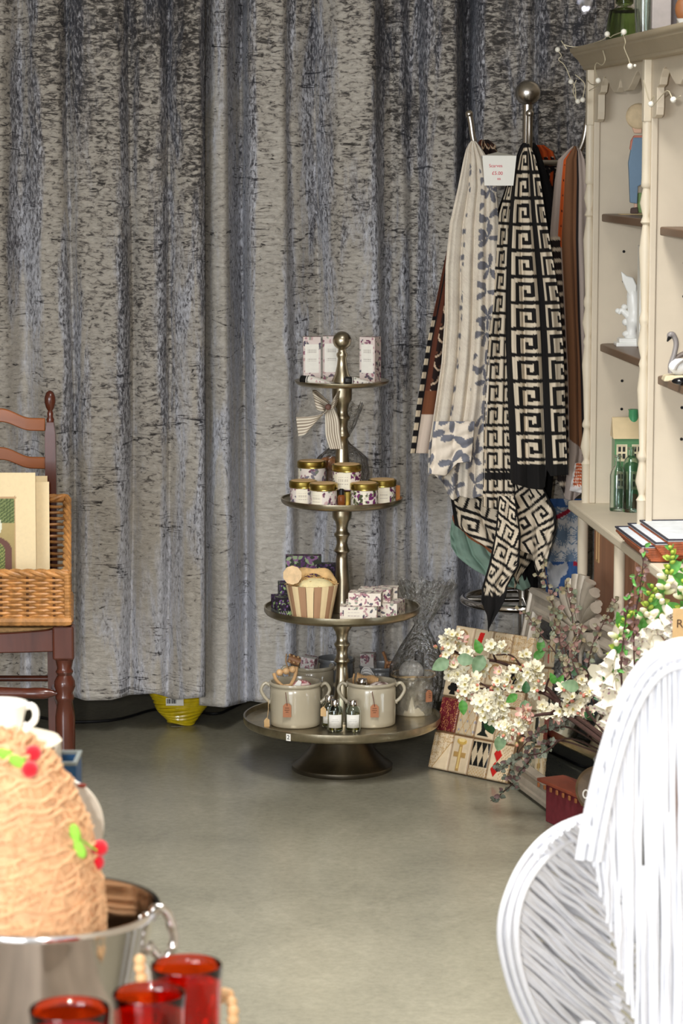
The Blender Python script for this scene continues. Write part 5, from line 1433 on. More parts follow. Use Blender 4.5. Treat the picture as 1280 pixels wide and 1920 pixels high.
# ---- wicker basket on the seat
bz = zs + .001
bk = empty('wicker_basket', (xp(-30, 6.0), 6.0, bz), 'honey coloured wicker basket with a high back on the chair seat, holding prints', 'basket')
bx1 = xp(121, YF); bx0 = bx1 - .44; by0, by1 = YF - .02, YBk - .035
hfz = P(120, 1075, by0).z; hbz = P(105, 934, by1).z
fl_ = .0
corner_r = .03
def ring_pts(z_t, inset=0, n=14):
    """perimeter points (front-left, front-right, back-right, back-left) with wall height fraction z_t"""
    pts = []
    for (ax, ay), (cx, cy) in (((bx0 + inset, by0 + inset), (bx1 - inset, by0 + inset)), ((bx1 - inset, by0 + inset), (bx1 - inset, by1 - inset)), ((bx1 - inset, by1 - inset), (bx0 + inset, by1 - inset)), ((bx0 + inset, by1 - inset), (bx0 + inset, by0 + inset))):
        k = 60 if ay == cy else 44
        for t in np.linspace(0, 1, k, endpoint=False): pts.append((ax + (cx - ax) * t, ay + (cy - ay) * t))
    out = []
    for x, y in pts:
        q = (y - by0) / (by1 - by0); x = (x - (bx0 + bx1) / 2) * (1 - .155 * q) + (bx0 + bx1) / 2
        H_ = (hfz - bz - .02) + (hbz - hfz) * max(0, min(1, q)) ** 1.1
        out.append((x, y, bz + .02 + H_ * z_t))
    return out
NR = 16
wv_ = MB(); st_ = MB()
for j in range(NR):
    t = (j + .5) / NR
    base = ring_pts(t)
    pts = []
    for i, (x, y, z) in enumerate(base):
        o = .0032 * math.cos(i * PI / 4 * 1.0 + j * PI)
        front = y <= by0 + 1e-6 or y >= by1 - 1e-6
        pts.append((x, y + o, z) if front else (x + o, y, z))
    wv_.tube(pts, .0037, 6, closed=True)
wv_.build('woven_rods', M['wicker'], bk, kind='stuff')
base0 = ring_pts(0); base1 = ring_pts(1)
for i in range(0, len(base0), 8):
    st_.tube([base0[i], base1[i]], .0032, 6)
st_.build('stakes', M['wicker_dark'], bk, kind='stuff')
# lighter strip weave at the lower front band, braided rim, corner posts
b = MB(); pts = ring_pts(0, -.002)
pts = [(x, y, bz + .0115) for x, y, z in pts]; rr = [.0105 + .0009 * (i % 2) for i in range(len(pts))]
b.tube(pts, rr, 8, closed=True); b.build('foot_band', M['wicker'], bk)
rim = ring_pts(1.0)
for ph in (0, 2 * PI / 3, 4 * PI / 3):
    b = MB(); pts = []
    for i, (x, y, z) in enumerate(rim):
        a = i * .55 + ph; pts.append((x + .005 * math.cos(a) * (1 if abs(y - by0) > 1e-4 and abs(y - by1) > 1e-4 else 0), y + .005 * math.cos(a) * (0 if abs(y - by0) > 1e-4 and abs(y - by1) > 1e-4 else 1), z + .005 * math.sin(a)))
    b.tube(pts, .0055, 8, closed=True); b.build('rim_braid', M['wicker'], bk)
for x, y, z1 in ((bx1, by0, hfz), (bx0, by0, hfz), (bx1 - .034, by1, hbz), (bx0 + .034, by1, hbz)):
    b = MB(); nn = 30; b.tube([(x, y, bz + .01 + (z1 - bz - .01) * t) for t in np.linspace(0, 1, nn)], [.0078 + .0008 * (i % 2) for i in range(nn)], 10); b.build('corner_post', M['wicker'], bk, ang=20)
b = MB(); b.box(((bx0 + bx1) / 2, (by0 + by1) / 2, bz + .008), (bx1 - bx0 - .08, by1 - by0 - .02, .006)); b.build('basket_base', M['wicker_dark'], bk, smooth=False)
# mounted prints in the basket
def arch_picture(k, x, y, w, h):
    C = np.zeros(x.shape + (3,)) + lin((242, 220, 176))
    if k != 0: return C
    X = (x - w * .18) / (w * .64); Y_ = (y - h * .16) / (h * .66)
    inn = (X > 0) & (X < 1) & (Y_ > 0) & (Y_ < 1)
    gy = np.clip(Y_, 0, 1)
    C[inn] = (lin((150, 128, 84)) * (1 - gy[..., None]) + lin((196, 176, 120)) * gy[..., None])[inn]
    nz = np.sin(x * 900) * np.sin(y * 760 + x * 300)
    C[inn & (Y_ > .72)] = lin((86, 100, 60)); C[inn & (Y_ > .72) & (nz > .3)] = lin((140, 152, 96))
    xc = .62; m = inn & (abs(X - xc) < .33) & ((Y_ < .42) | (np.hypot((X - xc) / .33, (Y_ - .42) / .16) < 1)); C[m] = lin((112, 76, 66))
    m2 = inn & (abs(X - xc) < .24) & ((Y_ < .40) | (np.hypot((X - xc) / .24, (Y_ - .40) / .13) < 1)) & (Y_ > .06); C[m2] = lin((92, 104, 58)); C[m2 & (nz > .2)] = lin((160, 164, 96)); C[m2 & (Y_ < .2)] = lin((70, 74, 60))
    m3 = inn & (np.hypot((X - .5) / .32, (Y_ - .68) / .2) < 1); C[m3] = lin((232, 232, 212))
    bd = ((abs(X) < .012) | (abs(X - 1) < .012) | (abs(Y_) < .010) | (abs(Y_ - 1) < .010)) & (X > -.02) & (X < 1.02) & (Y_ > -.02) & (Y_ < 1.02); C[bd] = lin((196, 160, 120))
    return C
def plain_mount(k, x, y, w, h): return np.zeros(x.shape + (3,)) + lin((242, 220, 176))
def mount(px_r, py_t, Y, w, face, lab, lean=.05):
    x1 = xp(px_r, Y); z1 = P(px_r, py_t, Y).z; z0 = bz + .014; h = z1 - z0
    o = printed_box('mounted_print', (0, 0, 0), (w, .004, h), 0, face, None, res=.0022)
    o.data.transform(Matrix.Translation((x1 - w / 2, Y - lean * h * .3, z0)) @ Matrix.Rotation(-lean, 4, 'X'))
    return one(o, (x1 - w / 2, Y, z0), lab, 'print', 'cream mounted prints in the basket')
mount(61, 887, 5.98, .26, arch_picture, 'cream mounted print of a garden arch, front of the basket')
mount(87, 904, 6.03, .26, plain_mount, 'cream mount board directly behind the garden arch print')
mount(84, 893, 6.09, .26, plain_mount, 'cream mount board rearmost in the basket, taller than the middle one')

# ------------------------------------------------------------------ yellow coil and cable under the curtain
g = G(334, 1374); yc = 6.95
co = empty('rope_coil', (xp(334, yc), yc, 0), 'yellow plastic wrapped rope coil on the floor under the curtain', 'rope')
b = MB(); zt_c = .2
for j in range(24):
    z = .008 + j * .0078; t = z / zt_c
    r = .024 + .058 * min(1, (t / .42)) ** .75 if t < .42 else .082 - .02 * ((t - .42) / .58) ** 2
    pts = [(xp(334, yc) + (r + .0012 * math.sin(a * 5 + j)) * math.cos(a), yc + r * .75 * math.sin(a), z + .004 * math.sin(a * 2 + j * .8)) for a in np.linspace(0, 2 * PI, 33)[:-1]]
    b.tube(pts, .0052, 7, closed=True)
b.build('coils', M['rope_yellow'], co, kind='stuff')
b = MB(); pr = []
for j in range(14):
    t = j / 13.0; r = (.024 + .058 * min(1, (t / .42)) ** .75) if t < .42 else .082 - .02 * ((t - .42) / .58) ** 2
    pr.append((max(.001, r - .004), .004 + t * .19))
b.lathe(pr, 32, (xp(334, yc), yc, 0), Matrix.Diagonal((1, .75, 1))); b.build('core', M['rope_yellow'], co)
yf_ = yc - .069
def lbl(px0, px1, py0, py1, name, col, Y, th=.001):
    a = P(px0, py1, Y); c = P(px1, py0, Y); b = MB(); b.box(((a.x + c.x) / 2, Y, (a.z + c.z) / 2), (c.x - a.x, th, c.z - a.z)); return b.build(name, col, co, smooth=False)
bl = lbl(311, 344, 1309, 1323, 'barcode_label', M['card'], yf_ + .000)
b = MB()
r5 = random.Random(3)
for k in range(11):
    q = P(313 + k * 1.6 + r5.random(), 1315, yf_ - .001); b.box(tuple(q), (.0010 + .0008 * r5.random(), .0006, .012))
b.build('bars', M['ink_black'], bl, smooth=False)
lb2 = lbl(321, 346, 1362, 1371, 'brand_label', M['card'], yc - .03)
b = MB(); b.box(tuple(P(340, 1364, yc - .0315)), (.010, .0006, .004)); b.build('red_mark', M['ink_red'], lb2, smooth=False)
b = MB(); b.box(tuple(P(339, 1368, yc - .0315)), (.010, .0006, .004)); b.build('blue_mark', pm('blue_ink', (50, 80, 170), .7), lb2, smooth=False)
b = MB(); cp = [G(x, y) for x, y in ((60, 1345), (130, 1356), (200, 1354), (240, 1347), (285, 1334), (330, 1331), (400, 1341), (430, 1332), (452, 1320))]
for q in cp: q.z = .004
b.tube(spline(cp, 60), .004, 8); one(b.build('cable', M['cable'], None), cp[2], 'black power cable lying on the floor under the curtain', 'cable')

# ------------------------------------------------------------------ leaning mirror
m0 = Vector((.396, 6.385, 0)); mdir = Vector((.240, -.971, 0)).normalized()
mup = Vector((.085, .022, .452)); mh = mup.length; mup.normalize()
mn_ = mdir.cross(mup).normalized()
if mn_.x > 0: mn_ = -mn_
ML = .70
mir = empty('ornate_mirror', m0 + mdir * ML / 2, 'large grey gilt mirror with a shell crest leaning against the dresser', 'mirror')
mo = m0 + Vector((0, 0, .002)) - mn_ * .0 
fw = .062
rect = [(0, 0), (ML, 0), (ML, mh), (0, mh)]
b = MB()
pf = [(0, 0), (0, .020), (-.004, .026), (-.012, .026), (-.015, .020), (-.020, .020), (-.030, .016), (-.040, .018), (-.046, .024), (-.052, .024), (-.055, .018), (-.062, .012), (-.062, 0)]
b.sweep(rect, pf, mo, mdir, mup, mn_, closed=True); b.build('frame', M['frame_grey'], mir, ang=28)
b = MB(); b.prism([(.05, .05), (ML - .05, .05), (ML - .05, mh - .05), (.05, mh - .05)], mo + mn_ * .008, mdir, mup, mn_ * .003); b.build('mirror_glass', M['mirror'], mir, smooth=False)
b = MB(); b.prism([(.005, .005), (ML - .005, .005), (ML - .005, mh - .005), (.005, mh - .005)], mo - mn_ * .004, mdir, mup, mn_ * .008); b.build('backing', M['wall_dark'], mir, smooth=False)
def MP(a, h, d=0): return mo + mdir * a + mup * h + mn_ * d
# shell crest: fan of ribs over an oval boss
b = MB(); ca, ch_ = .40, mh - .045
for k in range(11):
    a = PI * (.02 + .96 * k / 10); dx, dh = math.cos(a), math.sin(a); Lr = .105 + .028 * math.sin(a)
    pts = [MP(ca + dx * t * Lr * 1.15, ch_ + dh * t * Lr, .020 + .022 * math.sin(t * PI * .62) ) for t in np.linspace(.22, 1, 9)]
    b.tube(pts, np.linspace(.006, .0145, 9), 10)
    if k < 10:
        a2 = a + PI * .048; dx, dh = math.cos(a2), math.sin(a2)
        pts = [MP(ca + dx * t * Lr * 1.1, ch_ + dh * t * Lr * .96, .012 + .018 * math.sin(t * PI * .6)) for t in np.linspace(.25, 1, 8)]
        b.tube(pts, np.linspace(.005, .010, 8), 8)
b.build('shell_crest', M['frame_grey'], mir)
b = MB()
Mrot = Matrix((mdir, mup, mn_)).transposed()
b.sph(tuple(MP(ca, ch_ - .012, .030)), .034, (.85, 1.05, .55), 28, 16, M=Mrot.to_4x4())
for s_ in (-1, 1):
    pts = [MP(ca + s_ * (.045 + .02 * math.cos(a)) , ch_ - .03 + .02 * math.sin(a) - .004 * a, .022) for a in np.linspace(0, 4.5, 22)]
    b.tube(pts, np.linspace(.008, .003, 22), 8)
    pts = [MP(ca + s_ * (.07 + .16 * t), ch_ - .012 + .012 * math.sin(t * 8), .024) for t in np.linspace(0, 1, 16)]; b.tube(pts, np.linspace(.012, .002, 16), 8)
b.build('carved_boss', M['frame_grey'], mir)

# ------------------------------------------------------------------ tiled playing card plaque
BL = Vector((.216, 6.435, 0)); BR = Vector((.398, 6.262, 0))
bw = (BR - BL).length; bax = (BR - BL).normalized(); bnv = Vector((bax.y, -bax.x, 0))
if bnv.y > 0: bnv = -bnv
sl = .105; hz_ = .342
bup = (Vector((0, 0, hz_)) - bnv * sl); bh = bup.length; bup.normalize(); bn = bax.cross(bup).normalized()
if bn.y > 0: bn = -bn
plq = empty('tiled_plaque', (BL + BR) / 2, 'upright plaque of cream relief tiles with playing card motifs by the flowers', 'plaque')
b = MB(); b.prism([(0, 0), (bw, 0), (bw, bh), (0, bh)], BL + bup * .002 - bn * .012, bax, bup, bn * .014); b.build('board', pm('plaque_backing', (120, 92, 62), .7), plq, smooth=False, bevel=.002)
CR = (226, 204, 170); TN = (186, 150, 100); RD = (196, 36, 32); BK = (22, 22, 22)
def shp(x, y, kind, C, seed):
    r = np.random.default_rng(seed)
    if kind == 'crackle':
        m = (y > x * 1.0 - .2); q = (np.sin(x * 38 + 3 * np.sin(y * 23)) * np.sin(y * 44 + 2 * np.sin(x * 31)) > .25) & m; C[q] = lin(TN)
        C[abs(y - x + .2) < .03] = lin(TN)
    elif kind == 'cross':
        q = ((abs(x - .5) < .09) & (abs(y - .42) < .36)) | ((abs(y - .5) < .07) & (abs(x - .5) < .32)) ; C[q] = lin((176, 140, 84))
        q = (abs(x - .5) < .05) & (abs(y - .42) < .3) ; C[q] = lin((216, 186, 120)); C[np.hypot((x - .5) / .26, (y - .86) / .09) < 1] = lin((200, 164, 84))
        C[(np.hypot((x - .5) / .18, (y - .9) / .05) < 1)] = lin((230, 204, 140))
    elif kind == 'harlequin':
        yy = (y - .28) / .66; ok = (yy > 0) & (yy < 1) & (x > .06) & (x < .97)
        fx = ((x - .06) / .91 * 3) % 1 - .5; q = ok & ((abs(fx) * 2 + abs(yy - .5) * 2) > 1); C[q] = lin(BK)
        q2 = (y < .24) & (np.sin(x * 40) * np.sin(y * 60) > .3); C[q2] = lin(TN)
    elif kind == 'diamonds':
        for cy in (.70, .30): C[(abs(x - .34 - (cy - .3) * .12) / .20 + abs(y - cy) / .205) < 1] = lin(RD)
        C[(x > .55) & (np.sin(x * 50) * np.sin(y * 60 + x * 9) > .45)] = lin(TN)
    elif kind == 'burgundy':
        C[:] = lin((104, 30, 40)); C[(np.sin(x * 30 + 5 * np.sin(y * 14)) * np.sin(y * 42 + 3 * np.sin(x * 22)) > .55)] = lin((186, 130, 84))
    elif kind == 'quilt':
        C[(abs(((x + y * .7) * 2.6) % 1 - .5) < .05) | (abs(((x - y * .7) * 2.6) % 1 - .5) < .05)] = lin(TN)
        C[np.hypot((x * 2.6) % 1 - .5, (y * 3.6) % 1 - .5) < .13] = lin((150, 146, 150))
    elif kind == 'goblet':
        rr = np.where(y > .5, .30 - .05 * (y - .5), np.where(y > .22, .10 + .5 * (y - .22) ** 1.3, np.where(y > .08, .10 + (.22 - y) * 1.6, 0)))
        C[(abs(x - .45) < rr) & (y < .84) & (y > .08)] = lin((22, 30, 26))
    elif kind == 'spade':
        q = (np.hypot((x - .40) / .17, (y - .52) / .17) < 1) | (np.hypot((x - .62) / .17, (y - .52) / .17) < 1) | (np.hypot((x - .51) / .17, (y - .72) / .17) < 1) | ((abs(x - .51) < .10 + (.4 - y) * .25) & (y < .5) & (y > .12)); C[q] = lin(BK)
    elif kind == 'horseshoe':
        rr = np.hypot((x - .45) / .34, (y - .52) / .36); q = (abs(rr - .9) < .12) & ~((y < .3) & (abs(x - .45) < .15)); C[q] = lin(TN); C[abs(rr - .9) < .03] = lin((130, 96, 70))
    elif kind == 'redbar':
        C[(abs(x - .35 - (y - .5) * .25) < .13) & (abs(y - .52) < .36)] = lin(RD)
    elif kind == 'scroll':
        q = np.sin(x * 26 + 4 * np.sin(y * 9)) * np.sin(y * 22 + 3 * np.sin(x * 12)) > .5; C[q] = lin(TN)
        C[(np.sin(x * 90) * np.sin(y * 120) > .75) & q] = lin((150, 100, 100))
    elif kind == 'stripe':
        C[(np.sin(x * 40) > .2) & (y > .3)] = lin(TN)
    return C
rows_ = [(0, .255, ['crackle', 'cross', 'harlequin', 'diamonds']), (.262, .50, ['burgundy', 'quilt', 'goblet', 'scroll']), (.507, .62, ['spade', 'plain', 'redbar', 'scroll']),
         (.627, .80, ['stripe', 'scroll', 'horseshoe', 'spade']), (.807, 1.0, ['horseshoe', 'redbar', 'scroll', 'crackle'])]
cols_ = [(0, .245), (.255, .49), (.50, .735), (.745, 1.0)]
tn = 0
for r0, r1, kinds in rows_:
    for (c0, c1), kd in zip(cols_, kinds):
        res = 44; u, v = np.meshgrid(np.linspace(0, 1, res), np.linspace(0, 1, res))
        C = np.zeros(u.shape + (3,)) + lin(tuple(int(x * (1 - .06 * (tn % 3))) for x in CR)); C = shp(u, v, kd, C, tn)
        edge = np.minimum(np.minimum(u, 1 - u) * (c1 - c0) * bw, np.minimum(v, 1 - v) * (r1 - r0) * bh)
        C[edge < .0016] = C[edge < .0016] * .55 + lin((150, 110, 70)) * .3
        ht = .003 + .0045 * np.clip(edge / .004, 0, 1) ** .5 + (.0 if kd in ('harlequin', 'burgundy') else .0012) * (np.abs(C - lin(CR)).sum(-1) > .25)
        ht[edge <= 1e-6] = -.001
        O = np.array(BL + bup * .002)
        X = (c0 + (c1 - c0) * u) * bw; Yv = (r0 + (r1 - r0) * v) * bh
        V = O + X[..., None] * np.array(bax) + Yv[..., None] * np.array(bup) + ht[..., None] * np.array(bn)
        b = MB(); b.grid(V, C); b.build('tile', M['tile'], plq, ang=None); tn += 1

# ------------------------------------------------------------------ red brown ridged box and wooden roundel by the mirror
q = G(1075, 1560)
b = MB(); e = empty('ridged_trough', (.505, 5.86, 0), 'red-brown ridged wooden trough upside down in front of the mirror', 'trough')
tp = [P(1016, 1470, 5.93), P(1030, 1468, 6.02), P(1102, 1484, 6.0), P(1100, 1520, 5.80), P(1075, 1530, 5.76)]
zt0 = .088
a0 = Vector((xp(1014, 5.93), 5.93, zt0)); ax_ = Vector((.42, -.9, 0)).normalized(); ay_ = Vector((.9, .42, 0)).normalized()
b.prism([(0, 0), (.26, 0), (.26, .085), (0, .07)], a0, ax_, ay_, (0, 0, .008)); b.build('top_board', M['redbrown'], e, smooth=False, bevel=.002)
b = MB(); b.prism([(.03, .008), (.25, .008), (.25, .075), (.03, .06)], a0 + Vector((0, 0, -zt0 + .001)), ax_, ay_, (0, 0, zt0 - .001)); b.build('body', M['maroon'], e, smooth=False)
for k in range(9):
    c = a0 + ax_ * (.012 + k * .028) + Vector((0, 0, -.006)) - ay_ * .0015; b = MB(); b.box(tuple(c), (.009, .004, .011), Matrix.Rotation(math.atan2(ax_.y, ax_.x), 3, 'Z')); b.build('ridge', pm('ochre_notch', (150, 92, 52), .5) if k == 0 else bpy.data.materials['ochre_notch'], e, smooth=False, bevel=.003)
e = empty('wooden_roundel', (xp(1112, 5.7), 5.7, .0), 'round dark wooden board with a small ring, half hidden by the white chair', 'board')
c = P(1122, 1480, 5.72); b = MB(); Mr = Matrix.Rotation(R(82), 4, 'X') ; Mr = Matrix.Rotation(R(-20), 4, 'Z') @ Mr
b.lathe([(0, -.006), (.050, -.006), (.052, -.003), (.052, .003), (.046, .006), (.040, .004), (0, .004)], 40, tuple(c), Mr); b.build('disc', pm('dark_oak', (96, 78, 56), .5, 0, .4, 30, .1), e)
b = MB(); pts = [P(1098, 1489, 5.66) + Vector((.006 * math.cos(a), 0, .009 * math.sin(a))) for a in np.linspace(0, 2 * PI, 17)[:-1]]; b.tube(pts, .002, 6, closed=True); b.build('ring', M['card'], e)
b = MB(); b.box((c.x, c.y + .01, (c.z - .05) / 2), (.03, .02, c.z - .05)); b.build('foot', M['mahogany'], e, smooth=False)

# ------------------------------------------------------------------ flowers
def leaf_mesh(name, w, cA, cB, curl=.25, n=7):
    me_ = MB(); V = []; C = []
    for i in range(n + 1):
        t = i / n; hw = w * math.sin(PI * min(1, t ** .8)) ** .85 * (1 if i < n else 0)
        for k, s_ in enumerate((-1, -.5, 0, .5, 1)):
            V.append((t, s_ * hw, -curl * t * t * .6 + abs(s_) * hw * .35)); C.append(lin(cA) * (1 if k != 2 else 1.12) if i % 2 else lin(cB))
    f = [(i * 5 + k, i * 5 + k + 1, (i + 1) * 5 + k + 1, (i + 1) * 5 + k) for i in range(n) for k in range(4)]
    m = bpy.data.meshes.new(name); m.from_pydata(V, [], f); m.update(); m.shade_smooth()
    at = m.color_attributes.new('Col', 'FLOAT_COLOR', 'POINT'); at.data.foreach_set('color', np.concatenate([np.array(C), np.ones((len(C), 1))], 1).astype(np.float32).ravel())
    m.materials.append(M['foliage']); return m
def blossom_mesh(name, petal, tip, ctr, np_=5, cup=.35, seed=0):
    V = []; C = []; f = []; r = random.Random(seed)
    for p_ in range(np_):
        a = p_ * 2 * PI / np_ + r.uniform(-.1, .1); n0 = len(V)
        for i in range(5):
            t = i / 4; hw = .40 * math.sin(PI * (.10 + .78 * t)) ** .8; rad = .08 + .92 * t; h = cup * t * t + .12 * r.uniform(-1, 1) * t
            for s_ in (-1, 0, 1):
                x = rad * math.cos(a) - s_ * hw * math.sin(a); y = rad * math.sin(a) + s_ * hw * math.cos(a)
                V.append((x, y, h + abs(s_) * .10)); C.append(lin(petal) * (1 - t) + lin(tip) * t if i else lin(ctr))
        f += [(n0 + i * 3 + k, n0 + i * 3 + k + 1, n0 + (i + 1) * 3 + k + 1, n0 + (i + 1) * 3 + k) for i in range(4) for k in range(2)]
    n0 = len(V)
    for i in range(7):
        a = i * 2 * PI / 7; x, y = .16 * math.cos(a), .16 * math.sin(a)
        V += [(x * .5, y * .5, .05), (x * 1.7, y * 1.7, .30), (x * 1.7 + .05, y * 1.7, .26)]; C += [lin(ctr)] * 3; k = len(V); f.append((k - 3, k - 2, k - 1))
    m = bpy.data.meshes.new(name); m.from_pydata(V, [], f); m.update(); m.shade_smooth()
    at = m.color_attributes.new('Col', 'FLOAT_COLOR', 'POINT'); at.data.foreach_set('color', np.concatenate([np.array(C), np.ones((len(C), 1))], 1).astype(np.float32).ravel())
    m.materials.append(M['petal']); return m
def bud_mesh(name, cA, cB, k=1.5):
    b = MB(); b.sph((0, 0, .5 * k), .5, (1, 1, k), 10, 8); o = b.build(name, M['petal'], None); me = o.data
    C = []
    for v in me.vertices:
        t = min(1, v.co.z / k); C += [*(lin(cB) * t + lin(cA) * (1 - t)), 1]
    at = me.color_attributes.new('Col', 'FLOAT_COLOR', 'POINT'); at.data.foreach_set('color', C)
    bpy.data.objects.remove(o); return me
def bell_mesh(name, seed=0):
    """foxglove floret: a flared bell opening along +z with a speckled throat"""
    V = []; C = []; n = 26; prof = [(.10, 0), (.26, .12), (.36, .42), (.42, .85), (.48, 1.2), (.62, 1.42)]
    inner = [(.585, 1.41), (.53, 1.34), (.48, 1.24), (.42, 1.0), (.30, .5), (.12, .15)]
    r = random.Random(seed)
    for i, (rr, z) in enumerate(prof + inner):
        for j in range(n):
            a = j / n * 2 * PI; w = 1 + (.10 * math.sin(a * 5) if i in (4, 5, 6) else 0)
            V.append((rr * w * math.cos(a), rr * w * math.sin(a), z + (.1 * math.sin(a) if i in (4, 5, 6) else 0)))
            c = lin((240, 234, 216)) if i > 0 else lin((170, 190, 110))
            if i in (6, 7, 8) and r.random() < .22: c = lin((130, 60, 104))
            C.append(c)
    m_ = len(prof) + len(inner); f = [(i * n + j, i * n + (j + 1) % n, (i + 1) * n + (j + 1) % n, (i + 1) * n + j) for i in range(m_ - 1) for j in range(n)]
    m = bpy.data.meshes.new(name); m.from_pydata(V, [], f); m.update(); m.shade_smooth()
    at = m.color_attributes.new('Col', 'FLOAT_COLOR', 'POINT'); at.data.foreach_set('color', np.concatenate([np.array(C), np.ones((len(C), 1))], 1).astype(np.float32).ravel())
    m.materials.append(M['petal']); return m
def put(me, name, parent, loc, z_dir, scale, roll=0, x_dir=None, label=None):
    o = bpy.data.objects.new(name, me); sc.collection.objects.link(o)
    z = Vector(z_dir).normalized()
    if x_dir is not None:
        x = Vector(x_dir).normalized(); y = z.cross(x).normalized(); z = x.cross(y)
        Mt = Matrix((x, y, z)).transposed().to_4x4()
    else: Mt = z.to_track_quat('Z', 'Y').to_matrix().to_4x4() @ Matrix.Rotation(roll, 4, 'Z')
    Mt = Mt @ Matrix.Diagonal((scale, scale, scale, 1)); Mt.translation = Vector(loc)
    o.parent = parent; o.matrix_local = W[parent.name].inverted() @ Mt; W[o.name] = Mt
    if label: o['label'] = label
    return o
rf = random.Random(21)
bloom = [blossom_mesh('flower', (226, 218, 184), (238, 232, 212), (200, 180, 70), seed=k, cup=c) for k, c in enumerate((.25, .5, .8))]
bloomp = [blossom_mesh('flower', (230, 216, 196), (214, 158, 148), (180, 180, 90), seed=5, cup=1.2)]
budp = bud_mesh('bud', (168, 176, 110), (204, 118, 108)); budw = bud_mesh('bud', (150, 170, 70), (240, 232, 206), 2.0); budg = bud_mesh('bud', (112, 140, 52), (166, 186, 74), 1.5)
lf_g = leaf_mesh('leaf', .30, (70, 128, 52), (84, 146, 62)); lf_s = leaf_mesh('leaf', .34, (112, 140, 104), (126, 152, 116)); lf_d = leaf_mesh('leaf', .34, (44, 84, 48), (54, 96, 56))
lf_e = [leaf_mesh('leaf', .42, c, tuple(min(255, int(x * 1.15)) for x in c), .1, 4) for c in ((112, 106, 84), (120, 92, 84), (128, 118, 92), (98, 104, 84))]
lf_m = [leaf_mesh('leaf', .42, c, tuple(min(255, int(x * 1.15)) for x in c), .1, 4) for c in ((90, 96, 82), (98, 102, 88), (104, 80, 78))]
toward = Vector((-.1, -1, .25))
def rv(s=1): return Vector((rf.uniform(-1, 1), rf.uniform(-1, 1), rf.uniform(-1, 1))) * s
VX, VY = .565, 5.02     # vase position, hidden behind the white chair
vz = .25
zv = G(1130, 1600)
vs = empty('flower_bucket', (VX, VY, 0), 'zinc flower bucket behind the white willow chair', 'bucket')
b = MB(); b.lathe([(0, 0), (.055, 0), (.057, .003), (.078, .34), (.081, .345), (.079, .35), (.075, .345), (.055, .01), (0, .008)], 40, (VX, VY, 0)); b.build('bucket_body', M['pot_grey'], vs)
def vin(k=0): return Vector((VX + rf.uniform(-.03, .03), VY + rf.uniform(-.03, .03), .23))
# three blossom branches
def branch(lab, path, twigs, seed, clusters, leaves):
    rr = random.Random(seed)
    e = empty('blossom_branch', (VX, VY, .33), lab, 'flower branch', 'apple blossom branches')
    b = MB(); main = spline(path, 40); b.tube(main, np.linspace(.0062, .0022, 40), 8)
    for tw in twigs: b.tube(spline(tw, 14), np.linspace(.0030, .0014, 14), 6)
    b.build('stem', M['bark'], e)
    for px, py, Y, rad, nf, pink in clusters:
        c = P(px, py, Y)
        for k in range(int(nf * 1.35)):
            d = Vector((rr.gauss(0, 1), rr.gauss(0, 1) * .7 - .5, rr.gauss(0, 1))).normalized() * rad * rr.uniform(.35, 1) * (Y / F)
            nd = (d.normalized() + toward * 1.0 + Vector((rr.uniform(-.5, .5), 0, rr.uniform(-.5, .5))))
            if rr.random() < pink * .7: put(budp, 'bud', e, c + d * 1.1, d.normalized() + Vector((0, -.2, .3)), rr.uniform(.0065, .009))
            else: put((bloomp if rr.random() < pink * .6 else bloom)[0] if rr.random() < .3 else rr.choice(bloom), 'flower', e, c + d, nd, rr.uniform(.0100, .0138))
    for px, py, Y, dx, dz, L, kind in leaves:
        put({'g': lf_g, 's': lf_s, 'd': lf_d}[kind], 'leaf', e, P(px, py, Y), (0.1, -1, .35), L * Y / F, x_dir=(dx, rr.uniform(-.25, .1), dz))
    return e
V0 = Vector((VX, VY, .33))
branch('apple blossom branch reaching furthest left across the tiled plaque',
       [V0, P(1140, 1400, 5.3), P(1065, 1335, 5.85), P(1030, 1295, 5.93), P(985, 1262, 5.98), P(930, 1240, 6.02), P(880, 1235, 6.05), P(842, 1215, 6.06)],
       [[P(985, 1262, 5.98), P(960, 1230, 5.98), P(930, 1228, 5.97)], [P(880, 1235, 6.05), P(860, 1255, 6.04), P(850, 1262, 6.04)], [P(930, 1240, 6.02), P(925, 1225, 6.0), P(935, 1212, 6.0)]], 1,
       [(850, 1200, 6.03, 20, 13, .15), (842, 1222, 6.02, 14, 8, .4), (856, 1262, 6.02, 18, 12, .15), (925, 1212, 5.97, 14, 4, .0), (947, 1213, 5.97, 12, 3, .0), (876, 1225, 6.0, 12, 5, .0), (822, 1216, 6.02, 6, 3, 1), (980, 1238, 5.95, 16, 8, .7), (905, 1248, 6.0, 12, 4, 0)],
       [(842, 1238, 6.0, -1, -.5, 38, 's'), (856, 1235, 5.98, 1, -.1, 36, 's'), (905, 1228, 5.98, -.5, -1, 40, 's'), (900, 1226, 5.97, -.3, 1, 30, 'g'), (1012, 1222, 5.95, .1, 1, 28, 'g'), (1000, 1235, 5.95, .9, .7, 28, 'g')])
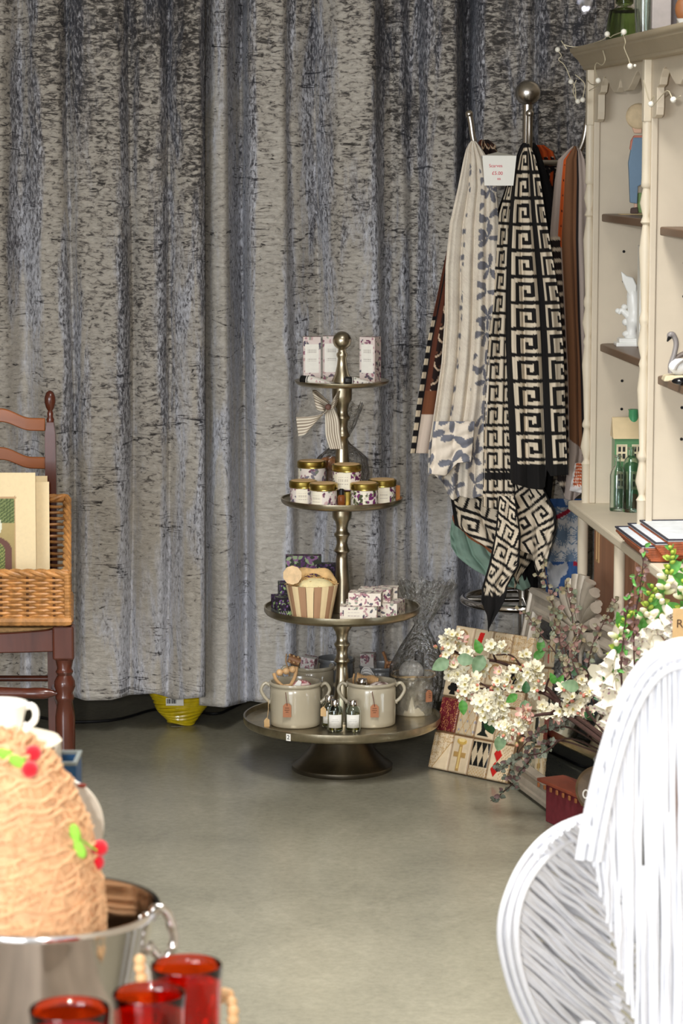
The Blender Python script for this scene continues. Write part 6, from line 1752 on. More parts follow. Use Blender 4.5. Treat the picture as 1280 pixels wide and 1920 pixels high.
branch('apple blossom branch of dense white clusters in front of the plaque middle',
       [V0, P(1135, 1385, 5.3), P(1060, 1330, 5.75), P(1020, 1300, 5.8), P(970, 1292, 5.85), P(920, 1292, 5.88), P(880, 1290, 5.9)],
       [[P(1020, 1300, 5.8), P(1030, 1272, 5.78), P(1040, 1290, 5.76)], [P(970, 1292, 5.85), P(945, 1320, 5.85), P(925, 1335, 5.85)], [P(920, 1292, 5.88), P(900, 1280, 5.88)]], 2,
       [(960, 1275, 5.82, 20, 15, .15), (1000, 1262, 5.8, 20, 16, .05), (1005, 1290, 5.8, 16, 9, .3), (880, 1285, 5.88, 20, 14, .2), (900, 1302, 5.86, 14, 8, .8), (925, 1325, 5.84, 30, 40, .03), (903, 1318, 5.85, 18, 14, .05), (940, 1262, 5.83, 14, 8, .4), (935, 1280, 5.82, 14, 8, .2), (867, 1300, 5.88, 10, 6, .7), (1040, 1340, 5.75, 12, 8, .4), (1020, 1330, 5.76, 14, 9, .25)],
       [(866, 1312, 5.86, .1, -.8, 30, 'g'), (970, 1302, 5.78, -.7, -.5, 28, 'g'), (984, 1312, 5.78, .0, -1, 32, 's'), (985, 1300, 5.78, .05, 1, 24, 'd'), (1040, 1282, 5.75, -.4, 1, 24, 'g'), (1044, 1285, 5.74, .5, .9, 24, 'g'), (1070, 1262, 5.74, .9, .3, 34, 'd'), (912, 1345, 5.85, .4, -1, 36, 'd'), (935, 1375, 5.84, .3, -1, 26, 's')])
branch('apple blossom branch drooping lowest with pink buds near the dark goblet tile',
       [V0, P(1130, 1392, 5.3), P(1060, 1342, 5.66), P(1030, 1338, 5.68), P(990, 1345, 5.7), P(955, 1362, 5.72)],
       [[P(1030, 1338, 5.68), P(1060, 1318, 5.66), P(1085, 1302, 5.64)], [P(990, 1345, 5.7), P(970, 1372, 5.7), P(985, 1382, 5.7)], [P(1100, 1380, 5.62), P(1120, 1366, 5.6), P(1135, 1372, 5.6)]], 3,
       [(950, 1368, 5.70, 20, 12, .35), (975, 1358, 5.70, 14, 8, .5), (985, 1335, 5.7, 14, 8, .25), (1075, 1322, 5.63, 18, 12, .4), (1092, 1310, 5.63, 14, 9, .3), (1062, 1292, 5.63, 12, 6, .8), (1098, 1340, 5.62, 12, 7, .5), (1130, 1364, 5.6, 12, 6, .5), (1088, 1275, 5.62, 10, 5, .3), (1058, 1330, 5.64, 12, 6, .4), (965, 1385, 5.7, 10, 5, .8), (1105, 1300, 5.62, 10, 5, .1)],
       [(940, 1378, 5.69, -.2, -1, 34, 's'), (1085, 1290, 5.6, -1, .3, 36, 's'), (1150, 1300, 5.55, -1, -.2, 40, 'd'), (1125, 1305, 5.56, 1, .1, 40, 'd'), (1095, 1335, 5.6, .8, -.6, 26, 'd')])
# dusky eucalyptus like stems
def euca(lab, path, seed, nl, sz, meshes, cat='foliage', spread=16, tint=None):
    rr = random.Random(seed); e = empty('foliage_stem', (VX, VY, .33), lab, cat, 'dusky foliage stems')
    main = spline(path, 36); b = MB(); b.tube(main, np.linspace(.0024, .0009, 36), 5)
    side = []
    for k in range(10, 36, 2):
        q = Vector(main[k]); t = Vector(main[min(35, k + 1)]) - Vector(main[k - 1]); t.normalize()
        d = (t * .8 + Vector((rr.uniform(-1, 1), rr.uniform(-.6, .6), rr.uniform(-.6, .8))) * .9).normalized() * rr.uniform(.5, 1) * spread * 5.8 / F
        b.tube([q, q + d * .6, q + d], .0008, 4); side.append((q, d))
    b.build('stem', M['bark'], e)
    for k in range(nl):
        q, d = side[k % len(side)]; p_ = q + d * rr.uniform(.1, 1.05)
        put(rr.choice(meshes), 'leaf', e, p_, Vector((rr.uniform(-.6, .6), -1, rr.uniform(-.2, .8))), sz * rr.uniform(.7, 1.2), x_dir=(rr.uniform(-1, 1), rr.uniform(-.5, .3), rr.uniform(-.9, 1)))
    return e
es = [('tallest dusky foliage stem rising to the blue star scarf', [V0, P(1085, 1330, 5.72), P(1060, 1220, 5.85), P(1035, 1130, 5.95), P(1020, 1065, 6.0)], 58),
      ('dusky foliage stem leaning left over the mirror corner', [V0, P(1080, 1330, 5.7), P(1050, 1240, 5.8), P(1010, 1185, 5.88), P(985, 1148, 5.92)], 56),
      ('dusky foliage stem in front of the shell crest', [V0, P(1095, 1320, 5.68), P(1080, 1220, 5.76), P(1070, 1140, 5.82), P(1060, 1095, 5.85)], 64),
      ('dusky foliage stem between the shell crest and the foxgloves', [V0, P(1110, 1310, 5.66), P(1105, 1230, 5.72), P(1130, 1170, 5.74), P(1150, 1130, 5.75)], 56),
      ('dusky foliage stem in the thick of the bunch', [V0, P(1090, 1320, 5.66), P(1065, 1250, 5.72), P(1045, 1190, 5.78), P(1040, 1150, 5.8)], 64),
      ('dusky foliage stem low in the bunch beside the red bar tile', [V0, P(1100, 1330, 5.6), P(1085, 1270, 5.64), P(1070, 1225, 5.68), P(1090, 1180, 5.7)], 58)]
for i, (lab, pth, n_) in enumerate(es): euca(lab, pth, 40 + i, n_, .0135, lf_e, spread=24)
es = [('grey green trailing stem hanging over the mirror and onto the floor', [V0, P(1060, 1390, 5.7), P(1020, 1400, 5.8), P(985, 1435, 5.9), P(960, 1470, 5.95), P(925, 1500, 5.98)], 60),
      ('grey green trailing stem crossing the harlequin tile', [V0, P(1070, 1385, 5.66), P(1020, 1410, 5.7), P(975, 1420, 5.76), P(940, 1442, 5.8), P(935, 1436, 5.8)], 44),
      ('grey green trailing stem looping under the blossom', [V0, P(1080, 1370, 5.7), P(1040, 1365, 5.76), P(1000, 1380, 5.82), P(965, 1420, 5.86), P(950, 1460, 5.9)], 60)]
for i, (lab, pth, n_) in enumerate(es): euca(lab, pth, 60 + i, n_, .013, lf_m, spread=17)
# foxgloves
bells = [bell_mesh('flower', k) for k in range(3)]
def foxglove(lab, path, seed, f0, nfl):
    rr = random.Random(seed); e = empty('foxglove_stem', (VX, VY, .33), lab, 'flower stem', 'white foxglove stems')
    main = spline(path, 40); b = MB(); b.tube(main, np.linspace(.0038, .0014, 40), 8); b.build('stem', M['stem_green'], e)
    for k in range(nfl):
        t = f0 + (1 - f0) * k / nfl; q = Vector(main[min(39, int(t * 39))]); s_ = 1 - .75 * ((t - f0) / (1 - f0)) ** 1.2
        a = k * 2.4; d = Vector((math.cos(a), -abs(math.sin(a)) * .6 - .25, -.85)).normalized()
        u_ = (t - f0) / (1 - f0)
        if u_ < .55: put(bells[k % 3], 'flower', e, q + d * .004, d, .0235 * s_ + .004)
        elif u_ < .74: put(budw, 'bud', e, q, Vector((d.x, d.y, .3)), .012)
        else: put(budg, 'bud', e, q, Vector((d.x, d.y, .5)), .0075 + .007 * (1 - u_))
        put(lf_g if k % 2 else bpy.data.meshes['leaf_lime'], 'sepal', e, q, (0, -1, .3), .017, x_dir=(d.x, d.y * .4, .25))
    for k in range(5):
        t = .45 + .1 * k; q = Vector(main[int(t * 39)]); put(lf_g, 'leaf', e, q, (0, -1, .4), .035, x_dir=(rr.uniform(-1, 1), -.3, .7))
    return e
me_ = leaf_mesh('leaf_lime', .34, (136, 154, 54), (152, 170, 66)); 
Vb = Vector((VX - .01, VY - .02, .33))
for i, (lab, pth, f0, n_) in enumerate([
    ('white foxglove leftmost, next to the dusky foliage', [Vb, P(1150, 1340, 4.95), P(1148, 1270, 4.95), P(1158, 1200, 4.95), P(1185, 1140, 4.95)], .38, 26),
    ('white foxglove tallest on the right, in front of the wicker trays', [Vb + Vector((.03, 0, 0)), P(1205, 1300, 4.95), P(1222, 1200, 4.95), P(1245, 1110, 4.95), P(1262, 1020, 4.95)], .35, 34),
    ('white foxglove in the middle with large speckled bells', [Vb + Vector((.02, 0, 0)), P(1185, 1320, 4.95), P(1195, 1230, 4.95), P(1210, 1160, 4.95), P(1225, 1095, 4.95)], .36, 28),
    ('white foxglove at the right frame edge behind the kraft tag', [Vb + Vector((.05, 0, 0)), P(1250, 1280, 4.95), P(1268, 1190, 4.95), P(1282, 1120, 4.95), P(1290, 1050, 4.95)], .36, 28),
    ('white foxglove low beside the white chair back', [Vb, P(1155, 1360, 4.95), P(1158, 1310, 4.95), P(1165, 1270, 4.95), P(1172, 1235, 4.95)], .35, 16)]):
    foxglove(lab, pth, 80 + i, f0, n_)
# budded stems among them
for i, (lab, pth, n_) in enumerate([('dark budded stem rising in front of the dresser counter', [Vb, P(1190, 1300, 4.92), P(1188, 1180, 4.92), P(1200, 1100, 4.92), P(1208, 1030, 4.92)], 44),
                                    ('dark budded stem left of the foxgloves', [Vb, P(1165, 1280, 4.92), P(1168, 1200, 4.92), P(1178, 1130, 4.92), P(1195, 1075, 4.92)], 44)]):
    euca(lab, pth, 90 + i, n_, .0115, [lf_e[1], lf_m[2], lf_g], spread=15)
# white lily like bloom low in the bunch
b = MB(); c = P(1135, 1272, 5.0)
lil = empty('paper_flower', c, 'large pale crumpled white bloom low beside the foxgloves', 'flower')
put(blossom_mesh('flower_large', (236, 230, 214), (240, 236, 222), (220, 214, 170), 5, .9, 3), 'petals', lil, c, (-.2, -1, .3), .034)
b = MB(); b.tube(spline([c, P(1145, 1330, 5.0), Vb], 12), .002, 6); b.build('stem', M['stem_green'], lil)
# kraft price tag among the flowers
kt = empty('kraft_sign', P(1290, 1197, 4.6), 'brown kraft sign with handwriting at the right edge above the white chair', 'sign')
b = MB(); a0 = P(1261, 1141, 4.6); a1 = P(1320, 1200, 4.6); b.box(((a0.x + a1.x) / 2, 4.6, (a0.z + a1.z) / 2), (a1.x - a0.x, .002, a0.z - a1.z)); b.build('panel', M['kraft_pale'], kt, smooth=False)
text('Real', 'lettering', P(1267, 1170, 4.5985), .021, M['ink_brown'], kt, (1, 0, 0), (0, 0, 1), align='LEFT')
b = MB(); b.tube([P(1290, 1198, 4.603), P(1292, 1500, 4.65), Vector((P(1292, 1500, 4.65).x, 4.65, .002))], .003, 8); b.build('stake', M['kraft_pale'], kt)
# ------------------------------------------------------------------ white willow chair (right foreground)
wr_ = random.Random(12)
YB_ = 3.25
wc = empty('willow_chair', (.42, 3.3, 0), 'large white painted willow chair with an arched rod back and wide curved side', 'chair')
def wavy(pts, n, amp, seed):
    r = random.Random(seed); s = spline(pts, n); ph = [r.uniform(0, 6.28) for _ in range(6)]
    t = np.linspace(0, 1, n)
    for k in range(3): s[:, k] += amp * (np.sin(t * 9 + ph[k]) + .6 * np.sin(t * 21 + ph[k + 3])) * (.5 if k == 1 else 1)
    return s
def rod(pts, r0, r1, n=20, amp=.0012, seed=0, par=None, name='willow_rod', ns=7):
    b = MB(); s = wavy(pts, n, amp, seed); b.tube(s, np.linspace(r0, r1, n), ns); return b.build(name, M['white_paint'], par or wc, ang=60)
# the arch: bundle of five rods
arch = [(1083, 1612), (1094, 1545), (1118, 1440), (1150, 1340), (1185, 1268), (1225, 1222), (1272, 1202), (1320, 1206), (1366, 1240), (1404, 1300), (1440, 1390), (1472, 1500), (1490, 1610)]
def depthb(py): return YB_ + .10 * (1 - (py - 1200) / 700.0)    # back leans away at the top
acx, acy = 1283, 1640
for k in range(6):
    f_ = 1 - k * .040
    pts = []
    for x, y in arch:
        pts.append(P(acx + (x - acx) * f_, acy + (y - acy) * (1 - k * .022) , depthb(y) - .012 * (k % 2) - .004 * k + .006))
    rod(pts, .0044, .0040, 60, .0006, 100 + k, name='arch_rod', ns=9)
# closely set upright rods filling the arch
xs_ = list(np.arange(1104, 1470, 7.6))
for i, x in enumerate(xs_):
    # top where it meets the arch
    best = None
    for a, c in zip(arch[:-1], arch[1:]):
        if a[0] <= x <= c[0]: best = a[1] + (c[1] - a[1]) * (x - a[0]) / (c[0] - a[0])
    if best is None: best = 1560
    top = best + 26 + wr_.uniform(-3, 3)
    if x < 1190:
        bot = 1590 + (x - 1095) * 3.4 + wr_.uniform(-6, 10)
    else: bot = 2080 + wr_.uniform(-20, 20)
    xb = x + (1190 - x) * .10 * (1 if x < 1190 else .0) + wr_.uniform(-2, 2)
    rod([P(x + wr_.uniform(-1, 1), top, depthb(top) - .004 - .006 * (i % 2)), P((x + xb) / 2 + wr_.uniform(-2, 2), (top + bot) / 2, depthb((top + bot) / 2) - .012), P(xb, bot, depthb(bot) - .006)], .0034 * wr_.uniform(.85, 1.15), .0028, 22, .0011, 200 + i)
    if i % 2 == 0 and x < 1330:      # a backing rod half a step along
        rod([P(x + 3.8, top + 6, depthb(top) + .006), P((x + xb) / 2 + 3.8, (top + bot) / 2, depthb((top + bot) / 2) - .002), P(xb + 3.8, bot - 12, depthb(bot) + .004)], .0034, .0030, 12, .0008, 1200 + i)
    # second, shorter rod laid over the first
    if i % 3 == 1:
        t1 = top + wr_.uniform(120, 420); b1 = min(bot + 10, t1 + wr_.uniform(260, 520))
        if b1 > t1 + 60:
            rod([P(x + 3.4, t1, depthb(t1) - .010), P(x + 3.8, (t1 + b1) / 2, depthb((t1 + b1) / 2) - .019), P(x + 3.2, b1, depthb(b1) - .012)], .0032, .0028, 14, .0010, 400 + i)
# the wide side / arm: curved rim and slanting rods
rim = [(1098, 1530), (1050, 1548), (1008, 1580), (970, 1630), (945, 1690), (937, 1745), (943, 1800), (960, 1860), (985, 1915), (1015, 1965), (1050, 2010), (1100, 2050)]
def depths(px, py): return 3.42 - .30 * (1100 - px) / 165.0 * .6 + .02
lobe_c = (1090, 1790)
for k in range(5):
    pts = [P(lobe_c[0] + (x - lobe_c[0]) * (1 - k * .048), lobe_c[1] + (y - lobe_c[1]) * (1 - k * .036), depths(x, y) - .003 * k + .010 * (k % 2)) for x, y in rim]
    rod(pts, .0044, .0040, 54, .0007, 500 + k, name='rim_rod', ns=9)
def rim_x(py):      # left rim at a given height
    for a, c in zip(rim[:-1], rim[1:]):
        if a[1] <= py <= c[1]: return a[0] + (c[0] - a[0]) * (py - a[1]) / (c[1] - a[1])
    return rim[0][0] if py < rim[0][1] else rim[-1][0]
n_side = 62
for i in range(n_side):
    c0 = -330 + i * 10.4 + wr_.uniform(-3, 3)        # rods follow y = .82*(x-940) + 1700 + c0, curving down
    x0 = None
    for x in np.arange(938, 1230, 2.0):
        y = .80 * (x - 940) + 1700 + c0
        if y > 1536 and x > rim_x(y) + 14 and y < 2040: x0 = x; y0 = y; break
    if x0 is None: continue
    x1 = x0 + 300; y1 = y0 + .80 * (x1 - x0) + 30
    # stop under the back panel
    for x in np.arange(x0, x1, 2.0):
        y = y0 + .80 * (x - x0) + 26 * ((x - x0) / 300) ** 2
        bx = 1108 + (y - 1560) * .265
        if x > bx + 22: x1 = x; y1 = y; break
    xm, ym = (x0 + x1) / 2, (y0 + y1) / 2 + wr_.uniform(-5, 9)
    dm = -.035
    def dd(x, y): return 3.40 - .14 * (1100 - x) / 165.0
    rod([P(x0, y0, dd(x0, y0)), P(xm, ym, dd(xm, ym) + .03 - .008 * (i % 2)), P(x1, y1, dd(x1, y1) + .02)], .0040 * wr_.uniform(.8, 1.15), .0034, 20, .0016, 600 + i)
for i in range(34):      # an under layer crossing at a flatter angle
    y0 = 1552 + i * 14; x0 = rim_x(y0) + 18; x1 = 1120 + (y0 - 1560) * .22; y1 = y0 + .62 * (x1 - x0)
    if x1 < x0 + 40: continue
    rod([P(x0, y0, 3.36 - .14 * (1100 - x0) / 165.0 + .05), P((x0 + x1) / 2, (y0 + y1) / 2, 3.45), P(x1, y1, 3.47)], .0050, .0044, 14, .0014, 700 + i)
# mirrored far side out of frame, seat, legs
for k in range(4):
    pts = [P(2566 - x - k * 6, y + k * 6, depths(x, y)) for x, y in rim]
    rod(pts, .0062, .0056, 40, .0012, 800 + k, name='rim_rod', ns=8)
for i in range(16):
    y0 = 1570 + i * 26; x0 = 2566 - rim_x(y0) - 14; x1 = 1450; y1 = y0 + 150
    rod([P(x0, y0, 3.3), P((x0 + x1) / 2, (y0 + y1) / 2 + 6, 3.36), P(x1, y1, 3.36)], .0050, .0042, 12, .0014, 820 + i)
zseat = .35
for i in range(24):
    y = 3.04 + i * .011
    rod([(.28, y, zseat), (.42, y + .004, zseat - .006), (.66, y, zseat)], .0065, .006, 10, .0012, 850 + i, name='seat_rod', ns=6)
for x, y in ((.30, 3.06), (.62, 3.06), (.32, 3.28), (.60, 3.28)):
    for j in range(3):
        rod([(x + .012 * math.cos(j * 2.1), y + .012 * math.sin(j * 2.1), zseat + .05), (x + .014 * math.cos(j * 2.1), y + .012 * math.sin(j * 2.1), .2), (x + .016 * math.cos(j * 2.1), y + .014 * math.sin(j * 2.1), .004)], .011, .010, 8, .001, 900 + j, name='leg_rod', ns=7)

# ------------------------------------------------------------------ foreground table and its things
TZ = .56
tb = empty('display_table', (-.5, 2.7, 0), 'wooden display table below the foreground things, just outside the frame', 'table')
tpoly = [(-.085, 2.28), (-.085, 2.42), (-.30, 3.34), (-.95, 3.34), (-.95, 2.28)]
b = MB(); b.prism(tpoly, (0, 0, TZ - .03), (1, 0, 0), (0, 1, 0), (0, 0, .0295)); b.build('tabletop', M['table_wood'], tb, smooth=False, bevel=.003)
for x, y in ((-.14, 2.34), (-.9, 2.34), (-.36, 3.26), (-.9, 3.26)):
    b = MB(); b.box((x, y, (TZ - .03) / 2), (.045, .045, TZ - .03)); b.build('leg', M['table_wood'], tb, smooth=False, bevel=.003)
def at_z(px, py, z):
    d = P(px, py, 1.0) - Vector((0, 0, CAM_H)); k = (z - CAM_H) / d.z; return Vector((0, 0, CAM_H)) + d * k
# champagne bucket
BY = 2.75; bc = Vector((xp(70, BY), BY, TZ)); BRr = 221 / F * BY; rim_z = at_z(70, 1700, 0).z
rim_z = P(70, 1699, BY).z
bu = empty('ice_bucket', bc, 'polished steel ice bucket with ball mounted ring handles, lower left', 'bucket')
h_ = rim_z - TZ
b = MB(); pr = [(0, TZ), (BRr * .66, TZ), (BRr * .70, TZ + .004), (BRr * .74, TZ + h_ * .15), (BRr * .95, rim_z - .012), (BRr * .965, rim_z - .006), (BRr * 1.0, rim_z - .005), (BRr * 1.005, rim_z - .001), (BRr * .99, rim_z + .002), (BRr * .955, rim_z + .001), (BRr * .94, rim_z - .008), (BRr * .70, TZ + .008), (0, TZ + .005)]
b.lathe(pr, 96, (bc.x, bc.y, 0)); b.build('bucket_body', M['chrome'], bu, ang=50)
k_ = BY / F
def bq(px, py, dy=0): return P(px, py, BY + dy)
for s_ in (1, -1):
    def mx(v): return Vector((bc.x + s_ * (v.x - bc.x), v.y, v.z))
    for py in (1723, 1778):
        b = MB(); b.sph(tuple(mx(bq(277, py))), .0085, nu=16, nv=10); b.tube([mx(bq(262, py)), mx(bq(282, py))], .0045, 10); b.build('mount_ball', M['chrome'], bu)
    b = MB(); pts = [mx(v) for v in (bq(282, 1720), bq(292, 1702), bq(312, 1712), bq(322, 1738), bq(326, 1765), bq(318, 1788), bq(302, 1796), bq(286, 1782))]
    b.tube(spline(pts, 30), [.0052 + .0014 * (i % 6 == 0) for i in range(30)], 12); b.build('ring_handle', M['chrome'], bu)
# raffia hat with cherry pompoms standing in the bucket
hcx = xp(-6, BY); R0 = (180 + 6) / F * BY; htop = P(0, 1378, BY).z; hbase = rim_z - .03
hat = empty('raffia_hat', (hcx, BY, hbase), 'round natural raffia hat with red cherry pompoms, standing in the ice bucket', 'hat')
Hh = htop - hbase
prf = [(R0 * math.cos(t) ** 1.0 if t < PI / 2 - .01 else 0, hbase + Hh * math.sin(t) ** 1.0) for t in np.linspace(.0, PI / 2, 22)]
prf[-1] = (0, htop)
b = MB(); b.lathe([(R0 * .97, hbase)] + prf[1:], 64, (hcx, BY, 0)); b.build('crown', M['raffia'], hat)
def hat_r(z):
    zs_ = [p[1] for p in prf]; return float(np.interp(z, zs_, [p[0] for p in prf]))
b = MB(); rr_ = random.Random(9)
for j in range(46):
    z = hbase + Hh * math.sin((j + .3) / 46 * PI / 2) ; r = hat_r(z) + .0008
    if r < .006: continue
    ph = rr_.uniform(0, 6); pts = [((r + .0012 * math.sin(a * 11 + ph) + .0008 * math.sin(a * 29 - ph)) * math.cos(a) + hcx, BY + (r + .0012 * math.sin(a * 11 + ph) + .0008 * math.sin(a * 29 - ph)) * math.sin(a), z + .006 * math.sin(a * 3 + ph) + .0022 * math.sin(a * 13 + ph)) for a in np.linspace(0, 2 * PI, 73)[:-1]]
    b.tube(pts, .0026, 5, closed=True)
b.build('raffia_braid', M['raffia'], hat, kind='stuff')
b = MB()
for j in range(900):
    a = rr_.uniform(0, 2 * PI); z0 = hbase + Hh * rr_.uniform(.05, .9); r = hat_r(z0) + .003
    p0 = Vector((hcx + r * math.cos(a), BY + r * math.sin(a), z0)); a2 = a + rr_.uniform(-.2, .2); z1 = z0 + rr_.uniform(-.03, .03); r2 = hat_r(z1) + .0035
    b.tube([p0, (p0 + Vector((hcx + r2 * math.cos(a2), BY + r2 * math.sin(a2), z1))) / 2 * 1.0, Vector((hcx + r2 * math.cos(a2), BY + r2 * math.sin(a2), z1))], .0012, 4)
b.build('loose_fibres', M['raffia'], hat, kind='stuff')
def on_hat(px, py):
    o = Vector((0, 0, CAM_H)); d = P(px, py, 1.0) - o
    for Y in np.arange(2.45, 2.95, .002):
        q = o + d * Y / d.y * 1.0
        if math.hypot(q.x - hcx, q.y - BY) < hat_r(q.z) + .006: return q
    return o + d * (BY - .01) / d.y
for (x, y) in ((63, 1411), (57, 1441), (188, 1588), (181, 1615)):
    q = on_hat(x, y) if x < 150 else P(x, y, BY - .0)
    b = MB(); b.sph(tuple(q + Vector((0, -.004, 0))), .0088, nu=18, nv=12); b.build('cherry_pompom', M['pom_red'], hat)
for (x, y), (dx, dy) in (((10, 1414), (15, 4)), ((33, 1427), (13, 7)), ((141, 1562), (3, 13)), ((150, 1592), (7, 15))):
    q = on_hat(x, y); b = MB()
    v = Vector((dx, 0, -dy)).normalized(); b.sph(tuple(q + Vector((0, -.002, 0))), .0105, (1, .35, .55), 14, 8, M=Matrix((v, Vector((0, 1, 0)), v.cross(Vector((0, 1, 0))))).transposed().to_4x4()); b.build('felt_leaf', M['felt_green'], hat)
for a_, c_ in (((33, 1427), (62, 1412)), ((148, 1570), (182, 1592))):
    p0, p1 = on_hat(*a_), on_hat(*c_); b = MB(); b.tube([p0 + Vector((0, -.004, 0)), p1 + Vector((0, -.006, 0))], .0012, 5); b.build('cherry_stalk', M['felt_green'], hat)
# red amber tumblers on a low riser
TR_ = .64
b = MB(); b.prism([(-.30, 2.30), (-.10, 2.30), (-.10, 2.535), (-.30, 2.535)], (0, 0, TZ), (1, 0, 0), (0, 1, 0), (0, 0, TR_ - TZ)); one(b.build('wooden_riser', M['table_wood'], None, smooth=False, bevel=.003), (-.2, 2.42, TZ), 'low wooden riser under the red tumblers, below the frame', 'riser')
def tumbler(px, py, rpx, lab):
    z_r = TR_ + .104; q = at_z(px, py, z_r); r = rpx / F * q.y
    e = empty('tumbler', (q.x, q.y, TR_), lab, 'glass', 'red and amber tumblers in the foreground')
    b = MB(); z = TR_
    pr = [(0, z), (r * .86, z), (r * .90, z + .003), (r * .97, z_r - .012), (r * 1.0, z_r - .002), (r * .985, z_r), (r * .955, z_r - .001), (r * .92, z_r - .014), (r * .84, z + .010), (0, z + .009)]
    b.lathe(pr, 64, (q.x, q.y, 0)); b.build('glass_body', M['glass_red'], e, ang=60); return e
tumbler(349, 1808, 70, 'red amber tumbler, farthest right and rearmost of the three')
tumbler(279, 1861, 72, 'red amber tumbler in the middle of the three')
tumbler(130, 1890, 79, 'red tumbler nearest the left, in front of the ice bucket')
# wooden beads
bead = empty('bead_garland', P(432, 1905, 2.58), 'small wooden bead garland curled behind the right tumbler', 'garland')
pts = spline([P(262, 1800, 2.62), P(266, 1835, 2.62), P(300, 1900, 2.64), P(360, 1925, 2.64), P(405, 1880, 2.60), P(424, 1862, 2.58), P(436, 1890, 2.56), P(436, 1925, 2.55)], 60)
b = MB(); b.tube(pts, .0008, 5); b.build('string', M['string'], bead)
for i in range(0, 60, 4):
    b = MB(); b.sph(tuple(pts[i]), .0062, nu=14, nv=10); b.build('wooden_bead', M['beech'], bead)
# cup and saucer on a cream box, blue box, leaning plate
Yc_ = 3.12
zsau = P(60, 1407, Yc_).z
bxm = MB(); bxm.box((xp(-30, Yc_), Yc_ + .02, (TZ + zsau - .002) / 2), (.15, .13, zsau - .002 - TZ))
one(bxm.build('cream_box', M['plate'], None, smooth=False, bevel=.003), (xp(-30, Yc_), Yc_, TZ), 'cream box under the white teacup, behind the raffia hat', 'box')
sau = MB(); x0 = xp(-18, Yc_); Rs = 122 / F * Yc_
sau.lathe([(0, zsau), (Rs * .5, zsau), (Rs * .55, zsau + .002), (Rs * .98, zsau + .010), (Rs, zsau + .012), (Rs * .97, zsau + .0135), (Rs * .55, zsau + .006), (0, zsau + .005)], 60, (x0, Yc_, 0), flute=(12, .012))
one(sau.build('saucer', pm('cream_china', (236, 226, 204), .3, 0, .03, 20, coat=.3), None, ang=50), (x0, Yc_, zsau), 'cream saucer with a fluted edge under the white teacup', 'saucer')
cup = empty('teacup', (x0, Yc_, zsau + .006), 'white china teacup with a curled handle at the left edge', 'cup')
zt2 = P(0, 1318, Yc_).z; hc = zt2 - zsau - .006; Rc = 56 / F * Yc_
b = MB(); z = zsau + .006
b.lathe([(0, z), (Rc * .5, z), (Rc * .52, z + .003), (Rc * .62, z + .008), (Rc * .85, z + hc * .45), (Rc * .98, z + hc * .8), (Rc * 1.05, z + hc), (Rc * 1.02, z + hc), (Rc * .93, z + hc * .8), (Rc * .78, z + hc * .4), (Rc * .5, z + .008), (0, z + .006)], 56, (x0, Yc_, 0)); b.build('cup_body', pm('white_china', (244, 240, 232), .2, 0, .02, 20, coat=.4), cup, ang=60)
b = MB(); b.tube(spline([P(34, 1336, Yc_), P(44, 1326, Yc_), P(60, 1324, Yc_), P(67, 1336, Yc_), P(64, 1352, Yc_), P(50, 1364, Yc_), P(40, 1374, Yc_), P(24, 1384, Yc_)], 28), [.0042] * 20 + [.0048] * 8, 10)
b.tube([P(44, 1356, Yc_), P(50, 1360, Yc_), P(44, 1366, Yc_)], .003, 8); b.build('handle', bpy.data.materials['white_china'], cup)
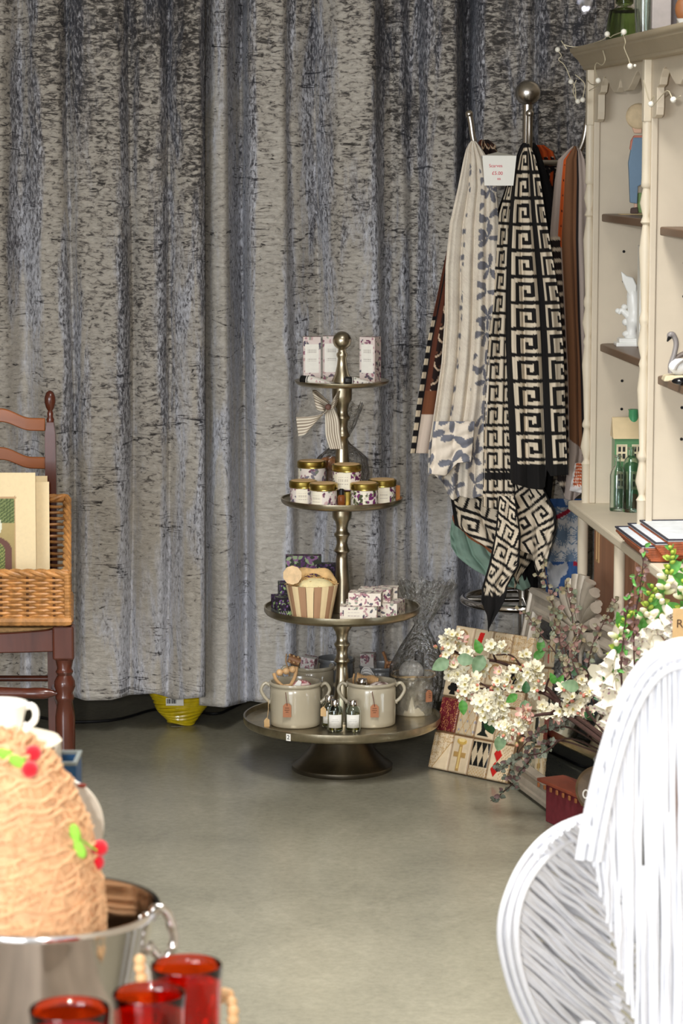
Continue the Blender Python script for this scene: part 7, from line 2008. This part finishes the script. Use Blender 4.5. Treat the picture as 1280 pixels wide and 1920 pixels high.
# blue open box
Yb_ = 3.2; zb1 = P(110, 1424, Yb_).z; bx_ = empty('blue_box', (xp(105, Yb_) - .03, Yb_, TZ), 'open blue box with a grey rim behind the raffia hat', 'box')
xr_ = xp(137, Yb_); wd = .085; dp = .065; t_ = .003
b = MB(); b.prism([(0, 0), (wd, 0), (wd, dp), (0, dp)], (xr_ - wd, Yb_ - dp / 2, TZ + .0), (1, 0, 0), (0, 1, 0), (0, 0, .004)); b.build('bottom', M['navy'], bx_, smooth=False)
for nm, (ax_0, ay_0, w0, d0), mt in (('front_wall', (0, 0, wd, t_), 'blue_box'), ('back_wall', (0, dp - t_, wd, t_), 'blue_box'), ('side_wall', (0, t_, t_, dp - 2 * t_), 'blue_box'), ('side_wall', (wd - t_, t_, t_, dp - 2 * t_), 'blue_box')):
    b = MB(); b.box((xr_ - wd + ax_0 + w0 / 2, Yb_ - dp / 2 + ay_0 + d0 / 2, (TZ + .004 + zb1) / 2), (w0, d0, zb1 - TZ - .004)); b.build(nm, M[mt], bx_, smooth=False)
b = MB(); b.sweep([(0, 0), (wd, 0), (wd, dp), (0, dp)], [(-.004, 0), (.001, 0), (.001, .004), (-.004, .004)], (xr_ - wd, Yb_ - dp / 2, zb1), (1, 0, 0), (0, 1, 0), (0, 0, 1), closed=True); b.build('rim', M['rim_grey'], bx_, smooth=False)
# plate standing on edge behind the hat
Yp = 3.0; cp_ = P(112, 1548, Yp); Rp = 93 / F * Yp
pl = empty('standing_plate', (cp_.x, Yp, TZ), 'stone coloured round plate standing upright behind the raffia hat', 'plate')
b = MB(); Mp = Matrix.Rotation(R(78), 4, 'X'); Mp = Matrix.Rotation(R(-14), 4, 'Z') @ Mp
b.lathe([(0, -.003), (Rp * .6, -.003), (Rp * .98, .004), (Rp, .006), (Rp * .98, .008), (Rp * .62, .002), (0, .002)], 60, tuple(cp_), Mp); b.build('plate_body', M['plate'], pl, ang=50)
b = MB(); b.sph(tuple(P(153, 1473, Yp - .012)), .0035, (1.6, .4, .8)); b.build('red_motif', pm('brick_red', (150, 60, 44), .5), pl)
zl = cp_.z - Rp * .98
b = MB(); b.box((cp_.x, Yp + .0, (TZ + zl) / 2), (.05, .05, zl - TZ)); b.build('stand', M['table_wood'], pl, smooth=False, bevel=.002)
# hanging glass ornament at the top
YO = 3.0; oc = P(1096, 4, YO)
orn = empty('hanging_crystal', oc, 'small bluish glass drop hanging at the top edge of the view', 'ornament')
b = MB(); b.lathe([(0, oc.z - .013), (.006, oc.z - .006), (.0085, oc.z + .004), (.004, oc.z + .014), (.001, oc.z + .018)], 8, (oc.x, oc.y, 0)); b.build('drop', glass('blue_crystal', (226, 230, 250), .02, 1.6), orn, smooth=False)
b = MB(); b.tube([(oc.x, oc.y, oc.z + .017), (oc.x, oc.y, 2.709)], .0005, 5); b.build('thread', M['string'], orn)
